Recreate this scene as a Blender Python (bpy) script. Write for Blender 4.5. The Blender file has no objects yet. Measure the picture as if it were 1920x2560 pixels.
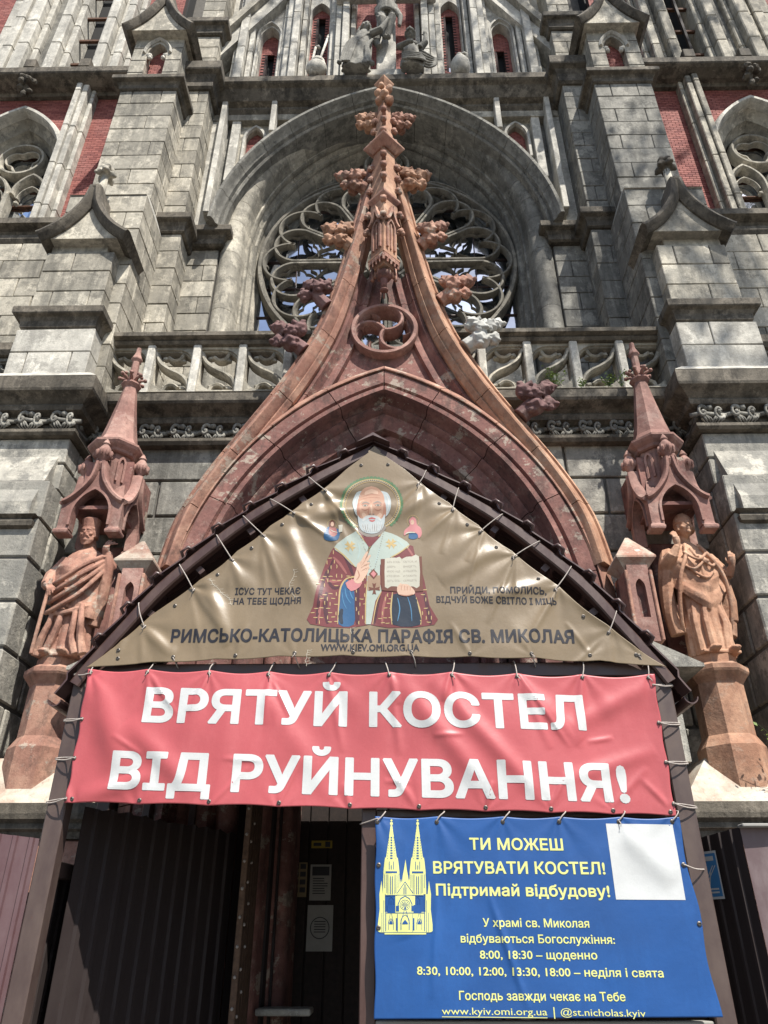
import bpy, bmesh, math, random
from mathutils import Vector, Matrix, noise
R = math.radians
PI = math.pi
random.seed(7)
sc = bpy.context.scene
COL = sc.collection

# ---------------------------------------------------------------- camera, light, exposure
cam_d = bpy.data.cameras.new('camera')
cam = bpy.data.objects.new('camera', cam_d)
COL.objects.link(cam)
cam_d.sensor_fit = 'VERTICAL'
cam_d.sensor_height = 36.0
cam_d.lens = 26.02
cam_d.clip_start = 0.05
cam_d.clip_end = 600
cam.location = (0.10, 0.0, 1.60)
cam.rotation_euler = (R(90 + 30), 0, R(0.87))
sc.camera = cam

SUN_AZ, SUN_EL = 31.0, 56.0          # azimuth towards +x from the facade normal, elevation
sdir = Vector((math.sin(R(SUN_AZ)) * math.cos(R(SUN_EL)), -math.cos(R(SUN_AZ)) * math.cos(R(SUN_EL)), math.sin(R(SUN_EL))))
sun_d = bpy.data.lights.new('sun', 'SUN')
sun_d.energy = 5.0
sun_d.angle = R(0.53)
sun_d.color = (1.0, 0.955, 0.88)
sun = bpy.data.objects.new('sun', sun_d)
sun.location = (8, -12, 22)
sun.rotation_euler = sdir.to_track_quat('Z', 'Y').to_euler()
COL.objects.link(sun)

world = bpy.data.worlds.new('World')
sc.world = world
world.use_nodes = True
nt = world.node_tree
bg = nt.nodes['Background']
sky = nt.nodes.new('ShaderNodeTexSky')
sky.sky_type = 'NISHITA'
sky.sun_disc = False
sky.sun_elevation = R(SUN_EL)
sky.sun_rotation = math.atan2(sdir.x, sdir.y)
nt.links.new(sky.outputs[0], bg.inputs[0])
bg.inputs[1].default_value = 0.10
sc.view_settings.view_transform = 'Standard'
sc.view_settings.look = 'None'
sc.view_settings.gamma = 1.0
sc.view_settings.use_curve_mapping = False
sc.view_settings.exposure = 0.86
sc.cycles.max_bounces = 6

# ---------------------------------------------------------------- helpers
def setp(o, label=None, cat=None, group=None, kind=None):
    if label: o['label'] = label
    if cat: o['category'] = cat
    if group: o['group'] = group
    if kind: o['kind'] = kind
    return o

def thing(name, loc, label, cat, group=None):
    o = bpy.data.objects.new(name, None)
    o.empty_display_size = 0.2
    o.location = loc
    COL.objects.link(o)
    return setp(o, label, cat, group)

def wloc(o):
    v = Vector((0, 0, 0))
    while o is not None:
        v += Vector(o.location); o = o.parent
    return v

class MB:
    def __init__(s):
        s.v = []; s.f = []; s.m = []
    def add(s, vs, fs, m=0):
        b = len(s.v)
        s.v.extend([tuple(p) for p in vs])
        for f in fs:
            s.f.append(tuple(i + b for i in f)); s.m.append(m)
        return s
    def box(s, x0, x1, y0, y1, z0, z1, m=0):
        return s.add([(x0,y0,z0),(x1,y0,z0),(x1,y1,z0),(x0,y1,z0),(x0,y0,z1),(x1,y0,z1),(x1,y1,z1),(x0,y1,z1)],
              [(0,3,2,1),(4,5,6,7),(0,1,5,4),(1,2,6,5),(2,3,7,6),(3,0,4,7)], m)
    def cbox(s, x0, x1, y0, y1, z0, z1, c=0.008, m=0, j=0.0):
        "chamfered box"
        vs = []
        idx = {}
        for ix, (x, sx) in enumerate(((x0, 1), (x1, -1))):
            for iy, (y, sy) in enumerate(((y0, 1), (y1, -1))):
                for iz, (z, sz) in enumerate(((z0, 1), (z1, -1))):
                    jx, jy, jz = [random.uniform(-j, j) for _ in range(3)]
                    X, Y, Z = x + jx, y + jy, z + jz
                    idx[(ix,iy,iz,0)] = len(vs); vs.append((X, Y + sy*c, Z + sz*c))
                    idx[(ix,iy,iz,1)] = len(vs); vs.append((X + sx*c, Y, Z + sz*c))
                    idx[(ix,iy,iz,2)] = len(vs); vs.append((X + sx*c, Y + sy*c, Z))
        fs = []
        g = idx
        def q(*k): fs.append(tuple(g[a] for a in k))
        q((0,0,0,0),(0,0,1,0),(0,1,1,0),(0,1,0,0)); q((1,0,0,0),(1,1,0,0),(1,1,1,0),(1,0,1,0))
        q((0,0,0,1),(1,0,0,1),(1,0,1,1),(0,0,1,1)); q((0,1,0,1),(0,1,1,1),(1,1,1,1),(1,1,0,1))
        q((0,0,0,2),(0,1,0,2),(1,1,0,2),(1,0,0,2)); q((0,0,1,2),(1,0,1,2),(1,1,1,2),(0,1,1,2))
        for iz in (0,1):
            for ix in (0,1): q((ix,0,iz,0),(ix,1,iz,0),(ix,1,iz,2),(ix,0,iz,2))
            for iy in (0,1): q((0,iy,iz,1),(1,iy,iz,1),(1,iy,iz,2),(0,iy,iz,2))
        for ix in (0,1):
            for iy in (0,1): q((ix,iy,0,0),(ix,iy,1,0),(ix,iy,1,1),(ix,iy,0,1))
        for ix in (0,1):
            for iy in (0,1):
                for iz in (0,1): q((ix,iy,iz,0),(ix,iy,iz,1),(ix,iy,iz,2))
        return s.add(vs, fs, m)
    def prism(s, poly, y0, y1, m=0):
        "polygon in xz extruded along y"
        n = len(poly)
        vs = [(x, y0, z) for x, z in poly] + [(x, y1, z) for x, z in poly]
        fs = [tuple(range(n)), tuple(range(2*n-1, n-1, -1))]
        fs += [(i, (i+1) % n, (i+1) % n + n, i + n) for i in range(n)]
        return s.add(vs, fs, m)
    def prismx(s, poly, x0, x1, m=0):
        "polygon in yz extruded along x"
        n = len(poly)
        vs = [(x0, y, z) for y, z in poly] + [(x1, y, z) for y, z in poly]
        fs = [tuple(range(n)), tuple(range(2*n-1, n-1, -1))]
        fs += [(i, (i+1) % n, (i+1) % n + n, i + n) for i in range(n)]
        return s.add(vs, fs, m)
    def strip(s, rings, closed=True, caps=True, m=0):
        k = len(rings[0]); b = len(s.v)
        for r in rings: s.v.extend([tuple(p) for p in r])
        e = k if closed else k - 1
        for i in range(len(rings) - 1):
            for j in range(e):
                a = b + i*k + j; c = b + i*k + (j+1) % k
                s.f.append((a, c, c + k, a + k)); s.m.append(m)
        if caps and closed:
            s.f.append(tuple(b + j for j in range(k-1, -1, -1))); s.m.append(m)
            t = b + (len(rings)-1)*k
            s.f.append(tuple(t + j for j in range(k))); s.m.append(m)
        return s
    def sweep(s, prof, path, m=0, caps=True):
        "path: [(x,z,nx,nz)], prof: [(n,y)] closed"
        return s.strip([[(x + nx*n, y, z + nz*n) for n, y in prof] for x, z, nx, nz in path], True, caps, m)
    def lathe(s, prof, c, n=16, rot=0.0, m=0, sq=1.0):
        "prof: [(r,z)] bottom to top about vertical axis at c=(x,y)"
        rings = []
        for r, z in prof:
            rings.append([(c[0] + r*math.cos(rot + 2*PI*i/n), c[1] + sq*r*math.sin(rot + 2*PI*i/n), z) for i in range(n)])
        return s.strip(rings, True, True, m)
    def tube(s, pts, r, n=8, m=0, r1=None, radii=None):
        pts = [Vector(p) for p in pts]
        rings = []
        up = Vector((0.13, 0.31, 0.94)).normalized()
        for i, p in enumerate(pts):
            t = (pts[min(i+1, len(pts)-1)] - pts[max(i-1, 0)]).normalized()
            a = t.cross(up)
            if a.length < 0.05: a = t.cross(Vector((1, 0, 0)))
            a.normalize(); b2 = t.cross(a)
            rr = radii[i] if radii else (r if r1 is None else r + (r1 - r) * i / max(1, len(pts)-1))
            rings.append([p + a*rr*math.cos(2*PI*k/n) + b2*rr*math.sin(2*PI*k/n) for k in range(n)])
        return s.strip(rings, True, True, m)
    def blob(s, c, r, sub=2, sq=(1,1,1), amp=0.12, fr=3.0, seed=0, m=0):
        vs, fs = ICO[sub]
        out = []
        for v in vs:
            k = 1 + amp * noise.noise(Vector(v)*fr + Vector((seed*3.1, seed*1.7, seed)))
            out.append((c[0] + v[0]*r*sq[0]*k, c[1] + v[1]*r*sq[1]*k, c[2] + v[2]*r*sq[2]*k))
        return s.add(out, fs, m)
    def mesh(s, name, org=(0,0,0), smooth=False, recalc=True):
        me = bpy.data.meshes.new(name)
        ox, oy, oz = org
        me.from_pydata([(a-ox, b-oy, c-oz) for a, b, c in s.v], [], s.f)
        if any(s.m): me.polygons.foreach_set('material_index', s.m)
        if recalc:
            bm = bmesh.new(); bm.from_mesh(me)
            bmesh.ops.recalc_face_normals(bm, faces=bm.faces)
            bm.to_mesh(me); bm.free()
        if smooth:
            me.polygons.foreach_set('use_smooth', [True]*len(me.polygons))
            if smooth != 'all':
                me.set_sharp_from_angle(angle=R(38))
        me.update()
        return me
    def build(s, name, mat, parent=None, smooth=False, kind=None, recalc=True, mesh_name=None):
        org = wloc(parent) if parent else Vector((0,0,0))
        me = s.mesh(mesh_name or name, org, smooth, recalc)
        for mt in (mat if isinstance(mat, (list, tuple)) else [mat]): me.materials.append(mt)
        o = bpy.data.objects.new(name, me)
        COL.objects.link(o)
        if parent: o.parent = parent
        if kind: o['kind'] = kind
        return o

def _ico(sub):
    bm = bmesh.new(); bmesh.ops.create_icosphere(bm, subdivisions=sub, radius=1)
    r = ([tuple(v.co) for v in bm.verts], [tuple(v.index for v in f.verts) for f in bm.faces]); bm.free(); return r
ICO = {1: _ico(1), 2: _ico(2), 3: _ico(3)}

def solid(o, voxel=0.012, smooth=2):
    "melt overlapping shapes of one object into one continuous skin"
    md = o.modifiers.new('r', 'REMESH'); md.mode = 'VOXEL'; md.voxel_size = voxel; md.use_smooth_shade = True
    if smooth:
        ms = o.modifiers.new('s', 'SMOOTH'); ms.factor = 0.5; ms.iterations = smooth
    dg = bpy.context.evaluated_depsgraph_get()
    me = bpy.data.meshes.new_from_object(o.evaluated_get(dg))
    o.modifiers.clear()
    old = o.data
    o.data = me
    if not me.materials:
        for mt in old.materials: me.materials.append(mt)
    me.polygons.foreach_set('use_smooth', [True]*len(me.polygons))
    bpy.data.meshes.remove(old)
    return o

def link_copy(src, parent, loc, scale=(1,1,1), rot=(0,0,0), name=None):
    o = src.copy(); COL.objects.link(o)
    if name: o.name = name
    o.parent = parent
    w = wloc(parent) if parent else Vector((0,0,0))
    o.location = Vector(loc) - w; o.scale = scale; o.rotation_euler = rot
    return o

# ---------------------------------------------------------------- materials
class NT:
    def __init__(s, name):
        s.mat = bpy.data.materials.new(name); s.mat.use_nodes = True
        s.t = s.mat.node_tree; s.b = s.t.nodes['Principled BSDF']
        s.co = s.t.nodes.new('ShaderNodeNewGeometry').outputs['Position']
    def n(s, typ, **kw):
        nd = s.t.nodes.new(typ)
        for k, v in kw.items(): setattr(nd, k, v)
        return nd
    def l(s, a, b): s.t.links.new(a, b)
    def noise(s, scale, detail=4, rough=0.6, stretch=None, src=None):
        nd = s.n('ShaderNodeTexNoise'); nd.inputs['Scale'].default_value = scale
        nd.inputs['Detail'].default_value = detail; nd.inputs['Roughness'].default_value = rough
        v = src or s.co
        if stretch:
            mp = s.n('ShaderNodeMapping'); mp.inputs['Scale'].default_value = stretch; s.l(v, mp.inputs['Vector']); v = mp.outputs[0]
        s.l(v, nd.inputs['Vector'])
        return nd.outputs['Fac']
    def ramp(s, fac, stops, interp='LINEAR'):
        r = s.n('ShaderNodeValToRGB'); r.color_ramp.interpolation = interp
        el = r.color_ramp.elements
        while len(el) < len(stops): el.new(0.5)
        for e, (p, c) in zip(el, stops):
            e.position = p; e.color = (c, c, c, 1) if isinstance(c, (int, float)) else (*c, 1)
        s.l(fac, r.inputs[0]); return r.outputs[0]
    def mix(s, fac, a, b, blend='MIX'):
        m = s.n('ShaderNodeMix', data_type='RGBA', blend_type=blend)
        for inp, v in ((m.inputs[0], fac), (m.inputs[6], a), (m.inputs[7], b)):
            if hasattr(v, 'links'): s.l(v, inp)
            elif isinstance(v, (int, float)): inp.default_value = v
            else: inp.default_value = (*v, 1)
        return m.outputs[2]
    def math(s, op, a, b=0.0):
        m = s.n('ShaderNodeMath', operation=op)
        for i, v in enumerate((a, b)):
            if hasattr(v, 'links'): s.l(v, m.inputs[i])
            else: m.inputs[i].default_value = v
        return m.outputs[0]
    def island(s):
        g = s.n('ShaderNodeNewGeometry').outputs['Random Per Island']
        o = s.n('ShaderNodeObjectInfo').outputs['Random']
        return s.math('FRACT', s.math('ADD', g, o))
    def bump(s, h, strength=0.3, dist=0.01):
        b = s.n('ShaderNodeBump'); b.inputs['Strength'].default_value = strength; b.inputs['Distance'].default_value = dist
        s.l(h, b.inputs['Height']); s.l(b.outputs[0], s.b.inputs['Normal'])
    def fin(s, col, rough=0.85, metal=0.0, spec=0.3):
        if hasattr(col, 'links'): s.l(col, s.b.inputs['Base Color'])
        else: s.b.inputs['Base Color'].default_value = (*col, 1)
        if hasattr(rough, 'links'): s.l(rough, s.b.inputs['Roughness'])
        else: s.b.inputs['Roughness'].default_value = rough
        s.b.inputs['Metallic'].default_value = metal
        s.b.inputs['Specular IOR Level'].default_value = spec
        return s.mat

def m_stone(name, light, mid, dark, soot=0.5, pale=0.0, vary=0.38, bump=0.55):
    s = NT(name)
    a = s.noise(1.3, 5, 0.65)
    b = s.noise(7.0, 6, 0.7)
    c = s.ramp(a, [(0.35, mid), (0.62, light)])
    c = s.mix(s.ramp(b, [(0.42, 0.0), (0.68, 0.75)]), c, tuple(x*0.72 for x in mid))
    # blotchy grime and damp streaks running down the faces
    bl = s.noise(2.6, 8, 0.78)
    c = s.mix(s.ramp(bl, [(0.49, 0.0), (0.58, 0.75)]), c, tuple((x+y)*0.40 for x, y in zip(mid, dark)))
    bl2 = s.noise(3.4, 7, 0.75, stretch=(1.0, 1.0, 0.8))
    c = s.mix(s.ramp(bl2, [(0.54, 0.0), (0.60, 0.6)]), c, tuple(min(1, x*1.3) for x in light))
    st = s.noise(2.2, 6, 0.75, stretch=(1.6, 1.6, 0.28))
    c = s.mix(s.math('MULTIPLY', s.ramp(st, [(0.50, 0.0), (0.66, 1.0)]), soot), c, dark)
    st2 = s.noise(9.0, 3, 0.6, stretch=(1.2, 1.2, 0.15))
    c = s.mix(s.ramp(st2, [(0.56, 0.0), (0.75, 0.35)]), c, tuple(min(1, x*1.35) for x in light))
    if pale:
        p = s.noise(4.2, 6, 0.72)
        c = s.mix(s.ramp(p, [(0.60, 0.0), (0.64, pale)]), c, (0.52, 0.48, 0.40))
    isl = s.island()
    c = s.mix(1.0, c, s.ramp(isl, [(0.0, 1.0 - vary), (1.0, 1.0 + vary*0.3)]), 'MULTIPLY')
    g = s.noise(90, 3, 0.7)
    c = s.mix(0.25, c, s.ramp(g, [(0.3, 0.35), (0.7, 1.0)]), 'MULTIPLY')
    h = s.math('ADD', s.math('MULTIPLY', s.noise(34, 5, 0.75), 0.5), s.math('MULTIPLY', b, 0.9))
    s.bump(h, bump, 0.02)
    return s.fin(c, 0.9)

def m_terra(name, c1, c2, c3, peel=0.5, pale=(0.42, 0.35, 0.27), soot=0.3):
    s = NT(name)
    a = s.noise(2.4, 5, 0.65); b = s.noise(11, 5, 0.7)
    c = s.ramp(a, [(0.36, c1), (0.52, c2), (0.68, c3)])
    c = s.mix(s.ramp(b, [(0.45, 0.0), (0.75, 0.5)]), c, tuple(x*0.6 for x in c1))
    p = s.noise(3.1, 7, 0.75, stretch=(1.0, 0.7, 1.25))
    c = s.mix(s.ramp(p, [(0.575, 0.0), (0.60, peel)]), c, pale)
    k = s.noise(4.3, 8, 0.78, stretch=(1, 1, 0.55))
    c = s.mix(s.math('MULTIPLY', s.ramp(k, [(0.50, 0.0), (0.60, 1.0)]), soot), c, (0.055, 0.040, 0.034))
    w = s.noise(6.5, 8, 0.8)
    c = s.mix(s.ramp(w, [(0.54, 0.0), (0.66, 0.55)]), c, tuple(0.5*(x + y) for x, y in zip(c2, pale)))
    w2 = s.noise(19, 5, 0.75)
    c = s.mix(s.ramp(w2, [(0.57, 0.0), (0.68, 0.5)]), c, tuple(x*0.5 for x in c1))
    c = s.mix(1.0, c, s.ramp(s.island(), [(0.0, 0.72), (1.0, 0.95)]), 'MULTIPLY')
    hs = s.n('ShaderNodeHueSaturation'); hs.inputs['Saturation'].default_value = 0.87; s.l(c, hs.inputs['Color']); c = hs.outputs[0]
    h = s.math('ADD', s.math('MULTIPLY', s.noise(42, 5, 0.75), 0.4), s.math('ADD', b, s.ramp(p, [(0.57, 0.0), (0.60, -0.8)])))
    s.bump(h, 0.5, 0.015)
    return s.fin(c, 0.85)

def m_plain(name, col, rough=0.6, metal=0.0, spec=0.4, var=0.15, vs=12, bump=0.0):
    s = NT(name)
    n = s.noise(vs, 5, 0.65)
    c = s.mix(1.0, col, s.ramp(n, [(0.3, 1.0 - var), (0.7, 1.0)]), 'MULTIPLY')
    if bump: s.bump(s.noise(vs*4, 4, 0.7), bump, 0.006)
    return s.fin(c, rough, metal, spec)

M = {}
M['stone'] = m_stone('stone', (0.52, 0.475, 0.385), (0.34, 0.315, 0.26), (0.11, 0.105, 0.09), soot=0.6)
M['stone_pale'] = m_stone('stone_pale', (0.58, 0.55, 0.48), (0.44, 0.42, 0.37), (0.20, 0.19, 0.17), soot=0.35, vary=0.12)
M['stone_grey'] = m_stone('stone_grey', (0.31, 0.295, 0.255), (0.19, 0.182, 0.16), (0.065, 0.063, 0.055), soot=0.6, vary=0.15)
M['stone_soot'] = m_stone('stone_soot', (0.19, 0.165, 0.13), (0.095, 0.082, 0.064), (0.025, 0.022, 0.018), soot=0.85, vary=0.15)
M['stone_tracery'] = m_stone('stone_tracery', (0.27, 0.245, 0.20), (0.16, 0.148, 0.122), (0.05, 0.046, 0.04), soot=0.5, vary=0.12)
M['stone_rough'] = m_stone('stone_rough', (0.46, 0.43, 0.365), (0.26, 0.25, 0.22), (0.10, 0.10, 0.095), soot=0.5, pale=0.4, vary=0.18, bump=0.7)
M['terra'] = m_terra('terracotta', (0.27, 0.11, 0.070), (0.38, 0.175, 0.11), (0.50, 0.27, 0.17), peel=0.75, soot=0.5)
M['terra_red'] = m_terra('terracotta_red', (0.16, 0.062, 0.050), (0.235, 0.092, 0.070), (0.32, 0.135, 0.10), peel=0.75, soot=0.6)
M['terra_clean'] = m_terra('terracotta_clean', (0.24, 0.105, 0.08), (0.32, 0.155, 0.118), (0.43, 0.235, 0.18), peel=0.25, pale=(0.50, 0.36, 0.29), soot=0.35)
M['terra_orange'] = m_terra('terracotta_orange', (0.35, 0.155, 0.078), (0.47, 0.235, 0.125), (0.58, 0.33, 0.19), peel=0.3, soot=0.35)
M['terra_purple'] = m_terra('terracotta_purple', (0.115, 0.052, 0.050), (0.165, 0.078, 0.073), (0.24, 0.12, 0.11), peel=0.1, soot=0.1)
M['cracked'] = m_terra('peeling_plaster', (0.36, 0.17, 0.11), (0.50, 0.42, 0.32), (0.56, 0.50, 0.40), peel=0.8, pale=(0.55, 0.52, 0.45), soot=0.15)
M['white_leaf'] = m_plain('bare_plaster', (0.50, 0.49, 0.45), 0.9, var=0.5, vs=9, bump=0.5)
M['mortar'] = m_plain('mortar', (0.13, 0.12, 0.105), 0.95, var=0.4)
M['mortar_red'] = m_plain('mortar_red', (0.045, 0.025, 0.024), 0.95, var=0.4)
def m_brick():
    s = NT('brick_paint')
    c = s.ramp(s.island(), [(0.0, (0.17, 0.050, 0.045)), (0.5, (0.235, 0.075, 0.062)), (1.0, (0.29, 0.105, 0.088))])
    n = s.noise(2.0, 6, 0.7)
    c = s.mix(s.ramp(n, [(0.45, 0.0), (0.75, 0.4)]), c, (0.30, 0.16, 0.14))
    s.bump(s.noise(60, 4, 0.7), 0.3, 0.008)
    return s.fin(c, 0.85)
M['brick'] = m_brick()
def m_glass(name, base, metal, rough=0.06):
    s = NT(name)
    n = s.noise(0.9, 4, 0.7)
    c = s.mix(s.ramp(n, [(0.35, 0.0), (0.65, 1.0)]), base, tuple(x*0.75 for x in base))
    c = s.mix(1.0, c, s.ramp(s.island(), [(0.0, 0.7), (1.0, 1.2)]), 'MULTIPLY')
    s.bump(s.noise(3.0, 3, 0.5), 0.12, 0.02)
    return s.fin(c, rough, metal, 0.8)
M['glass'] = m_glass('window_glass', (0.80, 0.85, 0.92), 1.0)
M['dark'] = m_plain('dark_void', (0.006, 0.006, 0.006), 0.9)
M['rust'] = m_plain('rusty_iron', (0.12, 0.055, 0.03), 0.9, var=0.6)
def m_metal(name, c1, rough=0.36, dust=0.35, dustc=(0.12, 0.075, 0.06), dscale=6):
    s = NT(name)
    n = s.noise(dscale, 6, 0.7, stretch=(1, 1, 0.4))
    f = s.ramp(n, [(0.42, 0.0), (0.72, dust)])
    c = s.mix(f, c1, dustc)
    k = s.noise(22, 6, 0.8)
    c = s.mix(s.ramp(k, [(0.66, 0.0), (0.70, 0.7)]), c, (0.10, 0.042, 0.022))
    s.bump(s.noise(18, 3, 0.6), 0.06, 0.01)
    return s.fin(c, s.ramp(n, [(0.4, rough), (0.7, rough + 0.25)]), 0.0, 0.5)
M['steel'] = m_metal('brown_painted_steel', (0.052, 0.026, 0.021))
M['steel_dusty'] = m_metal('dusty_brown_steel', (0.058, 0.037, 0.032), 0.45, 0.7, (0.095, 0.066, 0.053))
M['sheet'] = m_metal('brown_profiled_sheet', (0.085, 0.043, 0.046), 0.42, 0.5, (0.125, 0.082, 0.085))
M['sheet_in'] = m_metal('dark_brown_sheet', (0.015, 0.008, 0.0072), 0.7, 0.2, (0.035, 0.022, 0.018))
M['tin'] = m_metal('dark_roof_tin', (0.055, 0.028, 0.026), 0.36, 0.3)
M['sheet_r'] = m_metal('weathered_brown_sheet', (0.10, 0.065, 0.066), 0.5, 0.7, (0.20, 0.16, 0.16))
M['wood_pale'] = m_plain('old_wood', (0.16, 0.095, 0.06), 0.8, var=0.6, vs=20, bump=0.4)
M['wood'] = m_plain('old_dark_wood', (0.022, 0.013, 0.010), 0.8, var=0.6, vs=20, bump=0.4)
M['cord'] = m_plain('pale_cord', (0.42, 0.37, 0.33), 0.9, var=0.4, vs=80)
M['eye'] = m_plain('eyelet_metal', (0.10, 0.09, 0.08), 0.45, 0.6)
def m_vinyl(name, col, rough, var=0.12, weave=500, spec=0.45, fade=None):
    s = NT(name)
    n = s.noise(1.7, 5, 0.6); c = s.mix(1.0, col, s.ramp(n, [(0.3, 1.0 - var), (0.7, 1.0)]), 'MULTIPLY')
    if fade:
        c = s.mix(s.ramp(s.noise(2.6, 6, 0.72, stretch=(1, 1, 0.35)), [(0.5, 0.0), (0.74, 0.35)]), c, fade)
    g = s.noise(260, 2, 0.6)
    c = s.mix(0.18, c, s.ramp(g, [(0.3, 0.4), (0.7, 1.0)]), 'MULTIPLY')
    s.bump(s.math('ADD', s.noise(7, 4, 0.6), s.math('MULTIPLY', s.noise(300, 2, 0.5), 0.08)), 0.22, 0.012)
    return s.fin(c, rough, 0.0, spec)
M['tan'] = m_vinyl('tan_vinyl', (0.20, 0.145, 0.082), 0.38, 0.2, spec=0.6, fade=(0.27, 0.21, 0.135))
M['redv'] = m_vinyl('red_vinyl', (0.42, 0.080, 0.088), 0.46, 0.14, fade=(0.52, 0.14, 0.145))
M['bluev'] = m_vinyl('blue_vinyl', (0.008, 0.070, 0.25), 0.5, 0.25, fade=(0.02, 0.12, 0.38))
M['vback'] = m_vinyl('vinyl_back', (0.5, 0.48, 0.45), 0.6)
M['white_print'] = m_vinyl('white_print', (0.56, 0.57, 0.56), 0.5, 0.22)
M['yellow_print'] = m_vinyl('yellow_print', (0.60, 0.62, 0.22), 0.5, 0.08)
M['black_print'] = m_vinyl('black_print', (0.014, 0.013, 0.018), 0.45)
def pr(name, c, r=0.42): M[name] = m_vinyl(name, c, r, 0.18); return M[name]
M['leaf'] = m_plain('leaf_green', (0.16, 0.24, 0.045), 0.6, var=0.5, vs=30)
M['leafd'] = m_plain('leaf_dark', (0.05, 0.085, 0.025), 0.6, var=0.5, vs=9)
M['bark'] = m_plain('bark', (0.10, 0.075, 0.055), 0.95, var=0.6, vs=6, bump=0.8)
M['paving'] = m_plain('paving', (0.17, 0.16, 0.145), 0.9, var=0.35, vs=1.5, bump=0.3)
M['paper'] = m_plain('paper', (0.27, 0.26, 0.24), 0.8)
M['paper_y'] = m_plain('paper_yellow', (0.30, 0.22, 0.03), 0.8)
M['paper_t'] = m_plain('paper_tan', (0.20, 0.15, 0.08), 0.8)
M['ink'] = m_plain('ink', (0.03, 0.03, 0.035), 0.8)
M['sticker'] = m_plain('sticker_blue', (0.05, 0.20, 0.42), 0.4)
# ---------------------------------------------------------------- 2D tools
from mathutils.geometry import tessellate_polygon
def plate(mb, outer, holes, y0, y1, m=0):
    loops = [[Vector((x, z, 0)) for x, z in l] for l in [outer] + list(holes)]
    tris = tessellate_polygon(loops)
    flat = [p for l in loops for p in l]; n = len(flat)
    vs = [(p.x, y0, p.y) for p in flat] + [(p.x, y1, p.y) for p in flat]
    fs = [tuple(t) for t in tris] + [tuple(i + n for i in t) for t in tris]
    b = 0
    for l in loops:
        k = len(l)
        fs += [(b+i, b+(i+1) % k, b+(i+1) % k + n, b+i+n) for i in range(k)]
        b += k
    return mb.add(vs, fs, m)

def arc(cx, cz, r, a0, a1, n):
    return [(cx + r*math.cos(R(a0 + (a1-a0)*i/n)), cz + r*math.sin(R(a0 + (a1-a0)*i/n))) for i in range(n+1)]

def lancet(xc, hw, z0, zs, k=1.25, n=8):
    "closed pointed-arch outline, counter-clockwise from bottom left; k = radius / (2 hw)"
    r = 2*hw*k; c = r - hw
    top = math.degrees(math.acos(c / r))
    right = arc(xc - c, zs, r, 0, top, n)
    left = [(2*xc - x, z) for x, z in reversed(right)][1:]
    return [(xc - hw, z0), (xc + hw, z0)] + right + left

def npath(pts, closed=False):
    out = []; n = len(pts)
    for i, (x, z) in enumerate(pts):
        if closed: a = pts[(i-1) % n]; b = pts[(i+1) % n]
        else: a = pts[max(i-1, 0)]; b = pts[min(i+1, n-1)]
        def d(p, q):
            dx, dz = q[0]-p[0], q[1]-p[1]; l = math.hypot(dx, dz) or 1
            return dx/l, dz/l
        d1 = d(a, (x, z)) if a != (x, z) else d((x, z), b)
        d2 = d((x, z), b) if b != (x, z) else d1
        tx, tz = d1[0]+d2[0], d1[1]+d2[1]; l = math.hypot(tx, tz) or 1; tx /= l; tz /= l
        k = max(0.5, tx*d1[0] + tz*d1[1])
        out.append((x, z, tz/k, -tx/k))
    if closed: out.append(out[0])
    return out

def spline(pts, n=6):
    out = []
    P = [pts[0]] + list(pts) + [pts[-1]]
    for i in range(1, len(P)-2):
        for k in range(n):
            t = k/n
            out.append(tuple(0.5*((2*P[i][d]) + (-P[i-1][d]+P[i+1][d])*t + (2*P[i-1][d]-5*P[i][d]+4*P[i+1][d]-P[i+2][d])*t*t
                + (-P[i-1][d]+3*P[i][d]-3*P[i+1][d]+P[i+2][d])*t**3) for d in range(len(pts[0]))))
    out.append(tuple(pts[-1]))
    return out

def arch_path(hw, r, zs, z0, n=28):
    "right half bottom to apex with outward normals [(x,z,nx,nz)], pointed arch about x=0"
    c = r - hw
    top = math.degrees(math.acos(c / r))
    p = []
    k = max(2, int((zs - z0)/0.4))
    for i in range(k): p.append((hw, z0 + (zs-z0)*i/k, 1.0, 0.0))
    for i in range(n+1):
        a = R(top*i/n)
        nx, nz = math.cos(a), math.sin(a)
        if i == n: nx, nz = 0.0, 1.0/math.sin(a)
        p.append((-c + r*math.cos(a), zs + r*math.sin(a), nx, nz))
    return p

def mirror(path): return [(-x, z, -nx, nz) for x, z, nx, nz in path]

def cornice_ring(mb, x0, x1, yf, yb, prof, m=0):
    "mitred moulding round three sides of a pier; prof [(out, z)] closed"
    rings = []
    for (x, y, dx, dy) in ((x0, yb, -1, 0), (x0, yf, -1, -1), (x1, yf, 1, -1), (x1, yb, 1, 0)):
        rings.append([(x + dx*o, y + dy*o, z) for o, z in prof])
    return mb.strip(rings, True, True, m)

def cprof(z0, z1, out, back=0.12):
    "weathered cornice: drip slab over a hollow and a bead"
    h = z1 - z0
    return [(-back, z0), (0.015, z0), (out*0.28, z0 + h*0.06), (out*0.30, z0 + h*0.18), (out*0.34, z0 + h*0.32), (out*0.55, z0 + h*0.46),
            (out*0.93, z0 + h*0.52), (out, z0 + h*0.56), (out, z0 + h*0.84), (out*0.95, z0 + h*0.88), (-back, z1)]

# ---------------------------------------------------------------- masonry collectors
BLK = []
def blk(parent, x0, x1, y0, y1, z0, z1, mat='stone', c=0.008, j=0.0035, name='stone_block'):
    BLK.append((parent, (min(x0, x1), max(x0, x1), y0, y1, z0, z1), mat, c, j, name))

def courses(z0, z1, h):
    n = max(1, round((z1 - z0)/h)); s = (z1 - z0)/n
    return [(z0 + i*s, z0 + (i+1)*s) for i in range(n)]

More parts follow.
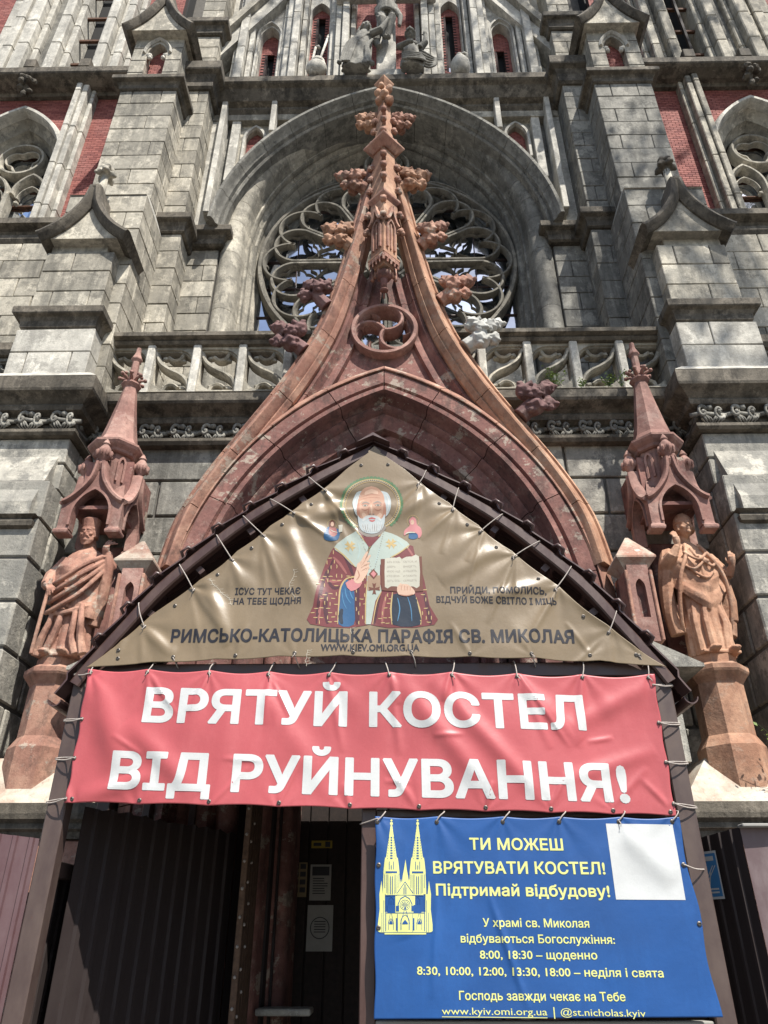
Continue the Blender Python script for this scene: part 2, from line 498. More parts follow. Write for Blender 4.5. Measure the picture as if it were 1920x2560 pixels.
G = 0.011
def pier(name, parent, sx, xa, xb, yf, yb, z0, z1, ch=0.36, mat='stone', g=G, ph=0, c=0.008, split=True):
    core = MB().box(min(sx*xa, sx*xb)+0.02, max(sx*xa, sx*xb)-0.02, yf+0.02, yb, z0, z1-0.004).build(name, M['mortar'], parent)
    L, Rr = (xa, xb)
    w = Rr - L
    for k, (a, b) in enumerate(courses(z0, z1, ch)):
        k += ph
        jy = random.uniform(-0.003, 0.003)
        d = 0.52 if k % 2 else 0.30
        d = min(d, (yb - yf)*0.7)
        if k % 2 and split and w > 0.6:
            cuts = [0, random.uniform(0.2, 0.28), random.uniform(0.72, 0.78), 1]
            if random.random() < 0.3: cuts = [0, random.uniform(0.4, 0.6), 1]
        elif w > 0.3 and split and k % 2 and random.random() < 0.7:
            cuts = [0, random.uniform(0.4, 0.6), 1]
        else:
            cuts = [0, 1]
        for i in range(len(cuts)-1):
            xa_ = L + w*cuts[i] + (g/2 if i else 0); xb_ = L + w*cuts[i+1] - (g/2 if i < len(cuts)-2 else 0)
            blk(core, sx*xa_, sx*xb_, yf + jy, yf + d, a + g/2, b - g/2, mat, c)
        y = yf + d + g
        while y < yb - 0.05:
            e = min(yb, y + random.uniform(0.45, 0.7))
            if yb - e < 0.2: e = yb
            blk(core, sx*(L + random.uniform(0, 0.002)), sx*(Rr - random.uniform(0, 0.002)), y, e, a + g/2, b - g/2, mat, c)
            y = e + g
    return core

def ashlar(name, parent, xs, y, z0, z1, ch=0.36, bl=0.7, mat='stone', g=G, th=0.16, c=0.008, core=None, ph=0):
    x0, x1 = min(xs), max(xs)
    if core is None:
        core = MB().box(x0, x1, y + 0.03, y + 0.5, z0, z1).build(name, M['mortar'], parent)
    for k, (a, b) in enumerate(courses(z0, z1, ch)):
        x = x0 - ((k + ph) % 2) * bl * 0.5
        while x < x1 - 0.02:
            e = x + bl*random.uniform(0.85, 1.15)
            if x1 - e < bl*0.25: e = x1
            p, q = max(x, x0), min(e, x1)
            if q - p > 0.05:
                blk(core, p + g/2, q - g/2, y + random.uniform(-0.003, 0.003), y + th, a + g/2, b - g/2, mat, c)
            x = e
    return core

BRK = []
def bricks(name, parent, x0, x1, y, z0, z1, inside=None, bw=0.125, bh=0.052, holes=()):
    back = MB()
    if holes: plate(back, [(x0, z0), (x1, z0), (x1, z1), (x0, z1)], [h for h in holes], y + 0.008, y + 0.12)
    else: back.box(x0, x1, y + 0.008, y + 0.12, z0, z1)
    core = back.build(name, M['mortar_red'], parent)
    g = 0.009; r = 0; z = z0
    while z < z1:
        zz = min(z + bh, z1)
        x = x0 - (bw/2 if r % 2 else 0)
        while x < x1:
            p, q = max(x, x0), min(x + bw, x1)
            if q - p > 0.03 and zz - z > 0.025:
                cx, cz = (p+q)/2, (z+zz)/2
                if not inside or (inside(p + 0.02, cz) and inside(q - 0.02, cz)):
                    BRK.append((core, (p + g/2, q - g/2, y + random.uniform(-0.002, 0.001), y + 0.02, z + g/2, zz - g/2)))
            x += bw
        z += bh; r += 1
    return core

def pip(poly):
    def f(x, z):
        c = False; n = len(poly); j = n - 1
        for i in range(n):
            xi, zi = poly[i]; xj, zj = poly[j]
            if (zi > z) != (zj > z) and x < (xj-xi)*(z-zi)/(zj-zi) + xi: c = not c
            j = i
        return c
    return f

# ================================================================ SETTING
gm = MB(); gm.add([(-250,-250,0),(250,-250,0),(250,250,0),(-250,250,0)], [(0,1,2,3)])
g_o = gm.build('ground', M['paving'], kind='structure')
st = MB()
for k in range(3): st.cbox(-2.6 + 0.0, 2.6, 6.3 + k*0.3, 8.6, 0.16*k + 0.005, 0.16*(k+1) - 0.004 + 0.005, 0.01)
setp(st.build('step', M['stone_rough']), 'worn grey stone steps leading up to the church doorway under the porch', 'steps')

# ================================================================ CATHEDRAL
CH = thing('cathedral', (0, 7.3, 0), 'grey stone and red brick Gothic church front with rose window and terracotta portal gable', 'church')

# --- solid body behind everything so nothing shows through
MB().box(-9.5, 9.5, 9.3, 9.6, 0, 24).build('wall', M['mortar'], CH)

# --- lower wall beside the portal
for sx in (-1, 1):
    lw = MB(); lw.box(min(sx*1.75, sx*3.7), max(sx*1.75, sx*3.7), 7.34, 8.3, 0, 7.34)
    core = lw.build('wall', M['mortar'], CH)
    zz = 6.74 - 0.48*10
    ashlar('wall', CH, (sx*1.7, sx*3.6), 7.3, zz, 6.74, 0.48, 0.95, 'stone_grey' if sx < 0 else 'stone_rough', g=0.03, c=0.012, core=core, ph=0)
    # wall above the cornice behind the balustrade, up to the rose wall
    MB().box(min(sx*0.6, sx*3.7), max(sx*0.6, sx*3.7), 7.3, 8.4, 7.33, 7.40).build('wall', M['stone_soot'], CH)
# main cornice with leaf frieze
for sx in (-1, 1):
    xs = sorted((sx*0.5, sx*3.5))
    pr_ = [(7.34, 6.70), (7.20, 6.70), (7.17, 6.74), (7.17, 6.78), (7.24, 6.80), (7.27, 6.97), (7.17, 7.00), (7.15, 7.06), (7.17, 7.09), (7.12, 7.12), (7.00, 7.17), (6.98, 7.20), (6.98, 7.31), (7.02, 7.335), (7.34, 7.40)]
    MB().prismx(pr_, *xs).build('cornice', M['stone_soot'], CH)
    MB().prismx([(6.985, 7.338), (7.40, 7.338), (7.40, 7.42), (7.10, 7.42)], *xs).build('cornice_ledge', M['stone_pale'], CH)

def leaf_scroll_mesh():
    mb = MB()
    mb.tube([(-0.21, -0.01, 0.0), (-0.08, -0.03, 0.012), (0.08, -0.03, -0.01), (0.21, -0.01, 0.0)], 0.020, 6)
    for s, cx in ((1, -0.08), (-1, 0.10)):
        pts = []
        for i in range(14):
            a = R(30 + 26*i) * s
            rr = 0.062 - 0.0036*i
            pts.append((cx + rr*math.cos(a), -0.035 - 0.002*i, rr*math.sin(a)*1.15 + 0.01))
        mb.tube(pts, 0.020, 6, r1=0.014)
        mb.blob((cx, -0.05, 0.008), 0.026, 1, amp=0.1)
        for k in range(4):
            b = -60 - 22*k if s > 0 else -120 + 22*k
            mb.tube([(cx + 0.03*math.cos(R(b)), -0.03, -0.01), (cx + (0.075 + 0.01*k)*math.cos(R(b)) + 0.03*s, -0.05, -0.055), (cx + 0.09*math.cos(R(b)) + 0.06*s, -0.03, -0.085)], 0.017, 5, r1=0.006)
    mb.blob((0.01, -0.035, 0.055), 0.034, 1, sq=(1.3, 1, 0.8), amp=0.3)
    return mb
def place_mesh(mb, name, mat, parent, locs, smooth='all', label=None, rots=None, scales=None):
    me = mb.mesh(name, (0,0,0), smooth); me.materials.append(mat)
    out = []
    for i, l in enumerate(locs):
        o = bpy.data.objects.new(name, me); COL.objects.link(o)
        o.parent = parent; o.location = Vector(l) - wloc(parent)
        if rots: o.rotation_euler = rots[i]
        if scales: o.scale = scales[i]
        out.append(o)
    return out
ls = leaf_scroll_mesh()
place_mesh(ls, 'leaf_scroll', M['stone_grey'], CH, [(sx*(0.95 + 0.375*k), 7.245, 6.885) for sx in (-1, 1) for k in range(8)], scales=[(1, 1.3, 1.45)]*16)

# --- balustrade: cap rail, posts, S-tracery panels
def s_panel(s):
    mb = MB()
    W, H = 0.29, 0.375
    hole = []
    def corner(cx, cz, r, a0, a1): hole.extend(arc(cx, cz, r, a0, a1, 5 if r > .1 else 1))
    w, h = 0.235, 0.315
    corner(-w + .22, -h + .22, .22, 180, 270) ; corner(w - .02, -h + .02, .02, 270, 360)
    corner(w - .22, h - .22, .22, 0, 90); corner(-w + .02, h - .02, .02, 90, 180)
    hole = [(s*x, z) for x, z in hole]
    if s < 0: hole.reverse()
    plate(mb, [(-W, -H), (W, -H), (W, H), (-W, H)], [hole], 0.03, 0.17)
    plate(mb, [(-W, -H), (W, -H), (W, H), (-W, H)], [[(x*1.07, z*1.06) for x, z in hole]], 0.0, 0.032)
    # corner triangles sunk into the frame, S rib and cusps
    pth = spline([(-w-.01, h-.02), (-0.17, 0.13), (-0.04, 0.02), (0.10, -0.06), (0.20, -0.17), (w+.01, -h-.02)], 5)
    pth = [(s*x, z) for x, z in pth]
    mb.sweep([(-.035, .16), (-.035, .04), (-.012, .0), (.012, .0), (.035, .04), (.035, .16)], npath(pth))
    for (cx, cz) in ((-0.085, -0.215), (0.085, 0.215), (0.13, -0.24), (-0.13, 0.25)):
        mb.blob((s*cx, 0.10, cz), 0.05, 1, sq=(1.1, 0.9, 0.8), amp=0.1)
    a = spline([(-0.10, -0.30), (-0.06, -0.22), (0.02, -0.20), (0.09, -0.25)], 4)
    mb.sweep([(-.022, .15), (-.022, .05), (.0, .03), (.022, .05), (.022, .15)], npath([(s*x, z) for x, z in a]))
    a = spline([(0.10, 0.30), (0.06, 0.22), (-0.02, 0.20), (-0.09, 0.25)], 4)
    mb.sweep([(-.022, .15), (-.022, .05), (.0, .03), (.022, .05), (.022, .15)], npath([(s*x, z) for x, z in a]))
    return mb
bal = MB().box(-3.55, 3.55, 7.12, 7.40, 7.395, 7.455).build('balustrade', M['stone'], CH)
for sx in (-1, 1):
    mb = MB(); xs = sorted((sx*0.45, sx*3.56))
    mb.prismx([(7.10, 8.20), (7.07, 8.235), (7.09, 8.26), (7.02, 8.285), (7.02, 8.345), (7.05, 8.375), (7.25, 8.42), (7.40, 8.36), (7.40, 8.20)], *xs)
    mb.build('rail', M['stone_soot'], bal)
    locs = [(sx*(0.93 + 0.585*k), 7.155, 7.83) for k in range(5)]
    place_mesh(s_panel(-sx), 'tracery_panel', M['stone'], bal, locs, smooth=True)
    for k in range(6):
        x = sx*(0.64 + 0.585*k)
        MB().cbox(x - 0.052, x + 0.052, 7.10, 7.36, 7.40, 8.205, 0.014).build('post', M['stone_pale'], bal)
# --- rose wall bits beside the jamb, piers C
ROOT_UP = CH
for sx in (-1, 1):
    mt = 'stone' if sx < 0 else 'stone_grey'
    ashlar('wall', CH, (sx*2.69, sx*3.22), 8.2, 7.4, 11.25, 0.36, 0.56, mt)
    # impost moulding on the rose wall
    mb = MB(); cornice_ring(mb, min(sx*2.66, sx*3.2), max(sx*2.66, sx*3.2), 8.14, 8.4, cprof(11.25, 11.62, 0.18)); mb.build('impost', M['stone_soot'], CH)
    # stepped pier beside the window
    pc = pier('pier', CH, sx, 3.18, 3.62, 7.78, 8.6, 7.4, 11.12, 0.36, mt, ph=1)
    mb = MB(); cornice_ring(mb, min(sx*3.17, sx*3.6), max(sx*3.17, sx*3.6), 7.77, 8.5, cprof(11.12, 11.50, 0.15)); mb.build('impost', M['stone_soot'], pc)
    pu = pier('pier', CH, sx, 3.22, 3.66, 7.82, 8.7, 11.50, 15.05, 0.355, mt, ph=0)
    mb = MB(); cornice_ring(mb, min(sx*3.20, sx*3.6), max(sx*3.20, sx*3.6), 7.80, 8.5, cprof(15.03, 15.72, 0.20)); mb.build('cornice', M['stone_soot'], pu)
    # tall shaft of the rear buttress
    pb = pier('buttress', CH, sx, 3.56, 4.52, 7.30, 8.8, 11.35, 14.17, 0.36, mt, ph=0)
    mb = MB(); cornice_ring(mb, min(sx*3.57, sx*4.5), max(sx*3.57, sx*4.5), 7.30, 8.7, cprof(14.16, 14.46, 0.15)); mb.build('cornice', M['stone_soot'], pb)
    mb = MB(); mb.add([(sx*3.47,6.98,11.02),(sx*4.60,6.98,11.02),(sx*4.60,8.5,11.02),(sx*3.47,8.5,11.02),(sx*3.57,7.32,11.36),(sx*4.51,7.32,11.36),(sx*4.51,8.5,11.36),(sx*3.57,8.5,11.36)],
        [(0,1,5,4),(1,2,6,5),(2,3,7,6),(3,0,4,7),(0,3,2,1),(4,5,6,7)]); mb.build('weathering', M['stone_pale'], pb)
    pier('buttress', CH, sx, 3.47, 4.60, 7.00, 8.6, 7.4, 11.02, 0.36, mt, ph=1)
    # front buttress above the main cornice
    fb = pier('buttress', CH, sx, 3.62, 4.52, 6.80, 7.3, 8.50, 9.60, 0.37, 'stone', ph=1)
    mb = MB(); cornice_ring(mb, min(sx*3.62, sx*4.50), max(sx*3.62, sx*4.50), 6.78, 7.45, cprof(8.17, 8.50, 0.13)); mb.build('cornice', M['stone_soot'], fb)
    fl = pier('buttress', CH, sx, 3.58, 4.56, 6.76, 7.5, 7.42, 8.17, 0.375, 'stone_pale', ph=0 if sx > 0 else 1)
    # big cornice round the front buttress
    bc = MB(); cornice_ring(bc, min(sx*3.56, sx*4.7), max(sx*3.56, sx*4.7), 6.80, 7.4,
        [(-0.1, 6.55), (0.03, 6.55), (0.06, 6.58), (0.06, 6.62), (0.0, 6.65), (-0.02, 6.84), (0.08, 6.87), (0.10, 6.92), (0.08, 6.95), (0.14, 7.0), (0.22, 7.05), (0.23, 7.08), (0.23, 7.25), (0.19, 7.285), (-0.1, 7.42)])
    bco = bc.build('cornice', M['stone_soot'], CH)
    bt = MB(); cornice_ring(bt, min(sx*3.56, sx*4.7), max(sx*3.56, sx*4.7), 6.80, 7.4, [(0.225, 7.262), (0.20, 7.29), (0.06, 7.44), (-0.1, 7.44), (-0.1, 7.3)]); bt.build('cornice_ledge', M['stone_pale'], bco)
    place_mesh(ls, 'leaf_scroll', M['stone_grey'], bco, [(sx*(3.68 + 0.375*k), 6.79, 6.745) for k in range(4)] + [(sx*3.55, 7.02 , 6.745)],
        rots=[(0,0,0)]*4 + [(0,0,sx*1.5708)], scales=[(1, 1.3, 1.45)]*5)
    # buttress below the cornice: plain drafted blocks, weathered offset, heavier base
    pier('buttress', CH, sx, 3.58, 5.6, 6.84, 7.6, 5.86, 6.56, 0.35, 'stone_rough', g=0.03, c=0.012, ph=1)
    mb = MB(); mb.prismx([(6.84, 6.30), (6.55, 5.55), (6.55, 5.38), (7.3, 5.38), (7.3, 6.30)], *sorted((sx*3.66, sx*5.6))); mb.build('weathering', M['stone_rough'], CH)
    pier('buttress', CH, sx, 3.565, 5.6, 6.62, 7.5, 5.38, 5.86, 0.48, 'stone_rough', g=0.03, c=0.012, ph=0)
    mb = MB(); cornice_ring(mb, min(sx*3.68, sx*5.6), max(sx*3.68, sx*5.6), 6.62, 6.9, [(-.1, 5.22), (0.02, 5.22), (0.09, 5.25), (0.10, 5.30), (0.07, 5.34), (0.12, 5.37), (-.1, 5.40)]); mb.build('string_course', M['stone_soot'], CH)
    pier('buttress', CH, sx, 3.56, 5.6, 6.58, 7.5, 2.56, 5.38, 0.47, 'stone_rough', g=0.035, c=0.014, ph=1)
    pier('buttress', CH, sx, 3.50, 5.6, 6.40, 7.5, 0.0, 2.56, 0.51, 'stone_rough', g=0.03, c=0.012, ph=1)

# --- ogee hoods ("bonnets") on the buttresses
def hood(parent, xc, yf, yb, z0, hw, H, out, mat, wall_top):
    "two crossed ogee saddles with a gablet wall and a leafy finial"
    cur = spline([(hw, 0.0), (hw*0.86, H*0.07), (hw*0.60, H*0.24), (hw*0.34, H*0.50), (hw*0.15, H*0.80), (0.045, H*1.12)], 5)
    left = [(-x, z) for x, z in cur]
    full = left + list(reversed(cur))
    mb = MB()
    pf = npath([(xc + x, z0 + z) for x, z in full])
    prof = [(-0.055, yf), (-0.02, yf - 0.02), (0.03, yf), (0.045, yf + 0.06), (0.03, yb), (-0.10, yb), (-0.11, yf + 0.07)]
    mb.sweep([(-n, y) for n, y in prof], pf)
    h = mb.build('hood', mat, parent, smooth=True)
    # gablet wall filling the ogee
    mb = MB()
    inner = [(x*0.86, z*0.9 - 0.02) for x, z in full if z < H*0.85]
    mb.prism([(xc + x, z0 + z) for x, z in inner], yf + 0.10, yb - 0.02)
    mb.build('gablet', M['stone'], h)
    return h
def leaf_finial(parent, c, r, mat, n=5, seed=0, name='finial', tip=True):
    mb = MB(); x, y, z = c
    rnd = random.Random(seed)
    mb.tube([(x, y, z - r*1.6), (x, y, z + r*0.3)], r*0.42, 8, r1=r*0.35)
    for lv, (dz, rr, k) in enumerate(((-0.35, 1.0, n), (0.55, 0.55, n-1))):
        for i in range(k):
            a = 2*PI*i/k + lv*0.5
            dx, dy = math.cos(a), math.sin(a)
            mb.blob((x + dx*r*rr*0.8, y + dy*r*rr*0.8, z + dz*r + 0.1*r), r*0.44, 2, amp=0.35, fr=1.6, seed=seed+i)
            mb.blob((x + dx*r*rr*1.1, y + dy*r*rr*1.1, z + dz*r - 0.18*r), r*0.26, 1, amp=0.3, seed=seed+i+9)
    if tip: mb.blob((x, y, z + r*0.95), r*0.36, 2, amp=0.3, seed=seed)
    o = mb.build(name, mat, parent)
    return solid(o, r*0.11, 1)
for sx in (-1, 1):
    h = hood(CH, sx*4.03, 6.60, 7.3, 9.76, 0.61, 0.84, 0.62, M['stone_soot'], 9.6)
    MB().lathe([(.10, 10.55), (.06, 10.8), (.05, 11.1)], (sx*4.03, 6.78), 8).build('finial_stem', M['stone'], h, smooth='all')
    leaf_finial(h, (sx*4.03, 6.78, 11.22), 0.125, M['stone_soot'] if sx > 0 else M['stone'], 5, 3)
    # shoulder wall under the hood
    pier('buttress', CH, sx, 3.74, 4.50, 6.84, 7.3, 9.60, 9.98, 0.38, 'stone', ph=0)
    # upper aedicule with brick niche
    z0, z1 = 14.46, 15.98
    ae = MB(); xc = sx*4.10
    plate(ae, [(xc-.44, z0), (xc+.44, z0), (xc+.44, z1), (xc, z1+.62), (xc-.44, z1)], [lancet(xc, .175, z0+.002, z1-.55, 1.1)], 7.36, 7.62)
    aeo = ae.build('aedicule', M['stone'], CH)
    bx = MB().box(xc-.44, xc+.44, 7.62, 8.8, z0, z1+.1).build('aedicule_wall', M['stone'], aeo)
    bricks('niche_brick', aeo, xc-.18, xc+.18, 7.52, z0, z1-.1, bw=.115, bh=.05)
    for s2 in (-1, 1):
        mb = MB(); mb.blob((xc + s2*.15, 7.40, z1-.58), .06, 2, amp=.3); mb.blob((xc + s2*.12, 7.38, z1-.66), .045, 1, amp=.3); mb.build('corbel_leaf', M['stone_pale'], aeo, smooth='all')
    mb = MB(); pth = npath(lancet(xc, .235, z1-.62, z1-.55, 1.1)[2:]); mb.sweep([(-.03, 7.34), (0, 7.30), (.03, 7.34), (.03, 7.4), (-.03, 7.4)], pth); mb.build('niche_arch', M['stone_pale'], aeo)
    for k in range(1, 4):
        zz = z0 + k*.38
        for s2 in (-1, 1):
            MB().box(xc + s2*.31 - .135, xc + s2*.31 + .135, 7.352, 7.37, zz-.004, zz+.004).build('joint', M['mortar'], aeo)
    hood(CH, xc, 7.10, 8.2, 15.92, 0.64, 1.15, 0.62, M['stone_soot'], 9.6)

# --- rose window: voussoirs of the moulded arch
roll = [(-0.455 + 0.175*math.cos(R(a)), 8.33 + 0.175*math.sin(R(a))) for a in range(0, -181, -20)]
P_IN = [(-0.27, 9.3), (-0.27, 8.34)] + roll + [(-0.64, 8.42), (-0.655, 8.50), (-0.685, 8.50), (-0.70, 8.56), (-0.685, 8.62), (-0.72, 8.68), (-0.755, 8.68), (-0.77, 8.74), (-0.75, 8.80), (-0.80, 8.88), (-0.80, 9.3)]
P_OUT = [(-0.215, 8.7), (-0.215, 8.02), (-0.19, 7.99), (-0.165, 8.0), (-0.155, 7.93), (-0.12, 7.90), (-0.105, 7.83), (-0.07, 7.78), (-0.02, 7.78), (0.0, 7.81), (0.0, 8.7)]
ap = arch_path(2.98, 4.26, 11.6, 7.4, 30)
njamb = sum(1 for p in ap if p[1] < 11.59 and p[0] == 2.98)
def cuts_of(path, i0, step):
    out = []; i = i0; n = len(path) - 1
    while i < n:
        j = min(n, i + step)
        if n - j < 2: j = n
        out.append(path[i:j+1]); i = j
    return out
def shrink(seg, d):
    s = [list(p) for p in seg]
    def mv(a, b):
        dx, dz = b[0]-a[0], b[1]-a[1]; l = math.hypot(dx, dz)
        a[0] += dx/l*d; a[1] += dz/l*d
    mv(s[0], s[1]); mv(s[-1], s[-2])
    return [tuple(p) for p in s]
for sx in (-1, 1):
    pth = ap if sx > 0 else mirror(ap)
    for off, seg in enumerate(cuts_of(pth, 0, 3)):
        MB().sweep(P_IN, shrink(seg, 0.004)).build('voussoir', M['stone_grey'] if sx > 0 else M['stone'], CH, smooth=True)
    for seg in cuts_of(pth, njamb+2, 4):
        MB().sweep(P_OUT, [(x*.96, 11.2 + (z-11.6)*.96, nx, nz) for x, z, nx, nz in shrink(seg, 0.005)]).build('hood_mould', M['stone_grey'], CH, smooth=True)

RW = MB()
RC = (0.02, 11.56)
rib = lambda w, y, d: [(-w, y + d), (-w, y + w*1.2), (-w*0.4, y), (w*0.4, y), (w, y + w*1.2), (w, y + d)]
RW.sweep(rib(0.06, 8.72, 0.20), npath(arc(*RC, 2.16, 0, 357, 96), True))
rose = RW.build('rose_window', M['stone_tracery'], CH, smooth=True)
def polar(r, a): return (RC[0] + r*math.cos(R(a)), RC[1] + r*math.sin(R(a)))
hub = MB(); hub.sweep(rib(0.05, 8.74, 0.15), npath(arc(*RC, 0.36, 0, 354, 36), True)); hub.sweep(rib(0.03, 8.78, 0.2), npath(arc(*RC, 0.24, 0, 354, 24), True)); hub.build('hub', M['stone_tracery'], rose, smooth=True)
for k in range(12):
    a = 15 + 30*k
    mb = MB()
    c = polar(1.60, a)
    pts = [polar(0.42, a - 9)] + [polar(1.0, a - 13)] + [(c[0] + 0.385*math.cos(R(a + t)), c[1] + 0.385*math.sin(R(a + t))) for t in range(-105, 106, 15)] + [polar(1.0, a + 13), polar(0.42, a + 9)]
    pts = spline(pts, 2)
    mb.sweep(rib(0.042, 8.72, 0.13), npath(pts))
    foil = []
    for t in range(-170, 171, 5):
        q = abs(math.sin(R(t*2.5)))
        rr = 0.345 - 0.07*(1 - q)**1.5
        foil.append((c[0] + rr*math.cos(R(a + t)), c[1] + rr*math.sin(R(a + t))))
    mb.sweep([(-.013, 8.87), (-.013, 8.83), (.0, 8.81), (.013, 8.83), (.013, 8.87)], npath(foil))
    for s2 in (-1, 1):
        v = spline([polar(1.30, a + s2*9.5), polar(1.20, a + s2*5), polar(1.24, a)], 4)
        mb.sweep([(-.014, 8.87), (-.014, 8.82), (.0, 8.79), (.014, 8.82), (.014, 8.87)], npath(v))
        v = spline([polar(1.02, a + s2*11), polar(1.12, a + s2*6), polar(1.24, a)], 4)
        mb.sweep([(-.014, 8.87), (-.014, 8.82), (.0, 8.79), (.014, 8.82), (.014, 8.87)], npath(v))
    mb.build('petal', M['stone_tracery'] if k not in (3, 4, 5, 6, 7) else M['stone_tracery'], rose, smooth=True)
    b = 30*k
    mb = MB(); c = polar(1.66, b)
    mb.sweep(rib(0.036, 8.715, 0.12), npath([(c[0] + 0.44*math.cos(R(b + t)), c[1] + 0.44*math.sin(R(b + t))) for t in range(-100, 101, 10)]))
    for q in (-60, 0, 60): mb.blob((c[0] + .40*math.cos(R(b+q)), 8.86, c[1] + .40*math.sin(R(b+q))), .04, 1, sq=(1, 1.5, 1))
    mb.build('outer_arc', M['stone_tracery'], rose, smooth=True)
mb = MB()
mb.sweep(rib(0.04, 8.74, 0.15), npath(arc(0.02, 14.18, 0.40, 0, 350, 36), True))
mb.sweep(rib(0.025, 8.80, 0.2), npath([(0.02 + (0.33 - 0.1*(1-abs(math.sin(R(t*2)))))*math.cos(R(t)), 14.18 + (0.33 - 0.1*(1-abs(math.sin(R(t*2)))))*math.sin(R(t))) for t in range(0, 360, 8)], True))
mb.build('oculus', M['stone_tracery'], rose, smooth=True)
mb = MB()
for s2 in (-1, 1):
    e = [(s2*x, z) for x, z in spline([(0.45, 13.72), (1.0, 13.62), (1.5, 13.25), (1.9, 12.6)], 6)]
    mb.sweep(rib(0.03, 8.76, 0.13), npath(e))
    for i in range(3, len(e)-2, 3): mb.blob((e[i][0], 8.9, e[i][1] - 0.06), 0.045, 1, sq=(1, 1.4, 1.2))
mb.build('spandrel_rib', M['stone_tracery'], rose, smooth=True)
MB().box(-2.25, 2.25, 8.55, 8.95, 7.42, 9.5).build('sill_wall', M['stone_grey'], rose)
# glazing: separate panes in a lead grid
pm = MB().box(-0.385, 0.385, 0, 0.01, -0.325, 0.325).mesh('pane'); pm.materials.append(M['glass'])
for i in range(6):
    for j in range(11):
        o = bpy.data.objects.new('pane', pm); COL.objects.link(o); o.parent = rose
        o.location = Vector((-1.95 + 0.78*i, 9.08, 8.3 + 0.66*j)) - wloc(rose)
        o.rotation_euler = (random.uniform(-.012, .012), 0, random.uniform(-.012, .012))
mb = MB()
for i in range(7): mb.box(-2.34 + 0.78*i - .007, -2.34 + 0.78*i + .007, 9.05, 9.10, 7.6, 15.2)
for j in range(12): mb.box(-2.4, 2.4, 9.052, 9.10, 7.97 + 0.66*j - .007, 7.97 + 0.66*j + .007)
mb.build('glazing_bar', M['steel'], rose)

# --- wall field above the arch
for sx in (-1, 1):
    c = 4.26 - 2.98
    outl = [(sx*p[0], p[1]) for p in ap[njamb:]]
    niche = [(sx*x, z) for x, z in lancet(2.42, 0.17, 13.2, 14.55, 1.15)]
    poly = [(sx*3.6, 11.6)] + outl + [(0, 15.1), (sx*3.6, 15.1)]
    mb = MB(); plate(mb, [(sx*3.6, 11.62)] + outl + [(0, 15.8), (sx*3.6, 15.8)], [], 8.55, 8.7)
    wl = mb.build('wall', M['stone_grey'], CH)
    # panels framing three bays: vertical strips, heads, brick niche
    for (xa, xb) in ((3.02, 3.24), (2.70, 2.86), (2.02, 2.14), (1.62, 1.80)):
        MB().cbox(min(sx*xa, sx*xb), max(sx*xa, sx*xb), 8.30, 8.56, 11.7 if xa > 2.9 else (13.15 if xa > 2.5 else (14.2 if xa > 2 else 14.75)), 15.06, 0.008).build('panel_strip', M['stone_pale'], wl)
    mb = MB(); x0, x1 = 2.14, 2.70
    plate(mb, [(sx*x, z) for x, z in ((x0, 13.72), (x1, 12.9), (x1, 14.86), (x0, 14.86))], [[(sx*x, z) for x, z in lancet(2.42, 0.17, 13.74, 14.42, 1.15)]], 8.40, 8.56)
    mb.build('niche', M['stone'], wl)
    mb = MB(); mb.sweep([(-.02, 8.40), (-.015, 8.35), (.03, 8.35), (.04, 8.40)], npath([(sx*x, z) for x, z in lancet(2.42, 0.20, 13.8, 14.42, 1.15)[1:] + lancet(2.42, 0.20, 13.8, 14.42, 1.15)[:1]])); mb.build('niche_arch', M['stone_pale'], wl)
    bricks('niche_brick', wl, *sorted((sx*2.24, sx*2.60)), 8.50, 13.7, 14.8, bw=.11, bh=.047)
    for xa in (1.04, 2.02, 2.95):
        MB().cbox(min(sx*xa, sx*(xa+.1)), max(sx*xa, sx*(xa+.1)), 8.12, 8.4, 12.1 if xa > 2.5 else 14.3 if xa > 1.5 else 15.22, 15.42, 0.01).build('colonnette', M['stone_pale'], wl)
    MB().box(min(sx*1.55, sx*3.24), max(sx*1.55, sx*3.24), 8.28, 8.56, 14.86, 15.10).build('panel_head', M['stone'], wl)
    mb = MB(); plate(mb, [(sx*x, z) for x, z in ((2.86, 11.6), (3.02, 11.6), (3.02, 14.9), (2.86, 14.9))], [], 8.44, 8.56); mb.build('panel', M['stone_grey'], wl)
    bricks('slot_brick', wl, *sorted((sx*3.24, sx*3.60)), 8.45, 11.6, 15.0)
# central cornice
mb = MB()
mb.prismx([(8.60, 15.03), (8.28, 15.03), (8.22, 15.10), (8.22, 15.16), (8.12, 15.20), (8.00, 15.40), (7.93, 15.44), (7.90, 15.47), (7.90, 15.62), (7.94, 15.66), (8.6, 15.72)], -3.25, 3.25)
mb.build('cornice', M['stone_soot'], CH, smooth=False)

# --- gallery above the cornice
gal = MB().box(-3.7, 3.7, 8.86, 9.2, 15.7, 21.5).build('gallery_wall', M['mortar'], CH)
slot = lambda x, z0, z1, w=.075: [(x-w, z0), (x+w, z0), (x+w, z1), (x-w, z1)]
def brick_bay(xc, hw, z0, z1, sl):
    holes = [slot(xc + dx, a, b, w) for dx, a, b, w in sl]
    ins = [pip(h) for h in holes]
    bricks('bay_brick', gal, xc-hw, xc+hw, 8.62, z0, z1, inside=lambda x, z: not any(f(x, z) for f in ins), holes=holes)
    for h in holes:
        MB().box(h[0][0]-.02, h[1][0]+.02, 8.76, 8.80, h[0][1]-.02, h[2][1]+.02).build('slot_void', M['dark'], gal)
        MB().box(h[0][0], h[1][0], 8.74, 8.75, h[0][1], h[0][1]+.35).build('slot_glass', M['glass'], gal)
brick_bay(0, .62, 15.7, 21.4, [])
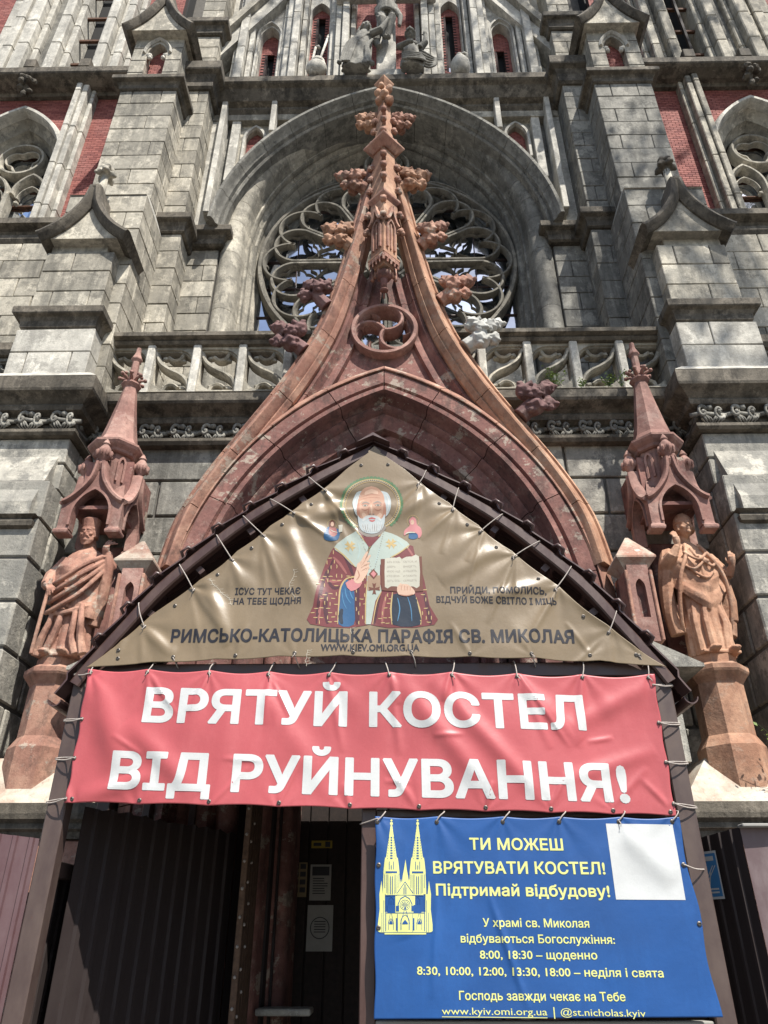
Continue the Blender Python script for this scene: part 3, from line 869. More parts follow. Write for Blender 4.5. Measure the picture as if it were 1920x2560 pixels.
for sx in (-1, 1):
    brick_bay(sx*1.38, .24, 15.7, 19.4, [(0, 16.95, 19.1, .075)])
    brick_bay(sx*2.40, .24, 15.7, 18.35, [(0, 15.95, 17.7, .075)])
    # lancet-headed stone frames
    mb = MB(); plate(mb, [(sx*x, z) for x, z in ((2.14, 15.7), (2.68, 15.7), (2.68, 19.6), (2.14, 19.6))], [[(sx*x, z) for x, z in lancet(2.41, .19, 15.75, 18.0, 1.2)]], 8.42, 8.66); mb.build('lancet_frame', M['stone_pale'], gal)
    mb = MB(); mb.sweep([(-.03, 8.42), (-.02, 8.36), (.02, 8.36), (.03, 8.42)], npath([(sx*x, z) for x, z in lancet(2.41, .24, 15.75, 18.0, 1.2)[1:] + [(2.17, 15.75)]])); mb.build('lancet_mould', M['stone_pale'], gal)
    mb = MB(); plate(mb, [(sx*x, z) for x, z in ((1.16, 15.7), (1.62, 15.7), (1.62, 21.4), (1.16, 21.4))], [[(sx*x, z) for x, z in lancet(1.39, .20, 15.75, 19.0, 1.2)]], 8.46, 8.66); mb.build('lancet_frame', M['stone_pale'], gal)
    for (xa, xb, y) in ((2.70, 2.80, 8.30), (2.82, 2.98, 8.16), (3.0, 3.10, 8.34), (2.06, 2.14, 8.34), (1.92, 2.05, 8.22), (1.76, 1.90, 8.12), (1.64, 1.74, 8.30), (1.04, 1.15, 8.34), (0.90, 1.02, 8.20), (0.74, 0.88, 8.12), (0.62, 0.72, 8.32)):
        z = 15.74
        while z < 21.4:
            e = z + random.uniform(1.1, 1.5)
            MB().cbox(min(sx*xa, sx*xb), max(sx*xa, sx*xb), y, 8.7, z + .004, min(e, 21.5) - .004, 0.012).build('shaft', M['stone_pale'], gal)
            z = e
    MB().box(min(sx*.6, sx*3.15), max(sx*.6, sx*3.15), 8.56, 8.7, 15.7, 21.4).build('gallery_panel', M['stone'], gal) if False else None
    # raking gable mouldings
    def rake(xa, za, xb, zb, w, y0, y1, mat):
        dx, dz = xb-xa, zb-za; l = math.hypot(dx, dz); nx, nz = -dz/l*w/2, dx/l*w/2
        return MB().prism([(sx*(xa+nx), za+nz), (sx*(xa-nx), za-nz), (sx*(xb-nx), zb-nz), (sx*(xb+nx), zb+nz)], y0, y1).build('raking_mould', mat, gal)
    rake(3.55, 16.75, 2.2, 19.3, .26, 8.22, 8.6, M['stone_pale']); rake(3.62, 17.05, 2.3, 19.6, .16, 8.08, 8.6, M['stone'])
    rake(2.2, 19.3, 0.6, 22.0, .26, 8.22, 8.6, M['stone_pale'])
    MB().box(min(sx*3.1, sx*3.7), max(sx*3.1, sx*3.7), 8.62, 8.9, 15.7, 21).build('gallery_panel', M['stone_pale'], gal)
    # stepped tower pier beside the gallery
    pier('pier', CH, sx, 3.30, 3.80, 8.02, 9.0, 15.72, 17.25, 0.38, 'stone', ph=1)
    mb = MB(); cornice_ring(mb, min(sx*3.30, sx*3.8), max(sx*3.30, sx*3.8), 8.0, 8.8, cprof(17.25, 17.7, 0.16)); mb.build('cornice', M['stone_soot'], CH)
    pier('pier', CH, sx, 3.36, 3.80, 8.10, 9.0, 17.7, 20.2, 0.38, 'stone', ph=0)

# --- outer bays (tower fronts)
for sx in (-1, 1):
    lo, hi = sorted((sx*4.4, sx*9.2))
    wc = 7.05
    hole = [(sx*x, z) for x, z in lancet(wc, 0.98, 11.5, 14.08, 0.92, 12)]
    if True:
        poly_in = pip(hole)
        ob = bricks('tower_brick', CH, *sorted((sx*4.5, sx*9.0)), 8.62, 11.5, 16.3, inside=lambda x, z: not poly_in(x, z), bw=.13, bh=.056, holes=[hole])
    # window surround
    ring_p = npath([(sx*x, z) for x, z in lancet(wc, 0.98, 11.52, 14.08, 0.92, 12)[1:] + [(wc-.98, 11.52)]])
    MB().sweep([(-.05, 9.2), (-.05, 8.52), (-.02, 8.46), (.04, 8.46), (.07, 8.52), (.09, 8.60), (.09, 9.2)] if sx > 0 else [(.05, 9.2), (.05, 8.52), (.02, 8.46), (-.04, 8.46), (-.07, 8.52), (-.09, 8.60), (-.09, 9.2)], ring_p).build('window_arch', M['stone_pale'], ob, smooth=True)
    MB().sweep([(-.30, 9.2), (-.30, 8.98), (-.22, 8.90), (-.20, 8.80), (-.10, 8.72), (-.05, 8.64), (-.05, 9.2)] if False else [(s_*x, y) for x, y in [(-.30, 9.2), (-.30, 8.98), (-.22, 8.90), (-.20, 8.80), (-.10, 8.72), (-.04, 8.64), (-.04, 9.2)] for s_ in (sx,)], ring_p).build('window_reveal', M['stone'], ob, smooth=True)
    tw = MB(); xw = sx*wc
    tw.sweep(rib(.05, 8.86, .2), npath(arc(xw, 14.66, .42, 0, 350, 36), True))
    tw.sweep(rib(.022, 8.92, .12), npath([(xw + (.35 - .13*(1-abs(math.sin(R(t*1.5+30)))))*math.cos(R(t)), 14.66 + (.35 - .13*(1-abs(math.sin(R(t*1.5+30)))))*math.sin(R(t))) for t in range(0, 360, 8)], True))
    for s2 in (-1, 1):
        l = lancet(xw + s2*.36, .31, 11.5, 13.65, 1.0)
        tw.sweep(rib(.045, 8.86, .2), npath(l[1:]))
        f = lancet(xw + s2*.36, .22, 13.4, 13.60, 0.8)[2:]
        tw.sweep(rib(.02, 8.94, .1), npath(f))
        for q in (-1, 1): tw.blob((xw + s2*.36 + q*.19, 8.95, 13.45), .055, 1, amp=.3)
    tw.box(xw-.04, xw+.04, 8.84, 9.05, 11.5, 13.6)
    two = tw.build('window_tracery', M['stone'], ob, smooth=True)
    for i in range(4):
        for j in range(7):
            o = bpy.data.objects.new('pane', pm); COL.objects.link(o); o.parent = ob
            o.location = Vector((xw - .54 + .36*i, 9.10, 11.75 + .5*j)) - wloc(ob); o.scale = (.46, 1, .76)
            o.rotation_euler = (random.uniform(-.012, .012), 0, random.uniform(-.012, .012))
    gb = MB()
    for j in range(8): gb.box(xw-.75, xw+.75, 9.04, 9.095, 11.5 + .5*j - .012, 11.5 + .5*j + .012)
    gb.build('glazing_bar', M['rust'], ob)
    # clustered pilaster between window and buttress
    for (xa, xb, y) in ((6.08, 6.16, 8.44), (5.96, 6.07, 8.30), (5.84, 5.95, 8.34), (5.75, 5.83, 8.46)):
        z = 11.5
        while z < 16.1:
            e = min(16.22, z + 1.12)
            MB().cbox(min(sx*xa, sx*xb), max(sx*xa, sx*xb), y, 8.68, z + .004, e - .004, 0.014).build('pilaster', M['stone_pale'] if sx < 0 else M['stone'], ob)
            z = e
    # sill ledge and ashlar below
    MB().prismx([(8.7, 11.06), (7.86, 11.06), (7.82, 11.12), (7.82, 11.2), (7.88, 11.24), (7.84, 11.30), (7.70, 11.34), (7.70, 11.46), (7.76, 11.49), (8.7, 11.56)], *sorted((sx*4.45, sx*9.2))).build('ledge', M['stone_soot'], CH)
    ashlar('wall', CH, (sx*4.4, sx*7.6), 7.86, 8.35, 11.06, 0.37, 0.66, 'stone')
    # small balustrade beyond the buttress
    b2 = MB().prismx([(7.5, 8.20), (7.28, 8.22), (7.24, 8.28), (7.24, 8.40), (7.6, 8.45)], *sorted((sx*4.5, sx*7.6))).build('balustrade', M['stone_soot'], CH)
    place_mesh(s_panel(sx), 'tracery_panel', M['stone_grey'], b2, [(sx*(4.95 + 0.585*k), 7.33, 7.83) for k in range(3)], smooth=True)
    MB().box(*sorted((sx*4.4, sx*7.6)), 7.9, 8.3, 6.5, 8.36).build('wall', M['stone_soot'], CH)
    # tower cornice with leaf boss
    MB().prismx([(8.8, 16.16), (8.54, 16.16), (8.50, 16.22), (8.40, 16.22), (8.22, 16.27), (8.16, 16.30), (8.14, 16.33), (8.14, 16.48), (8.8, 16.60)], *sorted((sx*4.5, sx*9.4))).build('cornice', M['stone_soot'], CH)
    bo = MB()
    for i in range(16): bo.blob((xw + (.08 + .08*(i % 2))*math.cos(i*2.1), 8.22 + .05*math.sin(i*3), 16.16 + (.08 + .08*(i % 2))*math.sin(i*2.1)), .062, 2, amp=.5, fr=2.2, seed=i)
    bo.tube([(xw, 8.3, 16.1), (xw, 8.4, 15.86)], .07, 8, r1=.04)
    for i in range(4): bo.blob((xw + (-.1, .1, 0, 0)[i], 8.3, 16.0 - .05*i), .06, 1, amp=.4, seed=i)
    solid(bo.build('leaf_boss', M['stone_soot'], CH), .011, 0)
    # belfry: dark slots between bundled shafts, brick either side
    bf = MB().box(*sorted((sx*4.6, sx*9.4)), 9.0, 9.3, 16.6, 22.5).build('belfry', M['dark'], CH)
    bricks('belfry_brick', bf, *sorted((sx*4.55, sx*5.35)), 8.72, 16.64, 20.6)
    bricks('belfry_brick', bf, *sorted((sx*8.35, sx*9.3)), 8.72, 16.64, 21.6)
    def bundle(cols):
        for xa, xb, y in cols:
            z = 16.64
            while z < 22:
                e = z + random.uniform(.85, 1.2)
                MB().cbox(min(sx*xa, sx*xb), max(sx*xa, sx*xb), y, 9.0, z + .004, e - .004, .02).build('shaft', M['stone_pale'] if sx < 0 else M['stone'], bf)
                z = e
    bundle(((5.36, 5.48, 8.62), (5.49, 5.66, 8.46), (5.67, 5.80, 8.58), (5.81, 6.0, 8.40), (6.01, 6.12, 8.55)))
    bundle(((6.62, 6.76, 8.52), (6.77, 6.98, 8.36), (6.99, 7.10, 8.5), (7.3, 7.42, 8.5), (7.43, 7.66, 8.34), (7.67, 7.8, 8.46), (7.81, 8.02, 8.40), (8.03, 8.34, 8.56)))
    MB().box(*sorted((sx*7.1, sx*7.3)), 8.62, 9.0, 16.64, 22).build('shaft', M['stone_grey'], bf)
    for xa in (5.90, 7.0): MB().cbox(*sorted((sx*xa, sx*(xa+.22))), 8.22, 8.6, 16.66, 16.92, .01).build('shaft_base', M['stone_soot'], bf)
    for k in range(5): MB().box(*sorted((sx*6.12, sx*6.62)), 8.66, 8.72, 17.5 + k*.9, 17.56 + k*.9).build('louvre_bar', M['rust'], bf)
    MB().box(*sorted((sx*6.34, sx*6.39)), 8.60, 8.66, 16.66, 21).build('louvre_post', M['wood'], bf) if sx > 0 else None
# ================================================================ PORTAL (part of the cathedral, terracotta)
pa = arch_path(2.32, 3.435, 4.3, 0.45, 26)
pj_n = sum(1 for p in pa if p[0] == 2.32 and p[1] < 4.29)
def rollp(n, y, r, a0=60, a1=-240, st=-30): return [(n + r*math.cos(R(a)), y + r*math.sin(R(a))) for a in range(a0, a1, st)]
PP_A = [(0.0, 7.4), (0.0, 6.84), (-0.02, 6.78), (-0.155, 6.64), (-0.17, 6.64), (-0.17, 7.4)]
PP_B = [(-0.173, 7.4), (-0.173, 6.68), (-0.19, 6.66), (-0.34, 6.67), (-0.36, 6.71), (-0.375, 6.71), (-0.39, 6.66), (-0.44, 6.66), (-0.47, 6.72), (-0.47, 6.80), (-0.50, 6.84), (-0.53, 6.81), (-0.57, 6.84), (-0.60, 6.90), (-0.76, 6.95), (-0.78, 7.0), (-0.78, 7.06), (-0.80, 7.10)] + [(-0.90 + 0.105*math.cos(R(a)), 7.12 + 0.105*math.sin(R(a))) for a in range(0, -181, -30)] + [(-1.03, 7.22), (-1.05, 7.26), (-1.05, 7.34)] + [(-1.14 + 0.08*math.cos(R(a)), 7.40 + 0.08*math.sin(R(a))) for a in range(0, -181, -36)] + [(-1.24, 7.52), (-1.26, 7.6), (-1.30, 7.62)] + [(-1.36 + 0.06*math.cos(R(a)), 7.72 + 0.06*math.sin(R(a))) for a in range(0, -181, -36)] + [(-1.44, 7.8), (-1.44, 8.2), (-0.173, 8.2)]
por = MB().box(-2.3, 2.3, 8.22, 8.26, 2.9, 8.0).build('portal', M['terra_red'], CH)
for sx in (-1, 1):
    pth = pa if sx > 0 else mirror(pa)
    for seg in cuts_of(pth, 0, 5):
        MB().sweep(PP_A, shrink(seg, 0.005)).build('arch_stone', M['terra'], por, smooth=True)
    for seg in cuts_of(pth, 0, 6):
        MB().sweep(PP_B, shrink(seg, 0.005)).build('arch_moulding', M['terra_red'], por, smooth=True)
# gable ribs
OUT = spline([(2.335, 4.85), (2.22, 5.45), (1.97, 6.02), (1.64, 6.60), (1.25, 7.28), (0.90, 8.02), (0.70, 8.7), (0.56, 9.35), (0.36, 10.5), (0.24, 11.3)], 4)
PR_A = [(0.0, 7.0), (0.0, 6.78), (-0.025, 6.74), (-0.04, 6.755), (-0.052, 6.725), (-0.12, 6.60), (-0.135, 6.60), (-0.185, 6.655), (-0.197, 6.69), (-0.212, 6.68), (-0.25, 6.725), (-0.25, 7.0)]
PR_B = [(-0.252, 6.98), (-0.252, 6.79), (-0.29, 6.77), (-0.31, 6.82), (-0.34, 6.86), (-0.38, 6.82), (-0.42, 6.82), (-0.44, 6.90), (-0.44, 6.98)]
for sx in (-1, 1):
    base = npath(OUT)
    # outward normal: npath gives (tz,-tx); path runs upward so this points to +x
    base = [(x, z, nx*(1.10 + .25*max(0, min(1, (9.4 - z)/2))), nz*(1.10 + .25*max(0, min(1, (9.4 - z)/2)))) for x, z, nx, nz in base]
    pth = base if sx > 0 else mirror(base)
    for seg in cuts_of(pth, 0, 5):
        MB().sweep(PR_A, shrink(seg, 0.005)).build('gable_rib', M['terra_orange'] if sx > 0 else M['terra'], por, smooth=True)  # right rib's sunlit look is put into its brighter orange
    top = max(i for i, p in enumerate(pth) if p[1] < 9.4)
    for seg in cuts_of(pth[8:top], 0, 8):
        MB().sweep(PR_B, shrink(seg, 0.005)).build('gable_moulding', M['terra_red'], por, smooth=True)
# pierced gable field with three-bladed circle
def xin(z):
    for (x0, z0), (x1, z1) in zip(OUT, OUT[1:]):
        if z0 <= z <= z1: return x0 + (x1-x0)*(z-z0)/(z1-z0) - 0.40
    return 0.1
zs_ = [7.35, 7.6, 7.9, 8.2, 8.5, 8.8, 9.1, 9.35]
side = [(max(.03, xin(z)), z) for z in zs_]
field = [(-x, z) for x, z in side] + [(x, z) for x, z in reversed(side)]
GC = (0.0, 8.13)
h1 = arc(*GC, .385, 0, 348, 30)
h2 = [(-.05, 8.62), (.05, 8.62), (.06, 8.75), (0.0, 9.05), (-.06, 8.75)]
h3 = [(.43, 7.72), (.56, 7.66), (.50, 7.86), (.44, 7.92)]
h4 = [(-x, z) for x, z in h3][::-1]
mb = MB(); plate(mb, field, [h1, h2, h3, h4], 6.88, 6.98)
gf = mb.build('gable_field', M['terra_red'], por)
mb = MB()
rb = lambda w, y, y1: [(-w, y1), (-w, y+.02), (-w+.015, y), (w-.015, y), (w, y+.02), (w, y1)]
mb.sweep(rb(.034, 6.76, 7.0), npath(arc(*GC, .385, 0, 354, 60), True))
for k in range(3):
    a = 80 + 120*k
    c = (GC[0] + .19*math.cos(R(a)), GC[1] + .19*math.sin(R(a)))
    mb.sweep(rb(.026, 6.775, 6.98), npath(arc(*c, .19, a - 180, a, 16)))
    c2 = (GC[0] + .235*math.cos(R(a+52)), GC[1] + .235*math.sin(R(a+52)))
    for q in (-50, 20, 90):
        mb.sweep(rb(.014, 6.82, 6.97), npath(arc(*c2, .115, a + q, a + q + 62, 5)))
mb.build('tracery_circle', M['terra_clean'], gf, smooth=True)
# niche turret on its corner with hanging fringe
D4 = dict(n=4, rot=0)
mb = MB(); mb.lathe([(.12, 8.86), (.15, 8.92), (.165, 8.96), (.165, 9.86), (.15, 9.98)], (0, 6.52), 4)
tu = mb.build('gable_turret', M['terra_orange'], por)
MB().lathe([(.18, 8.985), (.205, 9.0), (.205, 9.03), (.165, 9.06)], (0, 6.52), 4).build('turret_collar', M['terra_orange'], tu)
for s in (-1, 1):
    # a blind lancet with hood on each front face, face normal (s,-1)/sqrt2
    f = MB(); n2 = 1/math.sqrt(2)
    def fp(u, z, o): # u along face from the front arris, o outwards
        return (s*(u*n2 + o*n2), 6.52 - .165 + u*n2 - o*n2, z)
    def fbar(pts, w, o0, o1, ff):
        pp = npath(pts)
        ff.strip([[fp(x + nx*a, z + nz*a, o) for a, o in ((-w, o0), (-w, o1), (w, o1), (w, o0))] for x, z, nx, nz in pp], True, True)
    L = lancet(.116, .062, 9.14, 9.55, 1.2)
    fbar(L[1:] + L[:1], .014, -.01, .028, f); fbar([(.116, 9.14), (.116, 9.6)], .010, -.01, .02, f)
    fbar(spline([(.0, 9.62), (.045, 9.66), (.08, 9.76), (.116, 9.92)], 4), .018, -.01, .06, f); fbar(spline([(.232, 9.62), (.187, 9.66), (.15, 9.76), (.116, 9.92)], 4), .018, -.01, .06, f)
    f.build('blind_lancet', M['terra'], tu)
    # arched fringe under the collar
    f = MB()
    for i in range(4):
        for q in range(5):
            a0 = PI*q/4
            u = .02 + .09*i - .045 + .045 - .04*math.cos(a0) + .03
        f.strip([[fp(.02 + .062*i - .029*math.cos(PI*q/6) + .0, 8.93 + .035*math.sin(PI*q/6) - .04, o) for o in (.03, .0)] + [fp(.02 + .062*i - .029*math.cos(PI*q/6), 8.985, o) for o in (.0, .03)] for q in range(7)], True, True)
    for i in range(5):
        p = fp(-.01 + .062*i, 8.86, .015); f.tube([p, (p[0], p[1], 8.97)], .012, 5, r1=.022)
    f.build('fringe', M['terra'], tu)
mb = MB(); mb.blob((0, 6.55, 8.80), .10, 3, sq=(1, 1, .8), amp=.15); mb.tube([(0, 6.55, 8.74), (0, 6.6, 8.60)], .05, 8, r1=.03); mb.blob((0, 6.6, 8.60), .04, 2, sq=(1.4, 1.2, .6)); mb.tube([(0, 6.62, 8.60), (0, 6.66, 8.52)], .014, 6)
mb.build('pendant_boss', M['terra_red'], tu, smooth='all')
mb = MB()
for s in (-1, 1):
    for q in range(3): mb.tube([(s*(.065+.036*q), 6.50+.06*q, 8.98), (s*(.065+.036*q), 6.50+.06*q, 8.82), (s*(.078+.036*q), 6.52+.05*q, 8.78)], .028, 6, r1=.022)
mb.build('pendant_leaf', M['terra'], tu, smooth='all')
# spire above
mb = MB(); mb.lathe([(.185, 9.95), (.175, 10.3), (.150, 11.2), (.12, 11.85), (.09, 12.45), (.075, 12.9)], (0, 6.60), 4)
sp = mb.build('gable_spire', M['terra_orange'], por)
for z, r in ((10.20, .225), (11.36, .295)):
    MB().lathe([(r*.55, z-.09), (r*.95, z), (r, z+.015), (r, z+.05), (r*.6, z+.12)], (0, 6.58), 4).build('spire_collar', M['terra'], sp)
MB().lathe([(.05, 12.90), (.15, 13.05), (.155, 13.08), (.05, 13.16)], (0, 6.62), 4).build('spire_cap', M['terra_orange'], sp)
knob = MB()
knob.blob((0, -.02, 0), .05, 2, amp=.35, fr=1.7); knob.blob((0, -.045, -.03), .036, 2, amp=.3); knob.tube([(0, .04, -.05), (0, -.02, -.01)], .03, 6)
locs = []; 
for z in (9.72, 10.05, 10.55, 10.80, 11.05, 11.62, 11.9, 12.15):
    t = .20 - (z - 9.7)*.036
    locs += [(0, 6.58 - t, z), (t, 6.6, z - .06), (-t, 6.6, z - .06)]
place_mesh(knob, 'knob', M['terra'], sp, locs, rots=[(0, 0, (0, PI/2, -PI/2)[i % 3]) for i in range(len(locs))])
# crockets and finial bunches
def bunch(seed, dead=False):
    mb = MB(); rnd = random.Random(seed)
    mb.tube([(-.12, 0, -.12), (-.04, -.02, -.06), (.02, -.03, .0)], .07, 8, r1=.06)
    heads = [(.09, -.05, .07), (.11, -.03, -.05), (0.0, -.09, .02), (-.06, -.06, .07), (.04, .02, .12), (.03, .08, .02), (.15, .0, .13), (.0, -.05, -.08)]
    if dead: heads = heads[:5]
    for i, (x, y, z) in enumerate(heads):
        r = rnd.uniform(.050, .072)
        mb.blob((x, y, z), r, 2, amp=.45, fr=1.9, seed=seed+i)
        for q in range(4):
            a = q*1.57 + i*1.3 + rnd.uniform(-.4, .4)
            mb.blob((x + r*.85*math.cos(a), y - r*.35, z + r*.85*math.sin(a)), r*rnd.uniform(.35, .55), 1, sq=(1, 1, .8), amp=.4, seed=i+q)
        mb.tube([(-.02, 0, -.02), (x*.6, y*.6, z*.6), (x, y, z)], .04, 6)
    return mb
BM = []
for i, (sd, dead, mt) in enumerate(((1, False, 'terra'), (5, False, 'terra_orange'), (9, True, 'terra_purple'), (13, False, 'white_leaf'), (17, False, 'terra_purple'))):
    o = bunch(sd, dead).build('crocket', M[mt]); solid(o, .0065, 0); BM.append(o)
CK = [(-1, 10.85, .40, 0, .98), (1, 10.85, .38, 1, .98), (-1, 9.72, .58, 1, 1.0), (1, 9.72, .60, 0, 1.0), (-1, 8.66, .84, 2, 1.0), (1, 8.70, .86, 0, 1.05), (-1, 7.92, 1.12, 4, 1.05), (1, 7.94, 1.16, 3, 1.1), (1, 6.92, 1.70, 4, 1.1),
      (-1, 12.22, .22, 1, .85), (1, 12.22, .22, 0, .85)]
for i, (s, z, x, k, scl) in enumerate(CK):
    src = BM[k]
    o = src.copy(); COL.objects.link(o); o.parent = por
    o.location = Vector((s*x, 6.74, z)) - wloc(por)
    scl *= 1.35; o.scale = (s*scl, scl, scl); o.rotation_euler = (0, s*R(random.uniform(-12, 8)), 0)
    if k == 3: o['label'] = 'crocket patched in pale bare plaster'
for o in BM: bpy.data.objects.remove(o)
mb = MB()
for i in range(9):
    a = i*2.4; mb.blob((.085*math.cos(a), 6.52 + .05*math.sin(a), 12.48 + .045*i), .075 - .003*i, 2, amp=.35, fr=1.7, seed=i)
mb.tube([(0, 6.6, 12.2), (0, 6.58, 12.95)], .075, 8, r1=.03)
solid(mb.build('finial', M['terra_orange'], por), .010, 1)

# --- statue canopies
def canopy(sx):
    cx, cy, hw = sx*2.97, 6.76, .31
    mb = MB(); mb.lathe([(.20, 5.62), (.20, 6.16), (.24, 6.19)], (cx, cy), 8, rot=R(22.5))
    can = mb.build('canopy', M['terra_clean'], CH)
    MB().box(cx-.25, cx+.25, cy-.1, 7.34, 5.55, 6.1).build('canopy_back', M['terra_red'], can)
    # drum windows
    for q in range(-2, 3):
        a = R(-90 + 45*q); x, y = cx + .196*math.cos(a), cy + .196*math.sin(a)
        w = MB(); L = lancet(0, .035, 5.82, 6.05, 1.2)
        w.sweep([(-.012, -.012), (-.012, .012), (.012, .012), (.012, -.012)], npath(L[1:] + L[:1]))
        o = w.build('drum_lancet', M['terra_clean'], None); o.parent = can
        o.location = Vector((x, y, 0)) - wloc(can); o.rotation_euler = (0, 0, a + PI/2)
    # gabled faces with open arches
    def face(u2p, nm):
        mb = MB()
        og = [(hw, 5.47), (hw*.82, 5.50), (hw*.5, 5.60), (hw*.2, 5.76), (.03, 5.95)]
        og = spline(og, 4)
        # outline: leg foot, up, ogee, mirrored; then arch
        ar = [(x, z) for x, z in lancet(0, .185, 5.16, 5.32, .9)[2:]]
        right = [(.235, 5.16), (hw, 5.16), (hw, 5.44)] + og
        outl = right + [(-x, z) for x, z in reversed(right)] + [(-.185, 5.16)] + list(reversed(ar[1:-1])) + [(.185, 5.16)]
        tri = tessellate_polygon([[Vector((x, z, 0)) for x, z in outl]])
        n = len(outl)
        vs = [u2p(x, z, 0) for x, z in outl] + [u2p(x, z, .10) for x, z in outl]
        mb.add(vs, [tuple(t) for t in tri] + [tuple(i+n for i in t) for t in tri] + [(i, (i+1) % n, (i+1) % n + n, i + n) for i in range(n)])
        o = mb.build('canopy_gable', M['terra_clean'], can)
        mb = MB()
        for s2 in (-1, 1):
            p = npath([(s2*x, z) for x, z in og])
            mb.strip([[u2p(x + nx*a, z + nz*a, d) for a, d in ((-.03, -.015), (-.012, -.045), (.012, -.045), (.03, -.015), (.03, .06), (-.03, .06))] for x, z, nx, nz in p], True, True)
        p = npath([(.2, 5.2)] + [(x*1.07, z+.01) for x, z in ar] + [(-.2, 5.2)])
        mb.strip([[u2p(x + nx*a, z + nz*a, d) for a, d in ((-.012, -.02), (.012, -.02), (.012, .02), (-.012, .02))] for x, z, nx, nz in p], True, True)
        mb.build('gable_roll', M['terra_clean'], o, smooth=True)
        return o
    f1 = face(lambda u, z, d: (cx + u, cy - hw + d, z), 'front')
    f2 = face(lambda u, z, d: (cx - sx*(hw - .004 - d), cy + .004 + u*.985, z), 'inner')
    f3 = face(lambda u, z, d: (cx + sx*(hw - .005 - d), cy + .005 + u*.985, z), 'outer')
    # flared feet, saddle roof bits and urns
    for (ax, ay) in ((-1, -1), (1, -1), (1, 1), (-1, 1)):
        x, y = cx + ax*(hw - .05), cy + ay*(hw - .05)
        MB().lathe([(.098, 5.11), (.105, 5.125), (.105, 5.145), (.075, 5.17), (.058, 5.24), (.055, 5.36)], (x, y), 4, rot=R(45)).build('foot', M['terra_clean'], can)
    mb = MB(); mb.box(cx-hw+.06, cx+hw-.06, cy-hw+.06, cy+hw, 5.42, 5.46)
    mb.build('canopy_vault', M['terra_red'], can)
    mb = MB()
    for s2 in (-1, 1):
        mb.add([(cx + s2*.12, cy-hw+.05, 5.50), (cx + s2*hw*.95, cy-hw+.05, 5.48), (cx + s2*.2, cy-.1, 5.80), (cx + s2*.1, cy-.1, 5.80)], [(0,1,2,3)])
        mb.blob((cx + s2*.22, cy-.22, 5.50), .09, 1, sq=(1, 1, 1.2))
    mb.build('roof_saddle', M['terra_clean'], can)
    for (x, y) in ((cx, cy-hw+.01), (cx-hw+.01, cy), (cx+hw-.01, cy)):
        m2 = MB(); m2.lathe([(.02, 5.86), (.045, 5.93), (.03, 5.96), (.035, 5.99), (.075, 6.03), (.082, 6.07), (.06, 6.13), (.035, 6.17), (.045, 6.19), (.03, 6.215), (.02, 6.24), (.0, 6.265)], (x, y), 10)
        for q in range(8):
            a = q*PI/4; m2.blob((x+.075*math.cos(a), y+.075*math.sin(a), 6.06), .024, 1, sq=(1, 1, 1.9))
        m2.build('urn', M['terra_clean'], can, smooth=True)
    MB().lathe([(.215, 6.16), (.235, 6.17), (.245, 6.20), (.285, 6.235), (.305, 6.265), (.305, 6.29), (.24, 6.33), (.205, 6.40), (.165, 6.60), (.115, 6.90), (.075, 7.18)], (cx, cy-.02), 8, rot=R(22.5)).build('canopy_spire', M['terra_clean'], can)
    MB().lathe([(.07, 7.17), (.10, 7.20), (.115, 7.215), (.115, 7.235), (.07, 7.26)], (cx, cy-.02), 8, rot=R(22.5)).build('spire_ring', M['terra_clean'], can)
    m2 = MB()
    for q in range(8):
        a = q*PI/4 + .2
        m2.tube([(cx+.04*math.cos(a), cy-.02+.04*math.sin(a), 7.25), (cx+.09*math.cos(a), cy-.02+.09*math.sin(a), 7.31), (cx+.14*math.cos(a), cy-.02+.14*math.sin(a), 7.32)], .022, 6, r1=.018)
        m2.blob((cx+.145*math.cos(a), cy-.02+.145*math.sin(a), 7.32), .026, 1, amp=.3, seed=q)
        m2.blob((cx+.10*math.cos(a), cy-.02+.10*math.sin(a), 7.36), .022, 1, amp=.3, seed=q)
    m2.build('leaf_crown', M['terra_clean'], can, smooth='all')
    MB().lathe([(.05, 7.24), (.042, 7.58), (.065, 7.615), (.065, 7.63), (.032, 7.72), (.028, 7.80), (.01, 7.81)], (cx, cy-.02), 8, rot=R(22.5)).build('spire_tip', M['terra_clean'], can)
for sx in (-1, 1): canopy(sx)

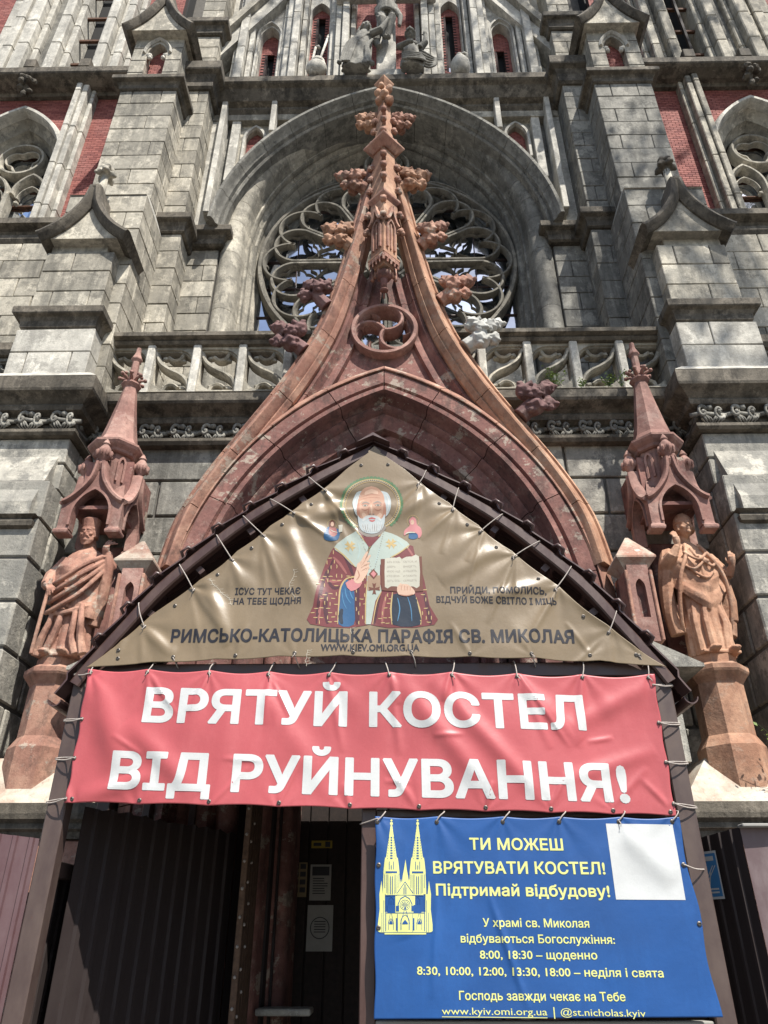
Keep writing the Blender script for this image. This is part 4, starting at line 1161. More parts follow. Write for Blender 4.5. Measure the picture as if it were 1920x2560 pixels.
# --- pedestals, sloping base, little turrets at the arch foot
for sx in (-1, 1):
    cx, cy = sx*3.05, 6.72
    MB().lathe([(.285, 2.6), (.285, 3.04), (.25, 3.10), (.225, 3.14), (.222, 3.60), (.25, 3.64), (.285, 3.68), (.295, 3.70), (.295, 3.74), (.24, 3.775), (.21, 3.78), (.21, 3.86), (.0, 3.865)], (cx, cy), 8, rot=R(22.5)).build('pedestal', M['terra_orange'] if sx > 0 else M['terra'], CH)
    x0, x1 = sorted((sx*2.42, sx*4.2))
    mb = MB(); yf = 6.36
    mb.add([(x0, yf, 2.56), (x1, yf, 2.56), (x1, 7.3, 2.56), (x0, 7.3, 2.56), (x0 + (.38 if sx > 0 else 0), yf+.32, 2.98), (x1 - (.38 if sx < 0 else 0), yf+.32, 2.98), (x1 - (.38 if sx < 0 else 0), 7.3, 2.98), (x0 + (.38 if sx > 0 else 0), 7.3, 2.98)],
        [(0,1,5,4),(1,2,6,5),(2,3,7,6),(3,0,4,7),(4,5,6,7),(0,3,2,1)])
    mb.build('sloping_base', M['cracked'], CH)
    mb = MB(); cornice_ring(mb, x0, x1, 6.44, 7.2, [(-.1, 2.30), (0, 2.30), (.02, 2.35), (.05, 2.37), (.05, 2.41), (.09, 2.44), (.10, 2.48), (.10, 2.56), (-.1, 2.575)]); mb.build('base_moulding', M['stone_soot'], CH)
    for a, b in courses(0.0, 2.30, .46): MB().cbox(x0+.02, x1, 6.46, 7.2, a+.008, b-.008, .012, j=.003).build('base_block', M['terra'], CH)
    # foot turret
    tx, ty = sx*2.40, 6.50
    mb = MB()
    plate(mb, [(tx-.10, 3.92), (tx+.10, 3.92), (tx+.10, 4.68), (tx-.10, 4.68)], [lancet(tx, .045, 4.15, 4.45, 1.2)], ty-.13, ty-.06)
    tt = mb.build('foot_turret', M['terra_clean'], CH)
    MB().box(tx-.098, tx+.098, ty-.06, ty+.30, 3.92, 4.68).build('turret_core', M['terra_red'], tt)
    MB().lathe([(.15, 4.62), (.16, 4.65), (.21, 4.70), (.265, 4.745), (.265, 4.765), (.02, 5.04)], (tx, ty+.02), 4, rot=R(45)).build('turret_cap', M['cracked'], tt)
    for s2 in (-1, 1): MB().cbox(tx+s2*.115-.016, tx+s2*.115+.016, ty-.15, ty+.1, 3.92, 4.62, .008).build('turret_shaft', M['terra'], tt)
    mb = MB(); mb.prism([(sx*x, z) for x, z in ((2.15, 3.66), (2.15, 3.98), (2.38, 3.90), (2.80, 3.69), (2.80, 3.66))], 6.30, 7.0); mb.build('weathering', M['stone_rough'], CH)
    MB().box(*sorted((sx*2.2, sx*2.6)), 6.5, 7.0, 2.9, 3.66).build('turret_base', M['stone_rough'], CH)
    # slab behind the statue
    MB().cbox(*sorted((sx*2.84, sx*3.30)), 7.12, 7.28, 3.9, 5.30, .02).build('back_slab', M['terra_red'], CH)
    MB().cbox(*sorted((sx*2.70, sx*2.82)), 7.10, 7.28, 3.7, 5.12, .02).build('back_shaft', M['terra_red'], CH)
    # moulded pilaster of the portal splay, in front of the wall
    for x, y in ((2.50, 7.0), (2.62, 7.1)): MB().cbox(*sorted((sx*x, sx*(x+.09))), y, 7.3, 2.6, 3.66, .015).build('splay_shaft', M['stone_rough'], CH)

# --- doors deep inside
DR = MB()
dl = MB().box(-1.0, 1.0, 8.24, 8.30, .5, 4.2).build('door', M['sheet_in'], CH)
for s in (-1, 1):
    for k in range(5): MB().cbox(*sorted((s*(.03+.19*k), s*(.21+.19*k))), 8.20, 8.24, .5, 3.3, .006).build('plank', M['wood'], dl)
MB().cbox(-1.0, 1.0, 8.12, 8.24, 3.3, 3.45, .01).build('lintel', M['wood'], dl)

# ================================================================ STATUES
def loft(mb, secs, n=40, folds=None):
    "secs: (z, cx, cy, rx, ry); folds(theta, t) -> factor"
    rings = []
    for i, (z, cx, cy, rx, ry) in enumerate(secs):
        t = i/(len(secs)-1)
        rings.append([(cx + rx*math.cos(2*PI*k/n)*(folds(2*PI*k/n, z) if folds else 1), cy + ry*math.sin(2*PI*k/n)*(folds(2*PI*k/n, z) if folds else 1), z) for k in range(n)])
    mb.strip(rings, True, True)
def hand(mb, p, d, up, s=1.0, side=1, curl=.3):
    "palm with five separate bent fingers; d = pointing direction, up = palm normal"
    p, d, up = Vector(p), Vector(d).normalized(), Vector(up).normalized()
    w = d.cross(up).normalized()*side
    up = w.cross(d).normalized()*side
    mb.tube([p - d*.03*s, p + d*.02*s, p + d*.055*s], .03*s, 8, radii=[.022*s, .032*s, .030*s])
    for i, (o, l) in enumerate(((-.024, .062), (-.008, .070), (.008, .066), (.023, .052))):
        b = p + d*.05*s + w*o*s
        m = b + d*l*.5*s - up*curl*.012*s*(1+i*.4)
        e = b + d*l*s*(1-curl*.25*(i > 1)) - up*curl*.05*s*(1+i*.5)
        mb.tube([b, m, e], .0095*s, 6, r1=.0075*s)
    b = p - w*.026*s
    mb.tube([b, b + d*.03*s - w*.022*s - up*.01*s, b + d*.055*s - w*.02*s - up*.018*s], .011*s, 6, r1=.008*s)
def head(mb, c, r, beard=0.0, hat=None, tilt=0.0, turn=0.0, hair=True):
    "skull, brow, eye hollows, nose, lips, chin, ears; front is -y"
    m = MB()
    vs, fs = ICO[3]
    out = []
    for x, y, z in vs:
        X, Y, Z = x*.78, y*.92, z*1.12
        if z < -.1: k = 1 - .38*min(1, (-z-.1)/.9); X *= k
        if y < 0:
            f = max(0, 1-((x/.34)**2 + ((z-.12)/.15)**2)**.5)
            for ex in (-.30, .30):
                f2 = max(0, 1 - math.hypot((x-ex)/.22, (z-.10)/.15)); Y += .14*f2
        out.append((X*r, Y*r, Z*r))
    m.add(out, fs)
    m.tube([(0, -.88*r, .16*r), (0, -1.04*r, -.10*r), (0, -1.06*r, -.22*r)], .08*r, 6, radii=[.07*r, .10*r, .14*r])
    m.blob((-.10*r, -.95*r, -.24*r), .08*r, 1); m.blob((.10*r, -.95*r, -.24*r), .08*r, 1)
    for s in (-1, 1):
        m.tube([(s*.08*r, -.93*r, .25*r), (s*.30*r, -.86*r, .30*r), (s*.50*r, -.70*r, .22*r)], .065*r, 5)
        m.blob((s*.29*r, -.76*r, .09*r), .11*r, 2); m.tube([(s*.16*r, -.84*r, .03*r), (s*.30*r, -.84*r, .0*r), (s*.42*r, -.76*r, .04*r)], .03*r, 5)
        m.blob((s*.76*r, 0, -.02*r), .16*r, 1, sq=(.5, .8, 1.3))
        m.blob((s*.42*r, -.64*r, -.22*r), .20*r, 2)
    m.tube([(-.20*r, -.84*r, -.44*r), (0, -.95*r, -.42*r), (.20*r, -.84*r, -.44*r)], .05*r, 6); m.tube([(-.16*r, -.82*r, -.54*r), (0, -.91*r, -.55*r), (.16*r, -.82*r, -.54*r)], .05*r, 6)
    m.blob((0, -.72*r, -.82*r), .22*r, 2)
    if beard:
        for i in range(26):
            a = -1.3 + 2.6*i/25; l = beard*(1 - .35*abs(a))
            x0, y0 = .62*r*math.sin(a), -.66*r*math.cos(a*.8)
            m.tube([(x0, y0, -.42*r), (x0*1.02, y0*1.14, -.8*r), (x0*.72, y0*1.05, -.85*r - l*r)], .12*r, 5, r1=.06*r)
        for s in (-1, 1): m.tube([(0, -.97*r, -.36*r), (s*.22*r, -.90*r, -.42*r), (s*.40*r, -.78*r, -.62*r)], .07*r, 5)
    if hair:
        for i in range(22):
            a = 1.2 + (2*PI - 2.4)*i/21
            m.tube([(.6*r*math.sin(a), -.6*r*math.cos(a), .65*r), (.82*r*math.sin(a), -.82*r*math.cos(a), .1*r), (.80*r*math.sin(a), -.80*r*math.cos(a), -.45*r)], .13*r, 5)
    if hat: hat(m, r)
    ct, st_ = math.cos(turn), math.sin(turn); cl, sl = math.cos(tilt), math.sin(tilt)
    vs2 = []
    for x, y, z in m.v:
        y, z = y*cl - z*sl, y*sl + z*cl
        x, y = x*ct - y*st_, x*st_ + y*ct
        vs2.append((x + c[0], y + c[1], z + c[2]))
    mb.add(vs2, m.f)

def at_pos(mb, pos, rz=0.0, sc_=1.0):
    c, s = math.cos(rz), math.sin(rz)
    mb.v = [(pos[0] + sc_*(x*c - y*s), pos[1] + sc_*(x*s + y*c), pos[2] + sc_*z) for x, y, z in mb.v]
    return mb
def pleat(k, amp, ph=0, z0=0, z1=1.0, tw=2.0):
    def f(th, z):
        w = max(0, min(1, (z1 - z)/(z1 - z0)))
        return 1 + amp*w*(abs(math.sin(k*th*.5 + ph + tw*z))*1.6 - .8) + amp*.5*w*math.sin((k*.37)*th + 1.7*ph - 3*z)
    return f

# right-hand statue: bishop in a long cope, right hand raised in blessing
mb = MB()
loft(mb, [(0, 0.02, .0, .22, .17), (.10, .02, 0, .215, .165), (.35, .0, -.01, .20, .155), (.60, 0, -.02, .205, .16), (.80, 0, 0, .19, .145), (1.02, 0, .0, .205, .14), (1.14, 0, .01, .19, .12), (1.20, 0, .02, .11, .09), (1.24, 0, .02, .065, .065), (1.33, 0, .0, .055, .06)], 72, pleat(16, .085, .4, .1, .95, 1.2))
for s, x0, y0 in ((-1, -.05, -.15), (1, .09, -.13), (1, .15, -.08), (-1, -.13, -.1)):
    mb.tube([(x0, y0, .56), (x0+.03*s, y0-.03, .3), (x0-.01, y0-.02, .02)], .028, 6, r1=.04)
def cope(th, z):
    return 1 + .05*math.sin(5*th + 4*z) + .03*math.sin(11*th - 5*z)
# chasuble: rings whose front hem dips to a point
n = 60; rings = []
for i in range(14):
    t = i/13
    r = []
    for k in range(n):
        a = 2*PI*k/n
        fr_ = max(0, -math.sin(a))
        zl = .62 - .20*fr_**2.2 + .10*(abs(math.cos(a)))
        z = 1.19 + (zl - 1.19)*t
        sp_ = .10 + .155*min(1, t*2.6)**.7 + .015*math.sin(9*a + 5*t)*t + .022*t*math.sin(3*a + 9*t)
        swag = .016*math.sin(22*t + 2.5*abs(math.cos(a)))*(fr_**.5)*t
        r.append((sp_*1.08*math.cos(a), .02 + (sp_*.86 + swag)*math.sin(a), z))
    rings.append(r)
mb.strip(rings, True, False)
mb.strip([[(x*.93, y*.93, z+.004) for x, y, z in r] for r in rings], True, False)
mb.strip([rings[-1], [(x*.93, y*.93, z+.004) for x, y, z in rings[-1]]], True, False)
# cope border running down and round
for s in (-1, 1):
    mb.tube(spline([(s*.07, -.10, 1.17), (s*.13, -.17, 1.0), (s*.22, -.17, .8), (s*.26, -.12, .55), (s*.25, -.05, .33), (s*.22, 0, .26)], 5), .022, 6)
    mb.tube(spline([(s*.24, .0, 1.05), (s*.29, .02, .8), (s*.30, .03, .5), (s*.26, .04, .24)], 5), .075, 8, radii=None)
for a0, z0 in ((-2.0, .86), (-1.6, .76), (-1.2, .9), (-1.75, .96)):
    mb.tube(spline([(.23*math.cos(a0-.5), .21*math.sin(a0-.5), z0+.09), (.245*math.cos(a0), .235*math.sin(a0), z0-.02), (.24*math.cos(a0+.5), .21*math.sin(a0+.5), z0+.07)], 5), .016, 5)
mb.tube([(-.20, .02, 1.10), (-.28, -.06, .94), (-.25, -.16, 1.02)], .075, 8, radii=[.085, .08, .055]); mb.tube([(-.25, -.15, 1.01), (-.21, -.19, 1.10)], .05, 8, r1=.032)
hand(mb, (-.205, -.195, 1.13), (-.12, -.1, 1), (.3, -1, 0), 1.15, -1, .25)
mb.tube([(.20, .02, 1.08), (.31, -.02, .90), (.34, -.10, .86)], .08, 8, radii=[.085, .085, .06]); mb.tube([(.34, -.08, .86), (.35, -.16, .93)], .05, 8, r1=.032)
hand(mb, (.35, -.17, .955), (.02, -.2, 1), (-.6, -1, 0), 1.15, 1, .7)
mb.tube([(.30, -.02, .86), (.33, 0, .60), (.31, .03, .40)], .06, 8, r1=.075)
mb.tube([(-.04, -.12, 1.12), (0, -.19, .95), (.0, -.20, .75)], .014, 5); mb.blob((.05, -.22, .93), .03, 1)
for s, x in ((-1, -.07), (1, .12)): mb.blob((x, -.20, .03), .06, 2, sq=(.8, 1.7, .6))
def mitre(m, r):
    m.lathe([(.80*r, .30*r), (.88*r, .40*r), (.92*r, .75*r), (.80*r, 1.15*r), (.52*r, 1.55*r), (.10*r, 1.80*r)], (0, .05*r), 16)
    m.tube([(0, -.84*r, .4*r), (0, -.80*r, .9*r), (0, -.45*r, 1.6*r)], .07*r, 5); m.lathe([(.90*r, .34*r), (.95*r, .38*r), (.95*r, .48*r), (.90*r, .52*r)], (0, .05*r), 16)
head(mb, (0.0, -.045, 1.385), .106, 0, mitre, tilt=-.12, turn=-.12)
mb.add([(-.17,-.19,0),(.2,-.19,0),(.2,.16,0),(-.17,.16,0),(-.17,-.19,.03),(.2,-.19,.03),(.2,.16,.03),(-.17,.16,.03)], [(0,3,2,1),(4,5,6,7),(0,1,5,4),(1,2,6,5),(2,3,7,6),(3,0,4,7)])
at_pos(mb, (3.05, 6.70, 3.862), R(8), .98)
o = solid(mb.build('bishop_statue', M['terra_orange']), .0065, 0)
setp(o, 'orange terracotta bishop statue raising one hand, on the right pedestal', 'statue', 'terracotta statues beside the portal')

# left-hand statue: bearded figure with tall cap, staff and gathered cloak
mb = MB()
loft(mb, [(0, 0, .0, .22, .18), (.12, 0, 0, .22, .17), (.35, .0, -.01, .205, .16), (.60, 0, -.02, .215, .17), (.80, 0, -.01, .21, .16), (1.0, 0, .0, .215, .15), (1.12, 0, .01, .20, .13), (1.18, 0, .02, .12, .10), (1.22, 0, .02, .07, .07), (1.31, 0, .0, .055, .06)], 72, pleat(13, .07, 1.1, .05, .9, 1.5))
rings = []
for i in range(14):
    t = i/13; r = []
    for k in range(n):
        a = 2*PI*k/n
        fr_ = max(0, -math.sin(a))
        zl = .50 - .08*math.cos(a) + .05*math.sin(2*a)
        z = 1.17 + (zl - 1.17)*t
        sp_ = .11 + .15*min(1, t*2.8)**.7 + .014*math.sin(8*a + 6*t)*t
        swag = .02*math.sin(18*t - 2.2*math.cos(a))*(fr_**.5)*t
        r.append((sp_*1.05*math.cos(a), .01 + (sp_*.88 + swag)*math.sin(a), z))
    rings.append(r)
mb.strip(rings, True, False); mb.strip([[(x*.93, y*.93, z+.004) for x, y, z in r] for r in rings], True, False); mb.strip([rings[-1], [(x*.93, y*.93, z+.004) for x, y, z in rings[-1]]], True, False)
for q, (dz, dr) in enumerate(((0, .02), (-.10, .03), (-.19, .02), (-.30, .01))):   # swags slung from raised hand to hip
    mb.tube(spline([(.28, -.12, 1.07 + dz*.6), (.16, -.22 - dr, .93 + dz), (.0, -.24 - dr, .80 + dz), (-.16, -.20, .74 + dz), (-.24, -.10, .78 + dz)], 5), .026, 6)
mb.tube(spline([(.28, -.12, 1.1), (.30, -.08, .9), (.27, -.03, .6), (.22, .0, .35)], 5), .05, 8, r1=.07)
mb.tube([(-.20, .02, 1.08), (-.29, -.05, .90), (-.26, -.17, .74)], .08, 8, radii=[.09, .085, .06]); mb.tube([(-.26, -.16, .75), (-.21, -.25, .70)], .045, 8, r1=.032)
hand(mb, (-.20, -.26, .70), (.7, -.5, -.3), (0, -.4, 1), 1.15, 1, .8)
mb.tube([(.20, .02, 1.08), (.30, -.06, .98), (.27, -.13, 1.06)], .07, 8, radii=[.085, .075, .05]); hand(mb, (.275, -.15, 1.09), (.2, -.4, 1), (-.3, -1, 0), 1.15, 1, .8)
mb.tube([(-.15, -.29, .76), (-.17, -.28, .35), (-.19, -.26, 0)], .019, 8)
for q, (a, b, c) in enumerate(((-.12, -.17, -.20), (-.02, -.06, -.12), (.10, .13, .20), (.16, .22, .27))):
    mb.tube(spline([(a, -.17, .52), ((a+b)/2+.02, -.19 - .01*q, .34), (b, -.185, .18), (c, -.17, .01)], 3), .022 + .004*(q % 2), 6, r1=.045)
mb.tube(spline([(-.2, -.1, .5), (-.05, -.2, .42), (.12, -.19, .46), (.24, -.06, .56)], 4), .028, 6)
for x in (-.09, .09): mb.blob((x, -.20, .03), .06, 2, sq=(.8, 1.7, .6))
def cap(m, r):
    m.lathe([(.86*r, .32*r), (.90*r, .36*r), (.90*r, .50*r), (.84*r, .52*r), (.90*r, 1.1*r), (.96*r, 1.50*r), (.80*r, 1.66*r), (.3*r, 1.72*r)], (0, .05*r), 12)
head(mb, (0.0, -.05, 1.365), .104, .55, cap, tilt=.10, turn=.05)
mb.add([(-.2,-.19,0),(.2,-.19,0),(.2,.16,0),(-.2,.16,0),(-.2,-.19,.03),(.2,-.19,.03),(.2,.16,.03),(-.2,.16,.03)], [(0,3,2,1),(4,5,6,7),(0,1,5,4),(1,2,6,5),(2,3,7,6),(3,0,4,7)])
at_pos(mb, (-3.02, 6.70, 3.862), R(-6), .98)
o = solid(mb.build('bearded_statue', M['terra']), .0065, 0)
setp(o, 'worn terracotta statue of a bearded man in a tall cap, on the left pedestal', 'statue', 'terracotta statues beside the portal')

# crucifixion group on the central cornice
CX, CYy, CZ = .02, 7.98, 15.72
cr = thing('crucifix', (CX, CYy, CZ), 'tall white stone cross with carved grey figure, standing high above the pointed arch', 'crucifix')
MB().cbox(CX-.19, CX+.19, 8.02, 8.22, CZ-.02, 19.9, .02).build('upright', M['stone_pale'], cr)
MB().cbox(CX-1.05, CX+1.05, 8.03, 8.21, 18.76, 19.06, .02).build('crossbeam', M['stone_pale'], cr)
MB().cbox(CX-.36, CX+.36, 7.96, 8.3, CZ-.02, CZ+.20, .02).build('cross_foot', M['stone_pale'], cr)
mb = MB()
mb.tube([(0, 0, .0), (.01, -.02, .18), (0, -.03, .40), (0, -.02, .62), (0, 0, .78)], .15, 12, radii=[.15, .145, .15, .19, .10]); mb.tube([(0, 0, .76), (-.02, -.03, .86)], .05, 8)
head(mb, (-.03, -.08, .95), .10, .3, None, tilt=.35, turn=.25)
for s in (-1, 1):
    mb.tube([(s*.15, 0, .70), (s*.45, -.02, .86), (s*.78, 0, 1.0)], .06, 8, radii=[.07, .055, .035]); hand(mb, (s*.80, -.02, 1.01), (s, -.1, .3), (0, -1, 0), 1.2, s, .6)
mb.tube([(-.08, 0, .05), (-.07, -.14, -.33), (-.02, -.05, -.70)], .08, 10, radii=[.10, .07, .045]); mb.tube([(.08, 0, .05), (.10, -.15, -.30), (.03, -.06, -.70)], .08, 10, radii=[.10, .07, .045])
for x in (-.02, .04): mb.tube([(x, -.05, -.70), (x, -.14, -.84)], .045, 8, r1=.03)
for i in range(7): mb.tube(spline([(-.17, -.02, .05 + .03*i), (0, -.17, -.02 + .035*i), (.18, -.04, .10 + .025*i)], 4), .035, 6)
mb.tube([(.17, -.05, .1), (.24, -.06, -.1), (.22, -.04, -.35)], .06, 8, r1=.03); mb.tube([(-.13, -.03, -.55), (-.16, -.04, -.85), (-.10, -.05, -.98)], .07, 8, r1=.05)
at_pos(mb, (CX, 7.93, 17.68), 0, 1.2)
solid(mb.build('crucified_figure', M['stone_grey'], cr), .009, 0)
def mourner(pos, sx, H, lean, label, arm):
    mb = MB()
    loft(mb, [(0, -.06, 0, .26, .14), (.15*H, -.05, 0, .24, .14), (.35*H, -.01, -.01, .20, .14), (.55*H, lean*.4, -.03, .17, .13), (.72*H, lean*.7, -.04, .15, .12), (.82*H, lean*.95, -.04, .12, .11), (.88*H, lean, -.05, .07, .07)], 60, pleat(9, .13, .6, 0, H*.9, 3.2))
    head(mb, (lean*1.3, -.10, H*.93), .115, 0, None, tilt=-.2, turn=.7)
    for i in range(18):   # veil falling from the head over the back
        a = .9 + (2*PI-1.8)*i/17
        mb.tube(spline([(lean*1.2, -.06, H*.93+.14), (lean*1.1+.13*math.sin(a), -.08-.13*math.cos(a)+.05, H*.9), (lean*.8+.16*math.sin(a), -.13*math.cos(a)*.8, H*.74), (lean*.3+.20*math.sin(a), -.14*math.cos(a)*.8, H*(.42 + .12*math.sin(2.3*i)))], 3), .034, 5, r1=.02)
    for q in range(5): mb.tube(spline([(lean + .08 - .03*q, -.14, H*.72), (-.02 - .04*q, -.17, H*.5), (-.10 - .045*q, -.165, H*.26), (-.17 - .04*q, -.15, .03)], 4), .018, 6, r1=.028)
    for q in range(3): mb.tube(spline([(lean + .16, -.1, H*.62), (.14 + .02*q, -.14, H*.4), (.15 + .03*q, -.13, H*.2), (.10 + .06*q, -.12, .02)], 4), .026, 6, r1=.04)
    for i in range(8): mb.blob((random.uniform(-.36, .30), -.12 + random.uniform(-.06, .06), .02), .055, 1, amp=.6, fr=2.5, seed=i)
    sh = Vector((lean + .12, -.10, H*.76)); e = sh + Vector((.20, -.06, .02)); hnd = e + Vector((.12, -.02, .30))
    mb.tube([sh, e, hnd], .06, 8, radii=[.075, .07, .035]); hand(mb, hnd, (.2, -.1, 1), (0, -1, .2), 1.25, 1, .2)
    at_pos(mb, pos)
    o = solid(mb.build('mourning_statue', M['stone_grey']), .009, 0)
    setp(o, label, 'statue', 'grey statues at the foot of the cross')
mourner((-.50, 7.86, 15.70), -1, 1.38, .10, 'grey stone statue of a standing veiled mourner reaching to the left side of the cross', (1, .9))
mb = MB()
loft(mb, [(0, 0, 0, .22, .12), (.15, 0, -.02, .21, .13), (.35, 0, -.02, .17, .12), (.55, -.02, -.02, .16, .12), (.72, -.03, 0, .18, .12), (.82, -.03, 0, .09, .09), (.9, -.03, -.03, .06, .06)], 60, pleat(9, .1, .3, 0, .8, 2))
head(mb, (-.03, -.10, .98), .12, .15, None, tilt=-.55, turn=-.2)
mb.tube([(.17, -.02, .68), (.27, -.08, .80), (.27, -.08, 1.02)], .06, 8, radii=[.08, .06, .04]); hand(mb, (.27, -.08, 1.05), (.0, -.1, 1), (0, -1, 0), 1.4, 1, .2)
mb.tube([(-.2, -.02, .66), (-.26, -.12, .45), (-.1, -.25, .40)], .07, 8, r1=.045); hand(mb, (-.08, -.26, .40), (1, -.2, 0), (0, -1, .2), 1.3, 1, .4)
for q in range(6): mb.tube(spline([(.16, .0, .66-.09*q), (.30, -.03, .50-.09*q), (.44, 0, .44-.05*q), (.50, .05, .54-.03*q)], 4), .026, 6, r1=.02)
for q in range(4): mb.tube(spline([(-.20, -.10, .10+.06*q), (-.05, -.17, .03+.06*q), (.14, -.17, .05+.05*q), (.26, -.08, .14)], 4), .024, 6)
at_pos(mb, (.50, 7.84, 15.70), R(8), 1.0)
o = solid(mb.build('kneeling_statue', M['stone_grey']), .009, 0)
setp(o, 'grey stone statue kneeling right of the cross with one arm thrown up and cloak trailing', 'statue', 'grey statues at the foot of the cross')
j = MB(); j.lathe([(.09, 15.70), (.15, 15.76), (.19, 15.92), (.18, 16.06), (.12, 16.2), (.06, 16.27), (.05, 16.33), (.065, 16.36), (.0, 16.37)], (1.43, 7.98), 18)
j.tube([(1.52, 7.95, 16.2), (1.58, 7.94, 16.32), (1.53, 7.95, 16.40), (1.46, 7.96, 16.36)], .022, 6)
setp(j.build('stone_jug', M['stone_pale'], smooth='all'), 'pale round stone jug with a small handle, right of the kneeling statue', 'jug')
j = MB(); j.blob((-1.30, 7.92, 15.88), .20, 3, sq=(1.0, .8, .95), amp=.05); j.lathe([(.10, 15.70), (.13, 15.78)], (-1.32, 7.94), 12); j.lathe([(.10, 15.95), (.13, 16.02), (.11, 16.02), (.08, 15.94)], (-1.27, 7.88), 14)
setp(j.build('stone_bowl', M['stone_pale'], smooth='all'), 'pale stone bowl at the foot of the two thin rods, left of the mourner', 'bowl')
for nm, pts, lb, tip in (('stone_spear', [(-1.34, 8.02, 15.9), (-1.16, 8.10, 17.25)], 'slender pale spear with a pointed head leaning behind the stone bowl', True), ('stone_rod', [(-1.45, 8.02, 15.9), (-1.38, 8.10, 16.95)], 'slender pale rod with a hooked top leaning behind the stone bowl, left of the spear', False)):
    j = MB(); j.tube(pts, .024, 8)
    if tip: j.add([(-1.20,8.08,17.22),(-1.12,8.08,17.22),(-1.15,8.13,17.5),(-1.16,8.16,17.22)], [(0,1,2),(1,3,2),(3,0,2),(0,3,1)])
    else: j.tube([(-1.38, 8.10, 16.95), (-1.32, 8.10, 16.98), (-1.30, 8.10, 16.92)], .03, 6)
    setp(j.build(nm, M['stone_pale'], smooth='all'), lb, nm.split('_')[1])
# ================================================================ STEEL PORCH
AX, AZ = -0.07, 5.25
LX, RX, EZ = -2.18, 2.05, 3.27
PF = thing('porch', (AX, 5.25, 0), 'brown steel gable-roofed porch frame carrying the banners in front of the church doorway', 'porch')
PXL, PXR = (-2.21, -2.085), (1.93, 2.055)
for (x0, x1) in (PXL, PXR):
    MB().cbox(x0, x1, 5.18, 5.30, 0, 3.34, .008).build('post', M['steel_dusty'], PF)
for (x0, x1) in ((-2.20, -2.10), (1.95, 2.05)):
    for y in (6.02, 7.02):
        MB().cbox(x0, x1, y, y+.08, 0, 3.2 if y < 7 else 2.95, .006).build('post', M['steel_dusty'], PF)
MB().cbox(-.125, -.03, 5.19, 5.28, 0, 3.22, .006).build('post', M['steel'], PF)
MB().cbox(-2.21, 2.055, 5.19, 5.29, 3.23, 3.335, .008).build('beam', M['steel'], PF)
MB().cbox(-2.08, -.13, 5.20, 5.27, .30, .38, .006).build('bottom_rail', M['steel'], PF)
MB().cbox(-.03, 1.93, 5.20, 5.27, 1.12, 1.19, .006).build('rail', M['paper'], PF)
MB().cbox(-.03, 1.93, 5.20, 5.27, 2.29, 2.34, .006).build('rail', M['steel'], PF)
for x0 in (-2.19, 1.96):
    MB().cbox(x0, x0+.08, 5.30, 7.05, 3.24, 3.32, .006).build('beam', M['steel'], PF)
    MB().cbox(x0, x0+.05, 5.31, 6.01, 1.95, 2.05, .006).build('rail', M['steel_dusty'], PF)
    MB().cbox(x0+.01, x0+.06, 6.11, 7.01, 1.90, 2.0, .006).build('rail', M['steel'], PF)
RCV = spline([(0, 5.235), (.15, 5.145), (.52, 4.915), (1.03, 4.55), (1.38, 4.225), (1.65, 3.94), (1.87, 3.63), (2.09, 3.305), (2.21, 3.09)], 5)
RLEN = [0.0]
for (x0_, z0_), (x1_, z1_) in zip(RCV, RCV[1:]): RLEN.append(RLEN[-1] + math.hypot(x1_-x0_, z1_-z0_))
def rp(sx, t):
    "point, down-slope direction and outward normal of the bowed rafter's outer edge at arc length t"
    t = max(0, min(RLEN[-1]-1e-6, t)); i = max(k for k in range(len(RLEN)-1) if RLEN[k] <= t); f = (t-RLEN[i])/(RLEN[i+1]-RLEN[i])
    (x0, z0), (x1, z1) = RCV[i], RCV[i+1]; j = min(i+1, len(RCV)-2)
    d0 = Vector((x1-x0, 0, z1-z0)).normalized(); d1 = Vector((RCV[j+1][0]-RCV[j][0], 0, RCV[j+1][1]-RCV[j][1])).normalized(); d = (d0*(1-f)+d1*f).normalized()
    return Vector((AX + sx*(x0+(x1-x0)*f), 0, z0+(z1-z0)*f)), Vector((sx*d.x, 0, d.z)), Vector((-sx*d.z, 0, d.x))
